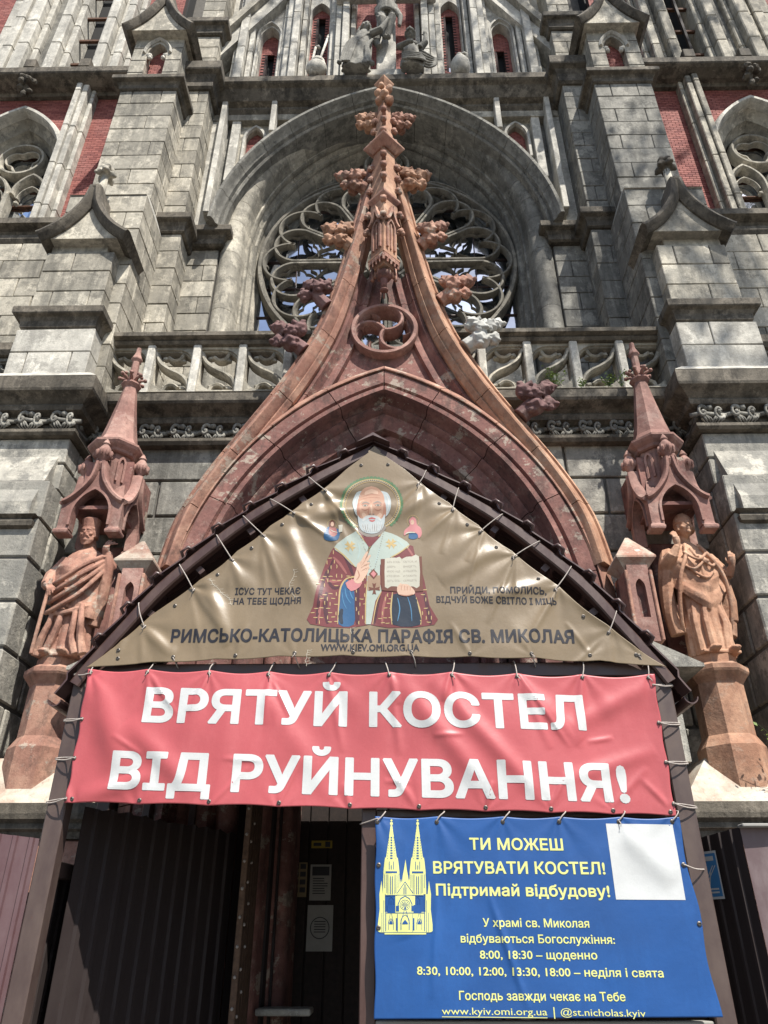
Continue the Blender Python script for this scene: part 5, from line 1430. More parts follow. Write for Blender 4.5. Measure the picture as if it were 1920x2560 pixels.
for sx in (-1, 1):
    L = RLEN[-1] - .12
    for y0, nm in ((5.14, 'rafter'), (6.0, 'rafter')):
        mb = MB(); rings = []
        for q in range(31):
            p_, d, nrm = rp(sx, L*q/30)
            c = p_ - nrm*.042
            rings.append([tuple(Vector((c.x, y0 + dy, c.z)) + nrm*dn) for dy, dn in ((0.010, -.042), (0, -.03), (0, .03), (.010, .042), (.068, .042), (.08, .03), (.08, -.03), (.068, -.042))])
        mb.strip(rings, True, True); mb.build(nm, M['steel'], PF, smooth=True)
    for k in range(6):   # purlins
        p_, d, nrm = rp(sx, .25 + k*(L-.2)/5.5)
        c = p_ - nrm*.12
        mb = MB(); mb.strip([[tuple(Vector((c.x, y, c.z)) + d*a + nrm*b) for a, b in ((-.025, -.03), (.025, -.03), (.025, .03), (-.025, .03))] for y in (5.2, 6.12)], True, True)
        mb.build('purlin', M['steel'], PF)
    # stepped tile-profile roof sheet
    mb = MB(); nt_, ny = 78, 26; rows = []
    LT = RLEN[-1]
    for i in range(nt_+1):
        t = LT*i/nt_; ph = (t/.30) % 1.0; p0_, d, nrm = rp(sx, t)
        st_h = .034*(ph**1.4)
        row = []
        for j in range(ny+1):
            y = 5.125 + 1.07*j/ny
            w = .020*math.sin(2*PI*(y - 5.125)/.18)
            p = p0_ + nrm*(.022 + st_h + w)
            row.append((p.x, y, p.z))
        rows.append(row)
    top = [r for r in rows]
    nv = ny + 1
    vs = [p for r in rows for p in r] + [(p[0] - nrm.x*.012, p[1], p[2] - nrm.z*.012) for r in rows for p in r]
    N = nv*(nt_+1); fs = []
    for i in range(nt_):
        for j in range(ny):
            a = i*nv + j; fs.append((a, a+1, a+nv+1, a+nv)); fs.append((a+N, a+nv+N, a+nv+1+N, a+1+N))
        fs.append((i*nv, (i+1)*nv, (i+1)*nv+N, i*nv+N)); a = i*nv + ny; fs.append((a, a+N, a+nv+N, a+nv))
    for j in range(ny):
        a = nt_*nv + j; fs.append((a, a+1, a+1+N, a+N)); fs.append((j, j+N, j+1+N, j+1))
    mb.add(vs, fs); rf = mb.build('roof', M['tin'], PF, smooth=True)
    # folded verge clips at each tile step
    for k in range(1, 10):
        t = .30*k
        if t > LT - .05: break
        p_, d, nrm = rp(sx, t - .03)
        c = Vector((p_.x, 5.11, p_.z)) + nrm*.058
        MB().tube([c - d*.055 + Vector((0, .04, 0)) - nrm*.03, c - d*.03, c + d*.03, c + d*.055 + Vector((0, .04, 0)) - nrm*.05], .014, 6).build('verge_clip', M['tin'], rf, smooth='all')
    # eave soffit and gutter end
    c = rp(sx, LT)[0]
    mb = MB(); prf = [(0.05*math.cos(R(a)), .05*math.sin(R(a))) for a in range(180, 361, 20)] + [(0.042*math.cos(R(a)), .042*math.sin(R(a))) for a in range(360, 179, -20)]
    mb.strip([[(c.x + sx*.03 + a, y, c.z - .02 + b) for a, b in prf] for y in (5.16, 6.2)], True, True)
    mb.build('gutter', M['tin'], rf)
mb = MB(); mb.prism([(AX-.14, AZ-.05), (AX, AZ+.05), (AX+.14, AZ-.05), (AX, AZ+.02)], 5.06, 6.2); mb.build('ridge_cap', M['tin'], PF)
# side cladding of the porch
def profiled(mb, pts, y_of, z0, ztop, pitch=.11, dep=.018, th=.004):
    "vertical ribbed sheet along straight line pts=(x0,y0)-(x1,y1)"
    (x0, y0), (x1, y1) = pts
    L = math.hypot(x1-x0, y1-y0); ux, uy = (x1-x0)/L, (y1-y0)/L; nx, ny = uy, -ux
    prof = []; s = 0
    while s < L:
        for a, b in ((0, 0), (.62, 0), (.70, 1), (.92, 1)):
            if s + a*pitch <= L: prof.append((s + a*pitch, b*dep))
        s += pitch
    prof.append((L, 0))
    f = lambda s, o, z: (x0 + ux*s + nx*o, y0 + uy*s + ny*o, z)
    bot = [f(s, o, z0) for s, o in prof]; topp = [f(s, o, ztop(s/L)) for s, o in prof]
    bb = [f(s, o - th, z0) for s, o in prof]; tb = [f(s, o - th, ztop(s/L)) for s, o in prof]
    n = len(prof); vs = bot + topp + bb + tb
    fs = []
    for i in range(n-1):
        fs += [(i, i+1, n+i+1, n+i), (2*n+i, 3*n+i, 3*n+i+1, 2*n+i+1), (n+i, n+i+1, 3*n+i+1, 3*n+i)]
    mb.add(vs, fs)
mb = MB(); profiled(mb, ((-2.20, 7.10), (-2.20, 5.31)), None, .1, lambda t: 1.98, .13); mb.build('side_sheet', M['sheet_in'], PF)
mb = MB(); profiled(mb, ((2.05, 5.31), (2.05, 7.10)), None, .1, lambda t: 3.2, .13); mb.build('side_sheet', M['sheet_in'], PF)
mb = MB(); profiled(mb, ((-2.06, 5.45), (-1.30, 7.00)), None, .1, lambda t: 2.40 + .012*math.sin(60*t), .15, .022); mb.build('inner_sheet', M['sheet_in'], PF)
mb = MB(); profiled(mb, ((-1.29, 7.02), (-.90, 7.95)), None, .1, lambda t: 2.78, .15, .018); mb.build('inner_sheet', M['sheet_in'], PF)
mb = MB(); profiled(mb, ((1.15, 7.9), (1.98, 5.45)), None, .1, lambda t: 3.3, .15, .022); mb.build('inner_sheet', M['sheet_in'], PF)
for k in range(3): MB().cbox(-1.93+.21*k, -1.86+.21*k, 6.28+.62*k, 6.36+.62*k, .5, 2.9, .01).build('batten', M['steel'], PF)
mb = MB(); profiled(mb, ((-1.25, 5.6), (1.9, 5.6)), None, 0, lambda t: .1, .2, .01) if False else mb.box(-1.9, 1.9, 5.32, 8.1, 2.80, 2.83); mb.build('sun_block_sheet', M['sheet_in'], PF)  # added unseen sheet: blocks the sun so the door zone stays dark
# open door leaf seen edge-on with a row of studs
dlf = thing('door_leaf', (-1.13, 6.60, .5), 'old studded wooden door leaf standing open inside the dark porch', 'door')
for k in range(5):
    MB().cbox(-1.155, -1.105, 6.60+.11*k, 6.705+.11*k, .52, 2.76, .006).build('plank', M['wood_pale'], dlf)
stm = MB(); stm.blob((0, 0, 0), .014, 1)
place_mesh(stm, 'stud', M['cord'], dlf, [(-1.100, 6.64 + .10*(i % 2), .8 + .15*i) for i in range(13)] + [(-1.13, 6.592, .75 + .2*i) for i in range(10)])
# notices on the doors
for i, (nm, x0, x1, z0, z1, mt, lb) in enumerate((
    ('notice', -1.02, -.79, 1.96, 2.27, 'paper_t', 'tan notice with rows of small pictures, on the dark door beside the studded leaf'),
    ('notice', -.76, -.55, 2.40, 2.47, 'paper_y', 'small yellow notice high on the dark door'),
    ('notice', -.76, -.55, 1.93, 2.25, 'paper', 'pale notice with a picture at its top, below the yellow one on the door'),
    ('notice', -.77, -.52, 1.50, 1.89, 'paper', 'pale notice with a ring emblem, lowest on the dark door'))):
    t = thing(nm, ((x0+x1)/2, 8.19, z0), lb, 'notice', 'notices pinned to the church door')
    MB().box(x0, x1, 8.186, 8.192, z0, z1).build('sheet', M[mt], t)
    mb = MB()
    rnd = random.Random(i)
    if i == 0:
        for r in range(4):
            for c in range(3): mb.box(x0+.02+.07*c, x0+.075+.07*c, 8.183, 8.185, z1-.06-.07*r, z1-.015-.07*r)
    elif i == 1: mb.box(x0+.02, x0+.10, 8.183, 8.185, z0+.02, z0+.05); mb.box(x1-.07, x1-.02, 8.183, 8.185, z0+.01, z0+.06)
    elif i == 2:
        mb.box(x0+.02, x1-.02, 8.183, 8.185, z1-.10, z1-.02)
        for r in range(7): mb.box(x0+.03, x1-.03-.04*rnd.random(), 8.183, 8.185, z1-.13-.022*r, z1-.122-.022*r)
    else:
        mb.sweep([(-.004, 8.183), (.004, 8.183), (.004, 8.185), (-.004, 8.185)], npath(arc((x0+x1)/2, (z0+z1)/2, .09, 0, 350, 24), True))
        for r in range(5): mb.box(x0+.07, x1-.07, 8.183, 8.185, (z0+z1)/2+.05-.022*r, (z0+z1)/2+.058-.022*r)
    mb.build('print', M['ink'], t)
t = MB().cbox(-1.08, -.62, 7.35, 7.62, 1.05, 1.10, .01)
setp(t.build('threshold_slab', M['stone_pale']), 'pale slab lying on the doorstep inside the dark porch', 'slab')

# fences either side
fl = thing('metal_fence', (-2.9, 5.1, 0), 'brown ribbed sheet-metal fence left of the porch post', 'fence')
mb = MB(); profiled(mb, ((-3.5, 5.02), (-2.23, 5.22)), None, .05, lambda t: 2.30 - .13*t, .105, .016); mb.build('sheet', M['sheet'], fl)
MB().cbox(-3.5, -2.24, 5.26, 5.31, 1.8, 1.86, .005).build('fence_rail', M['steel'], fl)
sm = MB(); sm.blob((0, 0, 0), .009, 1)
place_mesh(sm, 'screw', M['cord'], fl, [(-2.42, 5.17, 1.93), (-2.62, 5.14, 1.95), (-2.40, 5.175, 1.3), (-2.70, 5.12, 1.55)])
fr = thing('metal_hoarding', (2.4, 5.3, 0), 'weathered brown sheet-metal hoarding with a blue sticker, right of the porch', 'hoarding')
mb = MB(); profiled(mb, ((2.16, 5.72), (2.36, 5.30)), None, .05, lambda t: 2.20 + .04*t, .10, .012); mb.build('side_sheet', M['sheet_in'], fr)
mb = MB(); profiled(mb, ((2.365, 5.30), (3.9, 5.24)), None, .05, lambda t: 2.235, .30, .006); mb.build('sheet', M['sheet_r'], fr)
MB().cbox(2.355, 3.9, 5.225, 5.31, 2.235, 2.255, .005).build('capping', M['paper'], fr)
# sticker on the side sheet
def on_side(u, z, o):
    x0, y0, x1, y1 = 2.16, 5.72, 2.36, 5.30; L = math.hypot(x1-x0, y1-y0)
    ux, uy = (x1-x0)/L, (y1-y0)/L; nx, ny = uy, -ux
    return (x0 + ux*u + nx*(.014+o), y0 + uy*u + ny*(.014+o), z)
def side_quad(mb, u0, u1, z0, z1, o): mb.add([on_side(u0, z0, o), on_side(u1, z0, o), on_side(u1, z1, o), on_side(u0, z1, o)], [(0,1,2,3)])
st_ = thing('sticker', on_side(.14, 1.9, 0), 'small blue sticker with a white border on the side of the right hoarding', 'sticker')
mb = MB(); side_quad(mb, .06, .24, 1.83, 2.12, .0); mb.build('border', M['white_print'], st_)
mb = MB(); side_quad(mb, .07, .23, 1.845, 2.105, .0015); mb.build('panel', M['sticker'], st_)
mb = MB()
for a, b, c, d_ in ((.09, 1.92, .19, 2.03), (.11, 1.92, .21, 2.03), (.13, 1.90, .16, 1.99)):
    mb.add([on_side(a, b, .003), on_side(a+.008, b, .003), on_side(c+.008, d_, .003), on_side(c, d_, .003)], [(0,1,2,3)])
for z in (2.06, 1.885, 1.865): side_quad(mb, .09 if z < 2 else .13, .21, z, z+.010 if z < 2 else z+.028, .003)
mb.build('marks', M['white_print'], st_)

# ================================================================ BANNERS
from mathutils.geometry import delaunay_2d_cdt
CTH, STH, CPS, SPS, FF = math.cos(R(30)), math.sin(R(30)), math.cos(R(.87)), math.sin(R(.87)), 1850.0
def pl(px, py, Y):
    "point of the vertical plane y=Y that a photographed mark lies on"
    u = px - 960; v = 1280 - py
    dy = FF*CTH - v*STH; dz = FF*STH + v*CTH
    X = u*CPS - dy*SPS; W = u*SPS + dy*CPS
    return (X/W*Y + .1, dz/W*Y + 1.6)

def fold(x, z, px, pz, ang, k, A, L, spread=1.0):
    dx, dz = x-px, z-pz; r = math.hypot(dx, dz)
    th = math.atan2(dz, dx) - R(ang)
    th = (th + PI) % (2*PI) - PI
    w = math.exp(-(th/spread)**2)
    return A * w * (r/(r+.16)) * math.exp(-r/L) * math.cos(k*th)
def ridge(x, z, x0, z0, x1, z1, A, w):
    "long soft crease"
    dx, dz = x1-x0, z1-z0; L2 = dx*dx+dz*dz
    t = ((x-x0)*dx + (z-z0)*dz)/L2; tt = max(0, min(1, t))
    d = math.hypot(x-x0-tt*dx, z-z0-tt*dz)
    return A*math.exp(-(d/w)**2)*(math.sin(PI*max(0.0, min(1.0, t)))**.6 if 0 < t < 1 else 0)

class Banner:
    def __init__(s, name, Y, h, xl, xr, zb, ztp, mat, label, nx=240, nz=120, back=True):
        s.Y, s.h = Y, h
        s.root = thing(name, ((xl(0)+xr(0))/2, Y, zb(.5)), label, 'banner')
        mb = MB(); rows = []
        for j in range(nz+1):
            v = j/nz; row = []
            for i in range(nx+1):
                u = i/nx
                x = xl(v) + (xr(v)-xl(v))*u
                z = zb(u)*(1-v) + ztp(u)*v
                row.append((x, Y - h(x, z), z))
            rows.append(row)
        vs = [p for r in rows for p in r] + [(x, y+.0015, z) for r in rows for x, y, z in r]
        w = nx+1; N = w*(nz+1); fs = []
        for j in range(nz):
            for i in range(nx):
                a = j*w+i; fs.append((a, a+1, a+w+1, a+w)); fs.append((a+N, a+w+N, a+w+1+N, a+1+N))
        for i in range(nx): fs.append((i, i+N, i+1+N, i+1)); a = nz*w+i; fs.append((a, a+1, a+1+N, a+N))
        for j in range(nz): a = j*w; fs.append((a, a+w, a+w+N, a+N)); a = j*w+nx; fs.append((a, a+N, a+w+N, a+w))
        mb.add(vs, fs)
        s.cloth = mb.build('sheet', mat, s.root, smooth='all')
    def print_tris(s, pts, tris, name, mat, lv=0, step=.022, jitter=0):
        "flat 2D mesh laid on the cloth"
        bm = bmesh.new()
        vv = [bm.verts.new((x, z, 0)) for x, z in pts]
        for t in tris:
            try: bm.faces.new([vv[i] for i in t])
            except ValueError: pass
        xs = [p[0] for p in pts]; zs = [p[1] for p in pts]
        for ax, (lo, hi) in ((0, (min(xs), max(xs))), (1, (min(zs), max(zs)))):
            q = math.floor(lo/step)*step + step
            while q < hi:
                co = (q, 0, 0) if ax == 0 else (0, q, 0); no = (1, 0, 0) if ax == 0 else (0, 1, 0)
                bmesh.ops.bisect_plane(bm, geom=list(bm.verts)+list(bm.edges)+list(bm.faces), dist=1e-6, plane_co=co, plane_no=no)
                q += step
        bm.verts.index_update()
        o = wloc(s.root)
        lvj = {}
        if jitter:
            for v in bm.verts:
                pass
            seen = set(); k = 0
            for v in bm.verts:
                if v.index in seen: continue
                st = [v]; seen.add(v.index); k += 1; off = jitter*((k*0.6180339) % 1.0)
                while st:
                    w_ = st.pop(); lvj[w_.index] = off
                    for e_ in w_.link_edges:
                        o_ = e_.other_vert(w_)
                        if o_.index not in seen: seen.add(o_.index); st.append(o_)
        V = [(v.co.x, s.Y - s.h(v.co.x, v.co.y) - .0017 - .0005*lv - lvj.get(v.index, 0), v.co.y) for v in bm.verts]
        F = [tuple(v.index for v in f.verts) for f in bm.faces]
        bm.free()
        mb = MB(); mb.add(V, F)
        # face the street
        fixed = []
        for f in mb.f:
            a, b, c = (Vector(V[i]) for i in f[:3])
            fixed.append(tuple(reversed(f)) if (b-a).cross(c-a).y > 0 else f)
        mb.f = fixed
        return mb.build(name, mat, s.root, smooth='all', recalc=False)
    def poly(s, polys, name, mat, lv=0, step=.022):
        pts = []; tris = []
        for pg in polys:
            loops = [[Vector((x, z, 0)) for x, z in l] for l in (pg if isinstance(pg[0][0], (tuple, list)) else [pg])]
            b = len(pts)
            for t in tessellate_polygon(loops): tris.append(tuple(i+b for i in t))
            pts += [(p.x, p.y) for l in loops for p in l]
        o = s.print_tris(pts, tris, name, mat, lv, step)
        if len(polys) > 1: o['kind'] = 'stuff'
        return o
    def text(s, body, p0, p1, cap, mat, name='lettering', bold=.02, lv=1, step=.022, spacing=1.0, letters=False):
        cu = bpy.data.curves.new('t', 'FONT'); cu.body = body; cu.size = 1.0; cu.resolution_u = 3; cu.space_character = spacing + bold*1.2; cu.fill_mode = 'NONE'
        to = bpy.data.objects.new('t', cu); COL.objects.link(to)
        dg = bpy.context.evaluated_depsgraph_get()
        me = bpy.data.meshes.new_from_object(to.evaluated_get(dg))
        V0 = [(v.co.x, v.co.y) for v in me.vertices]; nb = {}
        for e in me.edges:
            p, q = e.vertices; nb.setdefault(p, []).append(q); nb.setdefault(q, []).append(p)
        bpy.data.objects.remove(to); bpy.data.curves.remove(cu); bpy.data.meshes.remove(me)
        # glyph contours; order along the stored index gives the font's own winding
        loops = []; seen = set()
        for st0 in sorted(nb):
            if st0 in seen: continue
            lp = [st0]; seen.add(st0); cur = min(nb[st0])
            while cur not in seen:
                lp.append(cur); seen.add(cur)
                nx_l = [w for w in nb[cur] if w not in seen]
                if not nx_l: break
                cur = min(nx_l)
            if len(lp) > 2: loops.append([V0[i] for i in lp])
        # constrained triangulation of all contours, kept where the winding number is not zero
        pts0 = []; eds0 = []
        for l in loops:
            k0 = len(pts0); pts0 += [Vector(p) for p in l]; eds0 += [(k0+i, k0+(i+1) % len(l)) for i in range(len(l))]
        cv, ce, cf = delaunay_2d_cdt(pts0, eds0, [], 0, 1e-6)[:3]
        vs = [(v.x, v.y) for v in cv]
        bbx = [(min(p[0] for p in l), max(p[0] for p in l)) for l in loops]
        def wind(x, y):
            w = 0
            for l, (ba, bb_) in zip(loops, bbx):
                if x < ba or x > bb_: continue
                for i in range(len(l)):
                    (xa, ya), (xb, yb) = l[i], l[(i+1) % len(l)]
                    if (ya <= y) != (yb <= y):
                        if xa + (y-ya)/(yb-ya)*(xb-xa) > x: w += 1 if yb > ya else -1
            return w
        keep = [tuple(f) for f in cf if wind(sum(vs[i][0] for i in f)/3, sum(vs[i][1] for i in f)/3)]
        par = list(range(len(vs)))
        def fd(i):
            while par[i] != i: par[i] = par[par[i]]; i = par[i]
            return i
        ec = {}
        for f in keep:
            for q in f[1:]: par[fd(q)] = fd(f[0])
            for i in range(3):
                p, q = f[i], f[(i+1) % 3]; ec.setdefault((min(p, q), max(p, q)), []).append((p, q))
        grp = {}
        for f in keep: grp.setdefault(fd(f[0]), [[], []])[0].append(f)
        if bold:
            for kk, l in ec.items():
                if len(l) == 1: grp[fd(kk[0])][1].append(l[0])
        used = {i for f in keep for i in f}
        vsu = [vs[i] for i in used]
        x0 = min(v[0] for v in vsu) - bold; x1 = max(v[0] for v in vsu) + bold
        W = x1 - x0; ch = .729 + 2*bold
        mp = lambda x, y: (p0[0] + (p1[0]-p0[0])*(x-x0)/W, p0[1] + (p1[1]-p0[1])*(x-x0)/W + (y + bold)/ch*cap)
        items = sorted(grp.values(), key=lambda g: min(vs[i][0] for f in g[0] for i in f))
        if letters:
            out = []
            for g in items:
                lo = min(vs[i][0] for f in g[0] for i in f); hi = max(vs[i][0] for f in g[0] for i in f)
                if out and min(hi, out[-1][3]) - max(lo, out[-1][2]) > .35*min(hi-lo, out[-1][3]-out[-1][2]):
                    out[-1][0] += g[0]; out[-1][1] += g[1]; out[-1][2] = min(lo, out[-1][2]); out[-1][3] = max(hi, out[-1][3])
                else: out.append([list(g[0]), list(g[1]), lo, hi])
            items = out
        else: items = [[[f for g in items for f in g[0]], [e for g in items for e in g[1]]]]
        for g in items:
            ids = {}; pts = []; tris = []
            for f in g[0]:
                for i in f:
                    if i not in ids: ids[i] = len(pts); pts.append(mp(*vs[i]))
                tris.append(tuple(ids[i] for i in f))
            o = s.print_tris(pts, tris, 'letter' if letters else name, mat, lv, step, jitter=.0003)
            if not letters: o['kind'] = 'stuff'
            if g[1]:   # heavier stroke weight: a thin border one layer below
                pts = []; tris = []
                for p, q in g[1]:
                    (ax_, ay_), (bx_, by_) = vs[p], vs[q]; dx, dy = bx_-ax_, by_-ay_; l = math.hypot(dx, dy) or 1e-6; dx, dy = dx/l*bold, dy/l*bold
                    e = .7
                    quad = [(ax_-dx*e-dy, ay_-dy*e+dx), (bx_+dx*e-dy, by_+dy*e+dx), (bx_+dx*e+dy, by_+dy*e-dx), (ax_-dx*e+dy, ay_-dy*e-dx)]
                    b_ = len(pts); pts += [mp(*c) for c in quad]; tris.append((b_, b_+1, b_+2, b_+3))
                # spread the overlapping quads over hair-thin levels
                o2 = s.print_tris(pts, tris, 'letter_edge' if letters else name, mat, lv-.35, step, jitter=.0003)
                if letters: o2.parent = o; o2.location = (0, 0, 0)
                else: o2['kind'] = 'stuff'
    def eyelet(s, x, z):
        mb = MB(); y = s.Y - s.h(x, z) - .004
        mb.sweep([(-.004, y), (-.002, y-.003), (.004, y), (.004, y+.003)], npath(arc(x, z, .010, 0, 330, 12), True)); mb.prism(arc(x, z, .007, 0, 330, 10), y+.001, y+.0015)
        return mb.build('eyelet', M['eye'], s.root)
    def cord(s, x, z, q, slack=.0):
        "thin cord from an eyelet to point q with a loose end"
        p = Vector((x, s.Y - s.h(x, z) - .008, z)); q = Vector(q)
        m = (p+q)/2 + Vector((random.uniform(-.008, .008), -.01, -slack))
        mb = MB(); mb.tube(spline([tuple(p + Vector((.004, .01, -.006))), tuple(p), tuple(m), tuple(q), tuple(q + Vector((.0, .05, .01)))], 4), .0042, 6)
        e = p + Vector((random.uniform(-.02, .02), -.012, -.035))
        if random.random() < .4: mb.tube([tuple(p), tuple((p+e)/2 + Vector((.006, -.004, 0))), tuple(e)], .0032, 5)
        return mb.build('cord', M['cord'], s.root, smooth='all')

# ---- red banner
ry = 5.115
r_tl, r_tr, r_bl, r_br = (-2.095, 3.275), (1.925, 3.215), (-2.075, 2.375), (1.905, 2.285)
top_ties = [-2.07, -1.66, -1.22, -.80, -.37, .06, .50, .96, 1.42, 1.88]
bot_ties = [-2.03, -1.58, -1.12, -.66, -.20, .25, .68, 1.10, 1.50, 1.87]
def rh(x, z):
    v = 0.012*noise.noise(Vector((x*1.3, z*1.6, 2.0))) + .006*noise.noise(Vector((x*3.1, z*3.4, 5.0)))
    for i, t in enumerate(top_ties):
        v += fold(x, z, t, 3.25, -90 + 14*math.sin(i*2.3), 9, .011 if i % 2 else .016, .30, .8)
    for i, t in enumerate(bot_ties): v += fold(x, z, t, 2.31, 90 + 16*math.sin(i*1.7+1), 9, .010, .20, .8)
    v += ridge(x, z, -2.05, 3.22, -1.72, 2.55, .035, .10) + ridge(x, z, -1.75, 2.9, -1.2, 2.42, .02, .07) + ridge(x, z, -.9, 3.2, -.3, 2.4, .014, .08)
    v += ridge(x, z, .1, 3.22, .75, 2.4, .022, .07) + ridge(x, z, .35, 3.2, 1.1, 2.35, .020, .06) + ridge(x, z, .95, 3.2, 1.35, 2.75, .016, .06) + ridge(x, z, 1.88, 3.15, 1.3, 2.85, .016, .06) + ridge(x, z, -2.0, 2.4, -1.5, 2.55, .02, .06)
    v += ridge(x, z, 1.85, 2.7, 1.2, 2.5, .012, .05) + .015*math.sin(3.4*x + 2*z)
    return v
sagt = lambda x, ties, a: a*abs(math.sin(PI*next(((x-t0)/(t1-t0) for t0, t1 in zip(ties, ties[1:]) if t0 <= x <= t1), 0)))
_rr = random.Random(3)
CRS = []
for t in top_ties + top_ties[1::2]:
    a_ = -PI/2 + _rr.uniform(-.75, .75); l_ = _rr.uniform(.22, .62); CRS.append((t, 3.245, t + l_*math.cos(a_), 3.245 + l_*math.sin(a_), _rr.uniform(.005, .011), _rr.uniform(.014, .028)))
for t in bot_ties:
    a_ = PI/2 + _rr.uniform(-.9, .9); l_ = _rr.uniform(.15, .40); CRS.append((t, 2.34, t + l_*math.cos(a_), 2.34 + l_*math.sin(a_), _rr.uniform(.005, .010), _rr.uniform(.014, .024)))
for q in range(5):
    x_, z_ = _rr.uniform(-1.9, 1.6), _rr.uniform(2.5, 3.0); CRS.append((x_, z_, x_ + _rr.uniform(.1, .3), z_ + _rr.uniform(-.15, .1), .006, .016))
rh0 = rh
def rh(x, z): return rh0(x, z) + sum(ridge(x, z, *c) for c in CRS if abs(x - c[0]) < .75)
RB = Banner('red_banner', ry, rh, lambda v: r_bl[0] + (r_tl[0]-r_bl[0])*v + .012*math.sin(PI*v*3)**2, lambda v: r_br[0] + (r_tr[0]-r_br[0])*v - .01*math.sin(PI*v*3)**2,
    lambda u: r_bl[1] + (r_br[1]-r_bl[1])*u + sagt(r_bl[0] + 3.98*u, bot_ties, .010), lambda u: r_tl[1] + (r_tr[1]-r_tl[1])*u - sagt(r_tl[0] + 4.02*u, top_ties, .022),
    M['redv'], 'long red banner with two lines of large white lettering, tied below the porch gable', 400, 100)
RB.text('ВРЯТУЙ КОСТЕЛ', pl(355, 1807, ry), pl(1468, 1826, ry), .245, M['white_print'], bold=.034, letters=True)
RB.text('ВІД РУЙНУВАННЯ!', pl(269, 1973, ry), pl(1578, 2007, ry), .245, M['white_print'], bold=.034, letters=True)
for t in top_ties:
    z = r_tl[1] + (r_tr[1]-r_tl[1])*(t-r_tl[0])/4.02 - .025
    RB.eyelet(t, z); RB.cord(t, z, (t + random.uniform(-.03, .05), 5.17, 3.335), 0)
for t in bot_ties:
    z = r_bl[1] + (r_br[1]-r_bl[1])*(t-r_bl[0])/3.98 + .025
    RB.eyelet(t, z)
for z, dz in ((3.18, .01), (2.92, 0), (2.66, -.0), (2.40, -.02)):
    for sx, xe, xo in ((-1, -2.07, -2.215), (1, 1.90, 2.06)):
        if z == 3.18 and sx < 0: zz = 3.24
        else: zz = z - (.04 if sx > 0 else 0)
        RB.cord(xe, zz, (xo, 5.172, zz + dz), .01)
        mb = MB(); mb.tube(spline([(xe, 5.11, zz), ((xe+xo)/2, 5.165, zz+.012+dz/2), (xo, 5.172, zz+dz+.008), (xo - sx*-.004, 5.25, zz+dz)], 4), .004, 6); mb.build('cord', M['cord'], RB.root, smooth='all')
        if z != 3.18: RB.eyelet(xe, zz)

# ---- blue banner
by = 5.095
bl_ties = [-.02, .36, .78, 1.14, 1.52, 1.86]
def bh(x, z):
    v = .010*noise.noise(Vector((x*1.5+4, z*1.5, 7.0))) + .004*noise.noise(Vector((x*4, z*4, 1.0)))
    for i, t in enumerate(bl_ties): v += fold(x, z, t, 2.29, -90 + 20*math.sin(i*2.1), 8, .013, .20, .8)
    v += ridge(x, z, .66, 1.85, .85, 1.25, .010, .02) + ridge(x, z, .36, 1.9, .30, 1.3, .007, .02) + ridge(x, z, 1.55, 2.2, 1.8, 1.9, .018, .07) + ridge(x, z, 0.0, 2.25, .15, 1.6, .012, .06)
    return v
BB = Banner('blue_banner', by, bh, lambda v: -.035 + .008*math.sin(PI*v*3)**2, lambda v: 1.945 - .035*v - .02*math.sin(PI*v*2)**2, lambda u: 1.205 + .012*u, lambda u: 2.285 - .008*u - sagt(-.035+1.93*u, bl_ties, .012),
    M['bluev'], 'blue banner with yellow lettering and a church drawing, below the red banner', 230, 130)
def btxt(body, x0, x1, b0, b1, capz, bold=.018, mat='yellow_print'):
    f = lambda x, y: pl(960 + x/1.728, 1700 + y/1.728, by)
    p0, p1 = f(x0, b0), f(x1, b1); top = f(x0, b0 - capz)
    return BB.text(body, p0, p1, top[1]-p0[1], M[mat], bold=bold*.8, step=.022, letters=capz > 45)
btxt('ТИ МОЖЕШ', 370, 775, 733, 737, 52, .03)
btxt('ВРЯТУВАТИ КОСТЕЛ!', 213, 957, 836, 840, 54, .03)
btxt('Підтримай відбудову!', 225, 977, 931, 938, 52, .03)
btxt('У храмі св. Миколая', 428, 887, 1066, 1070, 38, .02)
btxt('відбуваються Богослужіння:', 332, 998, 1134, 1140, 38, .02)
btxt('8:00, 18:30 – щоденно', 415, 922, 1204, 1207, 38, .02)
btxt('8:30, 10:00, 12:00, 13:30, 18:00 – неділя і свята', 143, 1210, 1273, 1285, 38, .02)
btxt('Господь завжди чекає на Тебе', 325, 1045, 1382, 1388, 40, .02)
btxt('www.kyiv.omi.org.ua', 250, 705, 1444, 1448, 32, .0)
btxt('|', 733, 738, 1450, 1450, 40, .0)
btxt('@st.nicholas.kyiv', 763, 1132, 1448, 1455, 32, .0)
bq = lambda x, y: pl(960 + x/1.728, 1700 + y/1.728, by)
BB.poly([[bq(250, 1453), bq(705, 1457), bq(705, 1460), bq(250, 1456)]], 'underline', M['yellow_print'], 1)
BB.poly([[bq(958, 620), bq(1248, 624), bq(1303, 950), bq(1002, 948)]], 'white_square', M['white_print'], 0)
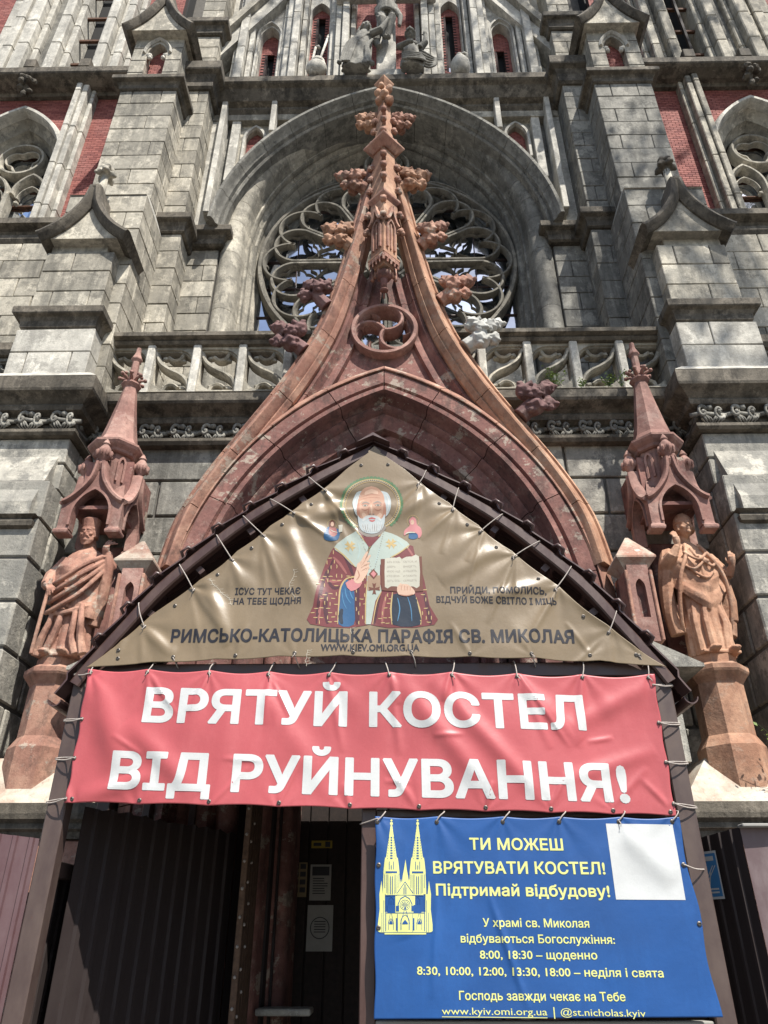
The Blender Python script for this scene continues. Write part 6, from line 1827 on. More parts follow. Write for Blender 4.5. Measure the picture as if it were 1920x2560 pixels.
# church drawing
lq = lambda x, y: pl(930 + x/6.505, 2020 + y/6.505, by)
def LP(l): return [lq(x, y) for x, y in l]
yel = []; blu = []
def rect(x0, x1, y0, y1): return [(x0, y0), (x0, y1), (x1, y1), (x1, y0)]
for cx in (316, 742):
    yel += [[(cx-4, 180), (cx-4, 300), (cx+4, 300), (cx+4, 180)], [(cx-18, 195), (cx-12, 215), (cx+12, 215), (cx+18, 195), (cx+8, 188), (cx-8, 188)], rect(cx-22, cx+22, 232, 270)]
    out = [(cx-10, 270)]
    for i in range(12):
        y = 290 + 44*i; w = 12 + 68*i/11.0*1.0
        out += [(cx-w, y), (cx-w-6, y+22)]
    out += [(cx-88, 810)]
    yel.append(out + [(2*cx-x, y) for x, y in reversed(out)])
    for i in range(9):
        y = 470 + 42*i; w = 12 + i*1.0
        blu += [rect(cx-w, cx+w, y, y+24)]
        blu += [rect(cx-w-30-i*2, cx-w-22-i*2, y+6, y+24), rect(cx+w+22+i*2, cx+w+30+i*2, y+6, y+24)]
    for s in (-1, 1):
        yel.append([(cx+s*112, 870), (cx+s*100, 795), (cx+s*88, 870), (cx+s*84, 1060), (cx+s*128, 1100), (cx+s*130, 1040)])
        yel.append([(cx+s*140, 1330), (cx+s*126, 1020), (cx+s*96, 1060), (cx+s*96, 1400), (cx+s*140, 1400)])
        blu.append(rect(cx+min(s*78, s*70), cx+max(s*78, s*70), 1080, 1380))
        blu.append(rect(cx+min(s*112, s*104), cx+max(s*112, s*104), 1080, 1300))
    yel.append(rect(cx-96, cx+96, 810, 1420))
    blu += [rect(cx-40, cx-30, 870, 1000), rect(cx+30, cx+40, 870, 1000), rect(cx-9, cx-3, 930, 1000), rect(cx+3, cx+9, 930, 1000)]
    blu += [[(cx-92, 1030), (cx-92, 1060), (cx+92, 1060), (cx+92, 1030)]]
    for s in (-22, 10): blu.append([(cx+s, 1400), (cx+s+12, 1400), (cx+s+12, 1120), (cx+s+6, 1100), (cx+s, 1120)])
    blu += [rect(cx-58, cx-52, 1080, 1400), rect(cx+52, cx+58, 1080, 1400), rect(cx-92, cx+92, 1415, 1424)]
    blu += [rect(cx-66, cx+62, 1575, 1700)]; yel2 = None
    blu += [[(cx-40, 1560), (cx-34, 1560), (cx-34, 1480), (cx, 1440), (cx+34, 1480), (cx+34, 1560), (cx+40, 1560), (cx+40, 1475), (cx, 1428), (cx-40, 1475)]]
    blu += [rect(cx-4, cx+4, 1490, 1560)]
yel.append([(545, 835), (520, 1000), (500, 1100), (490, 1200), (380, 1390), (380, 1700), (700, 1700), (700, 1390), (600, 1200), (585, 1100), (565, 1000)])
yel.append([(470, 1150), (455, 1250), (490, 1250)]); yel.append([(605, 1150), (590, 1250), (625, 1250)])
for s in (-1, 1):
    c = 540
    yel.append([(c+s*385, 1180), (c+s*420, 1400), (c+s*415, 1650), (c+s*445, 1900), (c+s*445, 2000), (c+s*400, 2030), (c+s*330, 2030), (c+s*330, 1400), (c+s*365, 1400)])
    blu.append(rect(c+min(s*345, s*352), c+max(s*345, s*352), 1500, 2010)); blu.append(rect(c+min(s*375, s*382), c+max(s*375, s*382), 1700, 2010))
    blu.append(rect(c+min(s*100, s*150), c+max(s*100, s*150), 1590, 1680))
    blu.append(rect(c+min(s*120, s*150), c+max(s*120, s*150), 1790, 1990)); blu.append(rect(c+min(s*310, s*322), c+max(s*310, s*322), 1480, 2000))
yel.append(rect(205, 880, 1690, 2055))
def ringp(cx, cy, r0, r1, n=28): return [[(cx + r0*math.cos(2*PI*i/n), cy + r0*math.sin(2*PI*i/n)) for i in range(n)], [(cx + r1*math.cos(2*PI*i/n), cy + r1*math.sin(2*PI*i/n)) for i in range(n)]]
blu_h = [ringp(538, 1575, 84, 78), ringp(538, 1575, 18, 12)]
for k in range(12):
    a = 2*PI*(k+.5)/12
    blu.append([(538 + 20*math.cos(a-.12), 1575 + 20*math.sin(a-.12)), (538 + 68*math.cos(a-.07), 1575 + 68*math.sin(a-.07)), (538 + 68*math.cos(a+.07), 1575 + 68*math.sin(a+.07)), (538 + 20*math.cos(a+.12), 1575 + 20*math.sin(a+.12))])
blu.append([(420, 1680), (432, 1680), (432, 1560), (470, 1480), (538, 1440), (606, 1480), (644, 1560), (644, 1680), (656, 1680), (656, 1555), (612, 1465), (538, 1425), (464, 1465), (420, 1555)])
for s in (-26, -10, 6, 20): blu.append(rect(534+s, 541+s, 1240 if abs(s) < 15 else 1290, 1400))
blu += [[(538, 1190), (400, 1390), (412, 1390), (538, 1208), (664, 1390), (676, 1390)], rect(230, 860, 1700, 1712), rect(395, 690, 1412, 1420)]
for cx, w, y0, ap_ in ((308, 44, 1980, 1790), (538, 72, 1980, 1730), (770, 44, 1980, 1790)):
    o_ = [(cx-w, y0), (cx-w, ap_+90), (cx-w*.6, ap_+30), (cx, ap_), (cx+w*.6, ap_+30), (cx+w, ap_+90), (cx+w, y0)]
    i_ = [(cx + (x-cx)*.84, y + (10 if y < y0 else 0)) for x, y in reversed(o_)]
    blu.append(o_ + i_)
    blu.append([(cx-w*.62, 1890), (cx-w*.62, 1870), (cx, 1815), (cx+w*.62, 1870), (cx+w*.62, 1890)])
    blu.append([(cx-w*1.1, 1880), (cx, ap_-130), (cx+w*1.1, 1880), (cx+w*.98, 1880), (cx, ap_-100), (cx-w*.98, 1880)])
blu += [rect(90, 985, 2018, 2024), rect(410, 418, 1720, 2010), rect(660, 668, 1720, 2010)]
BB.poly([LP(l) for l in yel], 'church_drawing', M['yellow_print'], 0, .03)
BB.poly([LP(l) for l in blu] + [[LP(a) for a in l] for l in blu_h], 'church_drawing_lines', M['bluev'], 2, .03)
for t in bl_ties:
    BB.eyelet(t, 2.25); BB.cord(t, 2.255, (t + .05, 5.10, 2.31), 0)
for x, z in ((-.01, 2.0), (-.01, 1.66), (1.88, 2.0), (1.91, 1.68)): BB.eyelet(x, z)
BB.cord(1.885, 2.0, (2.03, 5.175, 1.98), .01)
for (z0) in (2.27,):
    BB.cord(-.02, z0, (-.13, 5.185, z0-.02), 0)

# ---- tan triangular banner
ty_ = 5.125
apex = (-.06, 5.20)
LP_ = spline([(-2.12, 3.285), (-1.68, 3.73), (-1.33, 4.03), (-1.05, 4.29), (-.78, 4.53), (-.50, 4.77), (-.06, 5.20)], 8)
RP_ = spline([(2.03, 3.275), (1.62, 3.62), (1.27, 3.97), (.93, 4.28), (.68, 4.52), (.40, 4.77), (-.06, 5.20)], 8)
def edge(P, v):
    f = v*(len(P)-1); i = min(int(f), len(P)-2); t = f - i
    return (P[i][0] + (P[i+1][0]-P[i][0])*t, P[i][1] + (P[i+1][1]-P[i][1])*t)
tl = [edge(LP_, v) for v in (.0, .13, .27, .42, .56, .70, .84)]
tr = [edge(RP_, v) for v in (.0, .14, .30, .44, .58, .72, .86)]
tb = [-1.9, -1.5, -1.05, -.62, -.2, .22, .64, 1.08, 1.5, 1.85]
def th_(x, z):
    v = .022*noise.noise(Vector((x*.9+2, z*.9, 3.0))) + .008*noise.noise(Vector((x*2.7, z*2.7, 9.0)))
    for i, (a, b) in enumerate(tl[1:]): v += fold(x, z, a, b, -50 + 14*math.sin(i*1.9), 7, .020, .36, .9)
    for i, (a, b) in enumerate(tr[1:]): v += fold(x, z, a, b, -130 + 14*math.sin(i*1.3+1), 7, .020, .36, .9)
    for i, a in enumerate(tb): v += fold(x, z, a, 3.36, 90 + 25*math.sin(i*2.9), 7, .010, .20, .8)
    v += ridge(x, z, -.78, 4.5, .15, 4.62, .024, .055) - ridge(x, z, -.6, 4.62, .1, 4.78, .018, .05) + ridge(x, z, -.8, 4.5, -.45, 3.75, .026, .06)
    v += ridge(x, z, -1.35, 4.0, -1.1, 3.45, .022, .05) + ridge(x, z, -1.75, 3.6, -1.5, 3.38, .016, .035) + ridge(x, z, .95, 4.25, .45, 3.95, .018, .06) + ridge(x, z, 1.3, 3.95, .75, 3.8, .02, .05) + ridge(x, z, 1.3, 3.92, 1.9, 3.4, .018, .05)
    v += ridge(x, z, .45, 4.75, .1, 4.5, .016, .05)
    return v
def scal(ties, v):
    k = v*6.6; return .028*abs(math.sin(PI*k))
nx_, nz_ = 280, 180
class Tri(Banner):
    def __init__(s):
        s.Y, s.h = ty_, th_
        s.root = thing('tan_banner', (-.05, ty_, 3.32), 'tan triangular banner with a haloed bearded saint holding a book, tied under the porch gable', 'banner')
        mb = MB(); rows = []
        for j in range(nz_+1):
            v = j/nz_; l = edge(LP_, v); r = edge(RP_, v); row = []
            sc1 = scal(tl, v) * (0 if v > .97 else 1)
            for i in range(nx_+1):
                u = i/nx_
                x = l[0] + sc1*.7 + (r[0]-l[0]-1.4*sc1)*u; z = l[1] + (r[1]-l[1])*u
                bow = (1-v)**3 * (.088*math.sin(PI*u)**.6 - .012*abs(math.sin(PI*u*9)))
                row.append((x, ty_ - th_(x, z+bow), z + bow))
            rows.append(row)
        vs = [p for r in rows for p in r] + [(x, y+.0015, z) for r in rows for x, y, z in r]
        w = nx_+1; N = w*(nz_+1); fs = []
        for j in range(nz_):
            for i in range(nx_):
                a = j*w+i; fs.append((a, a+1, a+w+1, a+w)); fs.append((a+N, a+w+N, a+w+1+N, a+1+N))
        for i in range(nx_): fs.append((i, i+N, i+1+N, i+1))
        for j in range(nz_): a = j*w; fs.append((a, a+w, a+w+N, a+N)); a = j*w+nx_; fs.append((a, a+N, a+w+N, a+w))
        mb.add(vs, fs); s.cloth = mb.build('sheet', M['tan'], s.root, smooth='all')
_rr = random.Random(8)
CRT = []
for (x_, z_), s_ in [(p, 1) for p in tl[1:]] + [(p, -1) for p in tr[1:]]:
    for q in range(2):
        a_ = -PI/2 + s_*_rr.uniform(.1, 1.0); l_ = _rr.uniform(.25, .7); CRT.append((x_, z_, x_ + l_*math.cos(a_), z_ + l_*math.sin(a_), _rr.uniform(.005, .012), _rr.uniform(.015, .03)))
for t in tb[::2]: CRT.append((t, 3.38, t + _rr.uniform(-.15, .15), 3.62, .007, .018))
th0 = th_
def th_(x, z): return th0(x, z) + sum(ridge(x, z, *c) for c in CRT if abs(x - c[0]) < .8)
TB = Tri()
tq = lambda x, y: pl(700 + x/3.607, 1120 + y/3.607, ty_)
k_ = 1920/1659
def tt_(body, x0, b0, x1, b1, capz, bold):
    p0, p1 = pl(x0*k_, b0*k_, ty_), pl(x1*k_, b1*k_, ty_); top = pl(x0*k_, (b0-capz)*k_, ty_)
    TB.text(body, p0, p1, top[1]-p0[1], M['black_print'], bold=bold, letters=capz > 20)
tt_('РИМСЬКО-КАТОЛИЦЬКА ПАРАФІЯ СВ. МИКОЛАЯ', 367, 1387, 1242, 1389, 29, .035)
tt_('WWW.KIEV.OMI.ORG.UA', 693, 1408, 906, 1406, 16, .03)
tt_('ІСУС ТУТ ЧЕКАЄ', 507, 1284, 649, 1284, 14.5, .025)
tt_('НА ТЕБЕ ЩОДНЯ', 503, 1305, 650, 1305, 14.5, .025)
tt_('ПРИЙДИ, ПОМОЛИСЬ,', 973, 1281, 1181, 1284, 14.5, .025)
tt_('ВІДЧУЙ БОЖЕ СВІТЛО І МІЦЬ', 943, 1301, 1203, 1307, 14.5, .025)
C_ = lambda l, n=4: [tq(x, y) for x, y in spline(list(l) + [l[0]], n)[:-1]]
S_ = lambda l: [tq(x, y) for x, y in l]
def ell(cx, cy, rx, ry, n=24): return [tq(cx + rx*math.cos(2*PI*i/n), cy + ry*math.sin(2*PI*i/n)) for i in range(n)]
def stroke(pts, w):
    P = npath(spline(pts, 4)); n = len(P)
    ws = [w*math.sin(PI*(i+.6)/(n+.2))**.5 for i in range(n)]
    return [tq(x+nx*ww, y+nz*ww) for (x, y, nx, nz), ww in zip(P, ws)] + [tq(x-nx*ww, y-nz*ww) for (x, y, nx, nz), ww in reversed(list(zip(P, ws)))]
def band(cx, cy, rx, ry, w, n=48): return [ell(cx, cy, rx, ry, n), ell(cx, cy, rx-w, ry-w, n)]
cskin = pr('print_skin', (.43, .25, .17)); cskd = pr('print_skin_dark', (.36, .175, .115)); cskl = pr('print_skin_light', (.55, .37, .27)); chair = pr('print_grey_hair', (.38, .42, .42)); cwht = pr('print_beard', (.47, .48, .46))
cbd = pr('print_beard_dark', (.22, .19, .16)); cgr = pr('print_green', (.085, .16, .075)); cmar = pr('print_maroon', (.155, .035, .035)); cmad = pr('print_maroon_dark', (.065, .016, .022)); cmal = pr('print_maroon_light', (.29, .10, .085))
cgold = pr('print_gold', (.44, .32, .14)); cmint = pr('print_mint', (.36, .41, .36)); cblu = pr('print_blue', (.02, .085, .19)); cbdk = pr('print_navy', (.012, .02, .035)); cpink = pr('print_pink', (.48, .19, .19)); cpage = pr('print_page', (.45, .43, .35)); cbrn = pr('print_brown', (.14, .05, .03))
rnd = random.Random(11)
# halo
TB.poly([ell(825 + 272*math.cos(a), 510 + 240*math.sin(a), 17, 16, 10) for a in [2*PI*i/52 for i in range(52)] if not (.95 < a < 2.15)], 'halo_scallops', cgr, 0)
TB.poly([band(825, 510, 262, 230, 7), band(825, 510, 236, 206, 4)], 'halo_rings', cgold, 1)
TB.poly([ell(825 + 249*math.cos(a), 510 + 218*math.sin(a), 5, 5, 6) for a in [2*PI*i/80 for i in range(80)]], 'halo_dots', cpage, 1)
# robes
robeL = [(600, 830), (490, 890), (430, 990), (375, 1130), (330, 1280), (300, 1430), (275, 1595), (790, 1595), (800, 1300), (820, 1000)]
robeR = [(820, 1000), (1160, 870), (1220, 980), (1290, 1150), (1320, 1280), (1350, 1420), (1392, 1592), (800, 1592), (810, 1300)]
TB.poly([C_(robeL, 3), C_(robeR, 3)], 'robe', cmar, 1)
TB.poly([stroke([(420, 1100), (380, 1250), (350, 1400), (330, 1590)], 16), stroke([(560, 930), (620, 1040), (660, 1150)], 16), stroke([(480, 1000), (430, 1150), (480, 1260), (560, 1240)], 14), stroke([(700, 1250), (690, 1400), (700, 1590)], 26), stroke([(900, 1330), (870, 1450), (850, 1590)], 16), stroke([(1300, 1300), (1340, 1480), (1360, 1590)], 18), stroke([(420, 1300), (410, 1450), (430, 1590)], 20)], 'robe_shade', cmad, 2)
TB.poly([stroke([(480, 980), (540, 1040), (600, 1130)], 12), stroke([(400, 1150), (460, 1200), (560, 1190)], 12), stroke([(370, 1320), (360, 1450), (350, 1560)], 12), stroke([(960, 1320), (930, 1450), (920, 1590)], 12), stroke([(1150, 900), (1190, 960), (1220, 1020)], 10)], 'robe_light', cmal, 2)
gs = []
inL, inR = pip(robeL), pip(robeR)
for r in range(17):
    for c in range(22):
        x = 300 + c*52 + (26 if r % 2 else 0) + rnd.uniform(-6, 6); y = 900 + r*42 + rnd.uniform(-6, 6)
        if not (inL(x, y) or inR(x, y)) or 520 < x < 1050 and y < 1130 or 780 < x < 900: continue
        if 540 < x < 670 and y > 1200 or 1010 < x < 1255 and y > 1290 or 900 < x < 1290 and 970 < y < 1290: continue
        if rnd.random() < .3: continue
        if rnd.random() < .55: gs.append(stroke([(x-20, y+rnd.uniform(-3, 3)), (x, y+rnd.uniform(-3, 3)), (x+18, y)], 4))
        else: gs.append(stroke([(x, y-18), (x+rnd.uniform(-4, 4), y), (x, y+18)], 4))
TB.poly(gs, 'robe_gold_checks', cgold, 3, .2)
TB.poly([C_([(600, 1180), (555, 1240), (540, 1400), (530, 1592), (665, 1592), (672, 1420), (668, 1280), (640, 1210)], 3)], 'sleeve_blue', cblu, 3)
TB.poly([C_([(1020, 1320), (1010, 1420), (1020, 1592), (1260, 1592), (1250, 1450), (1215, 1320), (1120, 1300)], 3), stroke([(560, 1450), (545, 1520), (560, 1590)], 20)], 'sleeve_dark', cbdk, 4)
TB.poly([stroke([(585, 1260), (600, 1340), (640, 1400)], 5), stroke([(560, 1300), (570, 1380), (600, 1450)], 4), stroke([(620, 1250), (640, 1320), (660, 1360)], 5), stroke([(1060, 1350), (1080, 1450), (1060, 1560)], 5), stroke([(1150, 1340), (1180, 1440), (1190, 1560)], 4)], 'sleeve_folds', pr('print_blue_light', (.06, .19, .33)), 5)
TB.poly([stroke([(520, 1592), (530, 1420), (545, 1260), (600, 1175), (690, 1160)], 7), stroke([(1010, 1592), (1000, 1450), (1015, 1300)], 7), stroke([(1270, 1592), (1265, 1480), (1225, 1340)], 7)], 'robe_hem_gold', cgold, 4)
# centre strip and stole wings
TB.poly([S_([(790, 950), (905, 950), (900, 1200), (915, 1290), (860, 1380), (820, 1590), (775, 1590), (780, 1300)])], 'stole_strip', cmint, 4)
TB.poly([stroke([(770, 1590), (772, 1400), (785, 1200)], 5), stroke([(835, 1590), (870, 1400), (915, 1295)], 5)], 'stole_border', cgold, 5)
TB.poly([S_([(788, 1150), (905, 1150), (905, 1285), (788, 1285)])], 'stole_panel', pr('print_stole_panel', (.30, .20, .13)), 5)
TB.poly([C_([(690, 750), (600, 800), (488, 895), (560, 960), (680, 1072), (740, 1000), (800, 890), (750, 800)], 3), C_([(930, 750), (1050, 790), (1170, 875), (1080, 940), (1000, 985), (880, 1070), (800, 1090), (800, 950), (850, 850)], 3)], 'stole', cmint, 5)
TB.poly([stroke([(488, 895), (580, 970), (680, 1072)], 6), stroke([(1170, 875), (1080, 945), (1000, 990)], 6), stroke([(690, 752), (740, 810), (805, 890)], 5), stroke([(935, 752), (870, 820), (805, 900)], 5)], 'stole_gold', cgold, 6)
TB.poly([stroke([(560, 850), (600, 900), (650, 960)], 8), stroke([(900, 900), (880, 980), (860, 1040)], 8), stroke([(1050, 830), (1100, 870), (1120, 890)], 7), stroke([(700, 850), (720, 920), (700, 1000)], 8)], 'stole_shade', pr('print_mint_dark', (.36, .44, .41)), 6)
cr_ = []
for cx, cy in ((632, 885), (1003, 865)):
    for a in (40, 130, 220, 310):
        ca, sa = math.cos(R(a)), math.sin(R(a))
        cr_.append(S_([(cx + 6*sa, cy - 6*ca), (cx + 50*ca + 22*sa, cy + 46*sa - 22*ca), (cx + 40*ca, cy + 38*sa), (cx + 50*ca - 22*sa, cy + 46*sa + 22*ca), (cx - 6*sa, cy + 6*ca)]))
TB.poly(cr_, 'gold_crosses', cgold, 7, .2)
cr_ = []
for a in (0, 90, 180, 270):
    ca, sa = math.cos(R(a)), math.sin(R(a)); cx, cy = 850, 1270
    cr_.append(S_([(cx + 5*sa, cy - 5*ca), (cx + 50*ca + 18*sa, cy + 52*sa - 18*ca), (cx + 42*ca, cy + 44*sa), (cx + 50*ca - 18*sa, cy + 52*sa + 18*ca), (cx - 5*sa, cy + 5*ca)]))
TB.poly(cr_ + [S_([(843, 1090), (884, 1138), (845, 1184), (800, 1135)])], 'pendant_cross', cbrn, 7, .2)
TB.poly([S_([(843, 1108), (868, 1138), (845, 1166), (818, 1135)])], 'pendant_stone', cpink, 8, .2)
TB.poly([ell(715 + 110*t, 760 + 330*t + 10*math.sin(20*t), 4, 5, 6) for t in [i/16 for i in range(17)]] + [ell(935 - 80*t, 760 + 330*t, 4, 5, 6) for t in [i/16 for i in range(17)]], 'chain', cbd, 7, .3)
# neck, beard, face
TB.poly([S_([(705, 735), (760, 800), (900, 800), (930, 740), (905, 800), (830, 880), (800, 895), (750, 820)])], 'collar', cmar, 7)
TB.poly([C_([(705, 690), (720, 760), (780, 800), (850, 802), (920, 770), (945, 700)], 3)], 'beard_shadow', cbd, 7)
TB.poly([C_([(740, 385), (690, 400), (655, 470), (660, 540), (680, 600), (705, 610), (720, 500)], 3), C_([(905, 385), (970, 410), (1000, 480), (995, 560), (965, 610), (940, 610), (930, 500)], 3)], 'hair', chair, 7)
TB.poly([stroke([(700, 420), (672, 490), (690, 590)], 7), stroke([(960, 430), (985, 500), (960, 590)], 7), stroke([(720, 410), (700, 470), (705, 540)], 6)], 'hair_light', cwht, 8)
TB.poly([C_([(825, 348), (760, 365), (715, 420), (700, 500), (702, 600), (725, 680), (780, 730), (870, 730), (930, 680), (948, 600), (945, 500), (930, 420), (885, 365)], 3)], 'face', cskin, 8)
TB.poly([stroke([(708, 500), (708, 600), (740, 680)], 14), stroke([(942, 500), (942, 600), (910, 680)], 14), stroke([(735, 520), (770, 500), (805, 520)], 10), stroke([(845, 518), (885, 498), (920, 520)], 10), stroke([(805, 540), (796, 590), (808, 606)], 6), stroke([(735, 560), (770, 572), (800, 556)], 5), stroke([(850, 556), (885, 570), (915, 556)], 5), stroke([(750, 430), (825, 418), (900, 430)], 3), stroke([(745, 455), (825, 444), (905, 455)], 3), stroke([(817, 470), (822, 490), (818, 505)], 3)], 'face_shade', cskd, 9)
TB.poly([C_([(825, 370), (770, 390), (765, 420), (825, 405), (880, 418), (880, 388)], 2), stroke([(822, 520), (826, 560), (826, 596)], 9), C_([(735, 600), (760, 590), (785, 620), (755, 640)], 2), C_([(870, 615), (900, 588), (920, 605), (895, 640)], 2), stroke([(720, 500), (730, 480), (760, 478)], 6)], 'face_light', cskl, 10)
TB.poly([stroke([(740, 508), (770, 492), (808, 508)], 6), stroke([(842, 506), (882, 490), (915, 508)], 6), ell(812, 600, 8, 5, 8), ell(843, 600, 8, 5, 8), stroke([(742, 530), (768, 518), (796, 532)], 3), stroke([(856, 528), (884, 516), (912, 530)], 3)], 'brows', cbd, 11, .3)
TB.poly([ell(768, 531, 16, 6, 14), ell(884, 528, 16, 6, 14)], 'eye_whites', cpage, 11, .3)
TB.poly([ell(768, 530, 6.5, 6.5, 10), ell(884, 527, 6.5, 6.5, 10)], 'irises', M['black_print'], 12, .3)
TB.poly([C_([(700, 610), (735, 640), (790, 618), (828, 610), (870, 620), (915, 640), (945, 600), (940, 690), (900, 755), (830, 775), (750, 755), (712, 700)], 3)], 'beard', chair, 11)
TB.poly([stroke([(826, 618), (780, 628), (745, 660)], 12), stroke([(828, 618), (875, 628), (912, 655)], 12)] + [stroke([(740 + 18*i, 665 + rnd.uniform(-8, 8)), (742 + 17*i, 710), (760 + 14*i, 745 + 15*math.sin(PI*i/10))], 3.5) for i in range(11)], 'beard_light', cwht, 12)
TB.poly([stroke([(745 + 22*i, 690), (752 + 20*i, 730), (768 + 16*i, 760)], 2.5) for i in range(9)], 'beard_lines', cbd, 12, .3)
TB.poly([stroke([(800, 640), (830, 634), (862, 640)], 7), stroke([(806, 652), (832, 660), (856, 652)], 7)], 'lips', pr('print_lips', (.42, .10, .09)), 13, .3)
# hands and book
TB.poly([C_([(660, 1180), (590, 1215), (640, 1290), (720, 1250), (740, 1190)], 2)], 'cuff', cpink, 8)
hnd_ = [C_([(690, 1090), (700, 1040), (760, 1020), (800, 1040), (795, 1110), (770, 1160), (720, 1220), (665, 1195)], 3), stroke([(720, 1060), (755, 1000), (790, 935)], 13), stroke([(750, 1050), (790, 1000), (815, 965)], 12), stroke([(720, 1090), (770, 1060), (808, 1035)], 13), stroke([(730, 1120), (780, 1090), (806, 1075)], 12), stroke([(715, 1040), (760, 1015), (800, 1010)], 12)]
TB.poly(hnd_, 'blessing_hand', cskl, 9)
TB.poly([stroke([(735, 1060), (770, 1010), (800, 945)], 2), stroke([(735, 1078), (775, 1052), (806, 1045)], 2), stroke([(738, 1108), (775, 1085), (802, 1082)], 2), stroke([(700, 1100), (715, 1150), (690, 1190)], 5)], 'hand_lines', cskd, 10, .3)
TB.poly([S_([(908, 1005), (1100, 1000), (1278, 980), (1292, 1290), (1100, 1300), (915, 1285)])], 'book_cover', cbrn, 8)
TB.poly([C_([(946, 1000), (1000, 992), (1050, 994), (1098, 1005), (1098, 1255), (1050, 1250), (1000, 1250), (946, 1256)], 2), C_([(1100, 1005), (1140, 985), (1190, 982), (1252, 980), (1258, 1245), (1200, 1248), (1150, 1250), (1100, 1255)], 2)], 'book_pages', cpage, 9)
for i, tx_ in enumerate(('АЗЪ ЕСМЬ', 'ДВЕРЬ:', 'МНОЮ АЩЕ', 'КТО ВНИ-', 'ДЕТЪ, СПА-')):
    TB.text(tx_, tq(964, 1042+42*i), tq(1084 if i != 1 else 1045, 1041+42*i), .016, cbd, 'book_text', .0, 9, .3)
for i, tx_ in enumerate(('СЕТСЯ, И', 'ВНИДЕТЪ,', 'И ИЗЫДЕТЪ', 'И ПАЖИТЬ', 'ОБРЯЩЕТЪ')):
    TB.text(tx_, tq(1113, 1040+42*i), tq(1232, 1034+42*i), .016, cbd, 'book_text', .0, 9, .3)
TB.poly([C_([(1055, 1290), (1060, 1250), (1100, 1230), (1160, 1235), (1215, 1290), (1205, 1320), (1140, 1335), (1075, 1325)], 3)] + [stroke([(1078 + 27*i, 1285), (1082 + 26*i, 1250), (1090 + 24*i, 1222 + 6*i)], 12) for i in range(4)], 'book_hand', cskl, 10)
TB.poly([stroke([(1094 + 27*i, 1285), (1096 + 26*i, 1258), (1102 + 24*i, 1235 + 6*i)], 2) for i in range(4)] + [stroke([(1075, 1322), (1140, 1332), (1200, 1318)], 5)], 'book_hand_lines', cskd, 11, .3)
# two little figures
TB.poly([band(470, 685, 46, 40, 2.5, 24), band(1200, 660, 54, 48, 2.5, 24)], 'small_halos', cgold, 1)
TB.poly([C_([(430, 710), (402, 760), (400, 820), (460, 838), (520, 825), (540, 770), (535, 735), (500, 720), (470, 705)], 3), C_([(1165, 770), (1160, 810), (1200, 822), (1240, 810), (1235, 770)], 2)], 'small_blue_cloaks', cblu, 2)
TB.poly([C_([(445, 712), (440, 770), (480, 800), (515, 770), (500, 715)], 3)], 'small_red_tunic', cmal, 3)
TB.poly([C_([(1195, 625), (1165, 655), (1170, 700), (1125, 740), (1120, 790), (1170, 760), (1235, 770), (1250, 815), (1278, 780), (1270, 720), (1235, 690), (1225, 645)], 3)], 'small_pink_veil', cpink, 3)
TB.poly([C_([(470, 645), (448, 665), (445, 710), (470, 722), (490, 710), (492, 668)], 3)], 'small_hair', cbrn, 3)
TB.poly([ell(471, 683, 15, 20, 12), ell(1193, 672, 17, 22, 12)], 'small_faces', cskl, 4, .3)
TB.poly([stroke([(455, 735), (480, 750), (520, 760)], 3), stroke([(1130, 775), (1170, 760), (1220, 762)], 6), S_([(528, 695), (565, 690), (562, 755), (530, 760)])], 'small_details', cpage, 5, .3)
# white wear creases
cw_ = pr('print_wear', (.52, .47, .38))
wr = []
for (x0, y0, n_) in ((120, 1100, 9), (640, 1590, 5), (250, 1830, 6)):
    x, y = x0, y0
    for i in range(n_):
        a = rnd.uniform(.9, 2.2); l = rnd.uniform(18, 45)
        wr.append(stroke([(x, y), (x + l*.5*math.cos(a)+3, y + l*.5*math.sin(a)), (x + l*math.cos(a), y + l*math.sin(a))], 1.8))
        if rnd.random() < .7: wr.append(stroke([(x, y), (x + rnd.uniform(10, 28), y + 3), (x + rnd.uniform(30, 55), y - 4)], 1.3))
        x += l*math.cos(a); y += l*math.sin(a)
x, y = -640, 1180
for i in range(11):
    a = rnd.uniform(.5, 1.5); l = rnd.uniform(20, 40); wr.append(stroke([(x, y), (x + l*.5*math.cos(a)+3, y + l*.5*math.sin(a)), (x + l*math.cos(a), y + l*math.sin(a))], 2))
    wr.append(stroke([(x-20, y+4), (x, y), (x + rnd.uniform(20, 45), y - 4)], 1.3)); x += l*math.cos(a); y += l*math.sin(a)
TB.poly(wr, 'wear_creases', cw_, 1, .2)
# ties
def rafter_pt(sx, z):
    t = min((abs(rp(sx, RLEN[-1]*q/60)[0].z - z), q) for q in range(61))[1]
    p_, d, nrm = rp(sx, RLEN[-1]*t/60); p_ = p_ - nrm*.01
    return (p_.x, 5.13, p_.z)
for k, (x, z) in enumerate(tl[1:]):
    ix, iz = x + .03, z - .03
    TB.eyelet(ix, iz); q = rafter_pt(-1, z + .16 + .03*math.sin(k)); TB.cord(ix, iz, q, 0)
for k, (x, z) in enumerate(tr[1:]):
    ix, iz = x - .03, z - .03
    TB.eyelet(ix, iz); q = rafter_pt(1, z + .16 + .03*math.sin(2*k)); TB.cord(ix, iz, q, 0)
for v in (.07, .2, .345, .49, .63, .77, .93):
    for P, s in ((LP_, 1), (RP_, -1)):
        x, z = edge(P, v); TB.eyelet(x + s*.055, z - .03)
for k, x in enumerate(tb):
    TB.eyelet(x, 3.395 - .04*abs(x)/2)
    if k % 2: TB.cord(x, 3.39 - .04*abs(x)/2, (x + .03, 5.175, 3.30), 0)

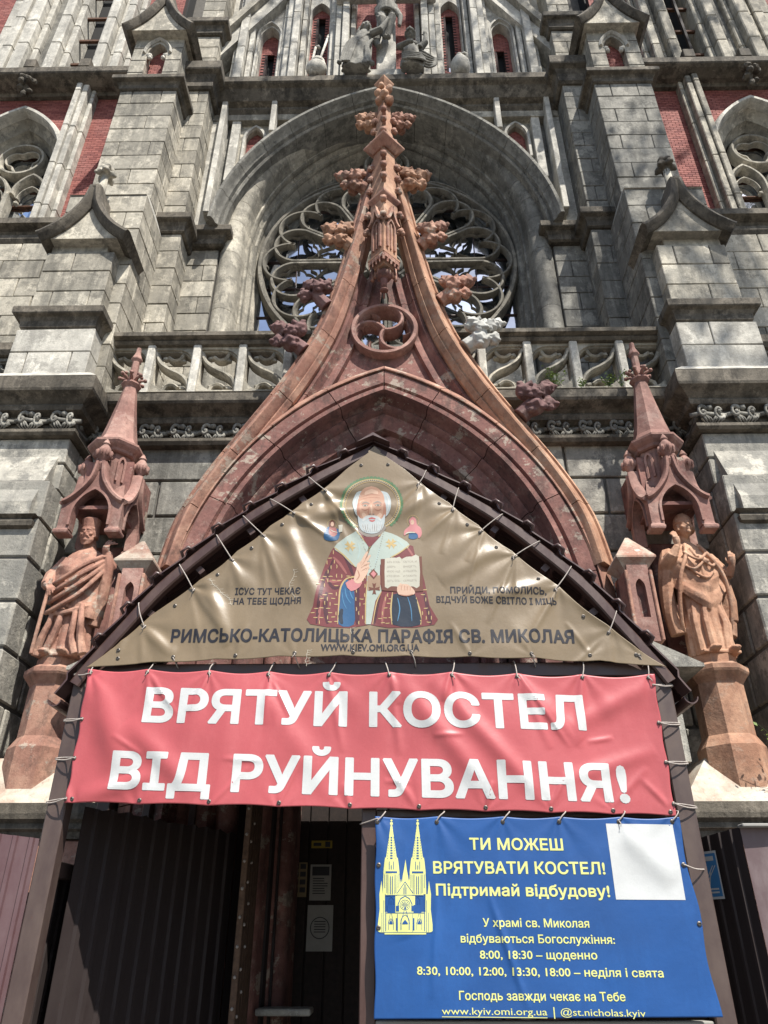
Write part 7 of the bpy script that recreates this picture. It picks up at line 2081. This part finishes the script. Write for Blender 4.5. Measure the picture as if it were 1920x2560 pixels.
# ================================================================ PLANTS, TREE
def weed(pos, h, n, seed, label, mat='leaf', grp='weeds growing on the ledge'):
    rnd = random.Random(seed)
    t = thing('weed', pos, label, 'weed', grp)
    stx = MB(); lf = MB()
    for i in range(n):
        a = rnd.uniform(0, 2*PI); l = h*rnd.uniform(.5, 1.0); sp = rnd.uniform(.2, .9)
        p0 = Vector(pos); p2 = p0 + Vector((math.cos(a)*l*sp, math.sin(a)*l*sp*.5 - .03, l)); p1 = p0*.5 + p2*.5 + Vector((0, 0, l*.12))
        stx.tube([p0, p1, p2], .004, 4, r1=.002)
        for k in range(11):
            f = .25 + .75*k/10; c = p0.lerp(p2, f) + Vector((rnd.gauss(0, .022), rnd.gauss(0, .022), rnd.gauss(0, .02)))
            u = Vector((rnd.gauss(0, 1), rnd.gauss(0, 1), rnd.gauss(0, .6))).normalized(); w = u.cross(Vector((rnd.gauss(0, 1), rnd.gauss(0, 1), 1))).normalized()
            s = rnd.uniform(.012, .026)
            lf.add([c - u*s, c + w*s*.5, c + u*s, c - w*s*.5], [(0, 1, 2, 3)])
    stx.build('stem', M['leafd'], t); lf.build('leaves', M[mat], t, recalc=False)
weed((2.06, 7.02, 7.38), .26, 12, 1, 'bright green weed, the bigger of two on the ledge below the right balustrade')
weed((2.72, 7.02, 7.38), .15, 9, 2, 'low green weed on the ledge beside the right canopy spire')
weed((2.86, 7.02, 7.38), .24, 5, 3, 'upright thin weed on the ledge right beside the canopy spire tip')
weed((2.40, 7.02, 7.38), .10, 4, 5, 'tiny weed between the two larger ones on the ledge')
weed((3.42, 6.30, 2.75), .42, 22, 4, 'leafy shrub at the right edge behind the terracotta pedestal', grp=None)

# street tree beside the viewer, its boughs arch overhead and throw the dappled shade
tr_ = thing('street_tree', (11.5, -1.5, 0), 'tall leafy street tree standing right of the viewer, outside the picture', 'tree')
mb = MB(); mb.tube([(11.5, -1.5, 0), (11.4, -1.4, 7), (11.0, -1.0, 15), (10.2, -.4, 24), (9.4, .2, 31)], .45, 12, r1=.12); trk = mb.build('trunk', M['bark'], tr_, smooth='all')
rnd = random.Random(5); mb = MB(); lf = MB()
cl_ = []
while len(cl_) < 95:
    x, y, z = rnd.uniform(-8.5, 7.0), rnd.uniform(-2.2, 2.2), rnd.uniform(-7.5, 8.0)
    if (x/8.5)**2 + (y/2.2)**2 + (z/8.0)**2 > 1: continue
    if rnd.random() > .16 + .07*(x + 5.5) or noise.noise(Vector((x*.45, y*.6, z*.45))) < -.02: continue
    cl_.append(Vector((7.6 + x, .3 + y, 27.5 + z)))
for i, c in enumerate(cl_):
    if i % 6 == 0:
        b0 = Vector((10.9, -.9, min(c.z - 1.5, rnd.uniform(17, 26)))); mb.tube([tuple(b0), tuple((c + b0)/2 + Vector((0, 0, .6))), tuple(c)], .08, 5, r1=.02)
    for k in range(40):
        p = c + Vector((rnd.gauss(0, .40), rnd.gauss(0, .40), rnd.gauss(0, .35)))
        u = Vector((rnd.gauss(0, 1), rnd.gauss(0, 1), rnd.gauss(0, .5))).normalized(); w = u.cross(Vector((rnd.gauss(0, 1), rnd.gauss(0, 1), 1))).normalized(); s = rnd.uniform(.07, .14)
        lf.add([p - u*s, p + w*s*.7, p + u*s, p - w*s*.7], [(0, 1, 2, 3)])
mb.build('limb', M['bark'], tr_, smooth='all'); lf.build('crown', M['leafd'], tr_, recalc=False)
# ---------------------------------------------------------------- masonry pieces become objects, the rest is joined
def flush_pieces():
    cl = Vector(cam.location)
    def size(b):
        c = Vector(((b[0]+b[1])/2, b[2], (b[4]+b[5])/2)); d = (c - cl).length
        f = (c - cl).normalized().dot(Vector((0, math.cos(R(30)), math.sin(R(30)))))
        inview = f > 0.70 and abs(c.x) / max(.1, c.y*0.866 + (c.z-1.6)*0.5) < 0.60
        return ((b[1]-b[0])*(b[5]-b[4]) + 0.3*(b[3]-b[2])*(b[5]-b[4])) / d**2 * (1 if inview else 0.01)
    bl = sorted(BLK, key=lambda t: -size(t[1]))
    joined = {}
    for i, (par, b, mt, c, j, nm) in enumerate(bl):
        if i < 296:
            MB().cbox(*b, c=c, j=j).build(nm, M[mt], par, recalc=False)
        else:
            joined.setdefault(mt, MB()).cbox(*b, c=c, j=j)
    for mt, mb in joined.items():
        mb.build('stone_block', M[mt], CH, kind='stuff', recalc=False)
    br = sorted(BRK, key=lambda t: -size(t[1]))
    mbj = MB()
    uni = {}
    for i, (par, b) in enumerate(br):
        if i < 296:
            k = (round(b[1]-b[0], 3), round(b[5]-b[4], 3))
            if k not in uni:
                me = MB().box(-k[0]/2, k[0]/2, 0, 0.02, -k[1]/2, k[1]/2).mesh('brick'); me.materials.append(M['brick']); uni[k] = me
            o = bpy.data.objects.new('brick', uni[k]); COL.objects.link(o); o.parent = par
            o.location = Vector(((b[0]+b[1])/2, b[2], (b[4]+b[5])/2)) - wloc(par)
        else: mbj.box(*b)
    mbj.build('brick', M['brick'], CH, kind='stuff', recalc=False)
flush_pieces()
for o in list(COL.objects):
    if o.type == 'MESH' and len(o.data.polygons) == 0: bpy.data.objects.remove(o)
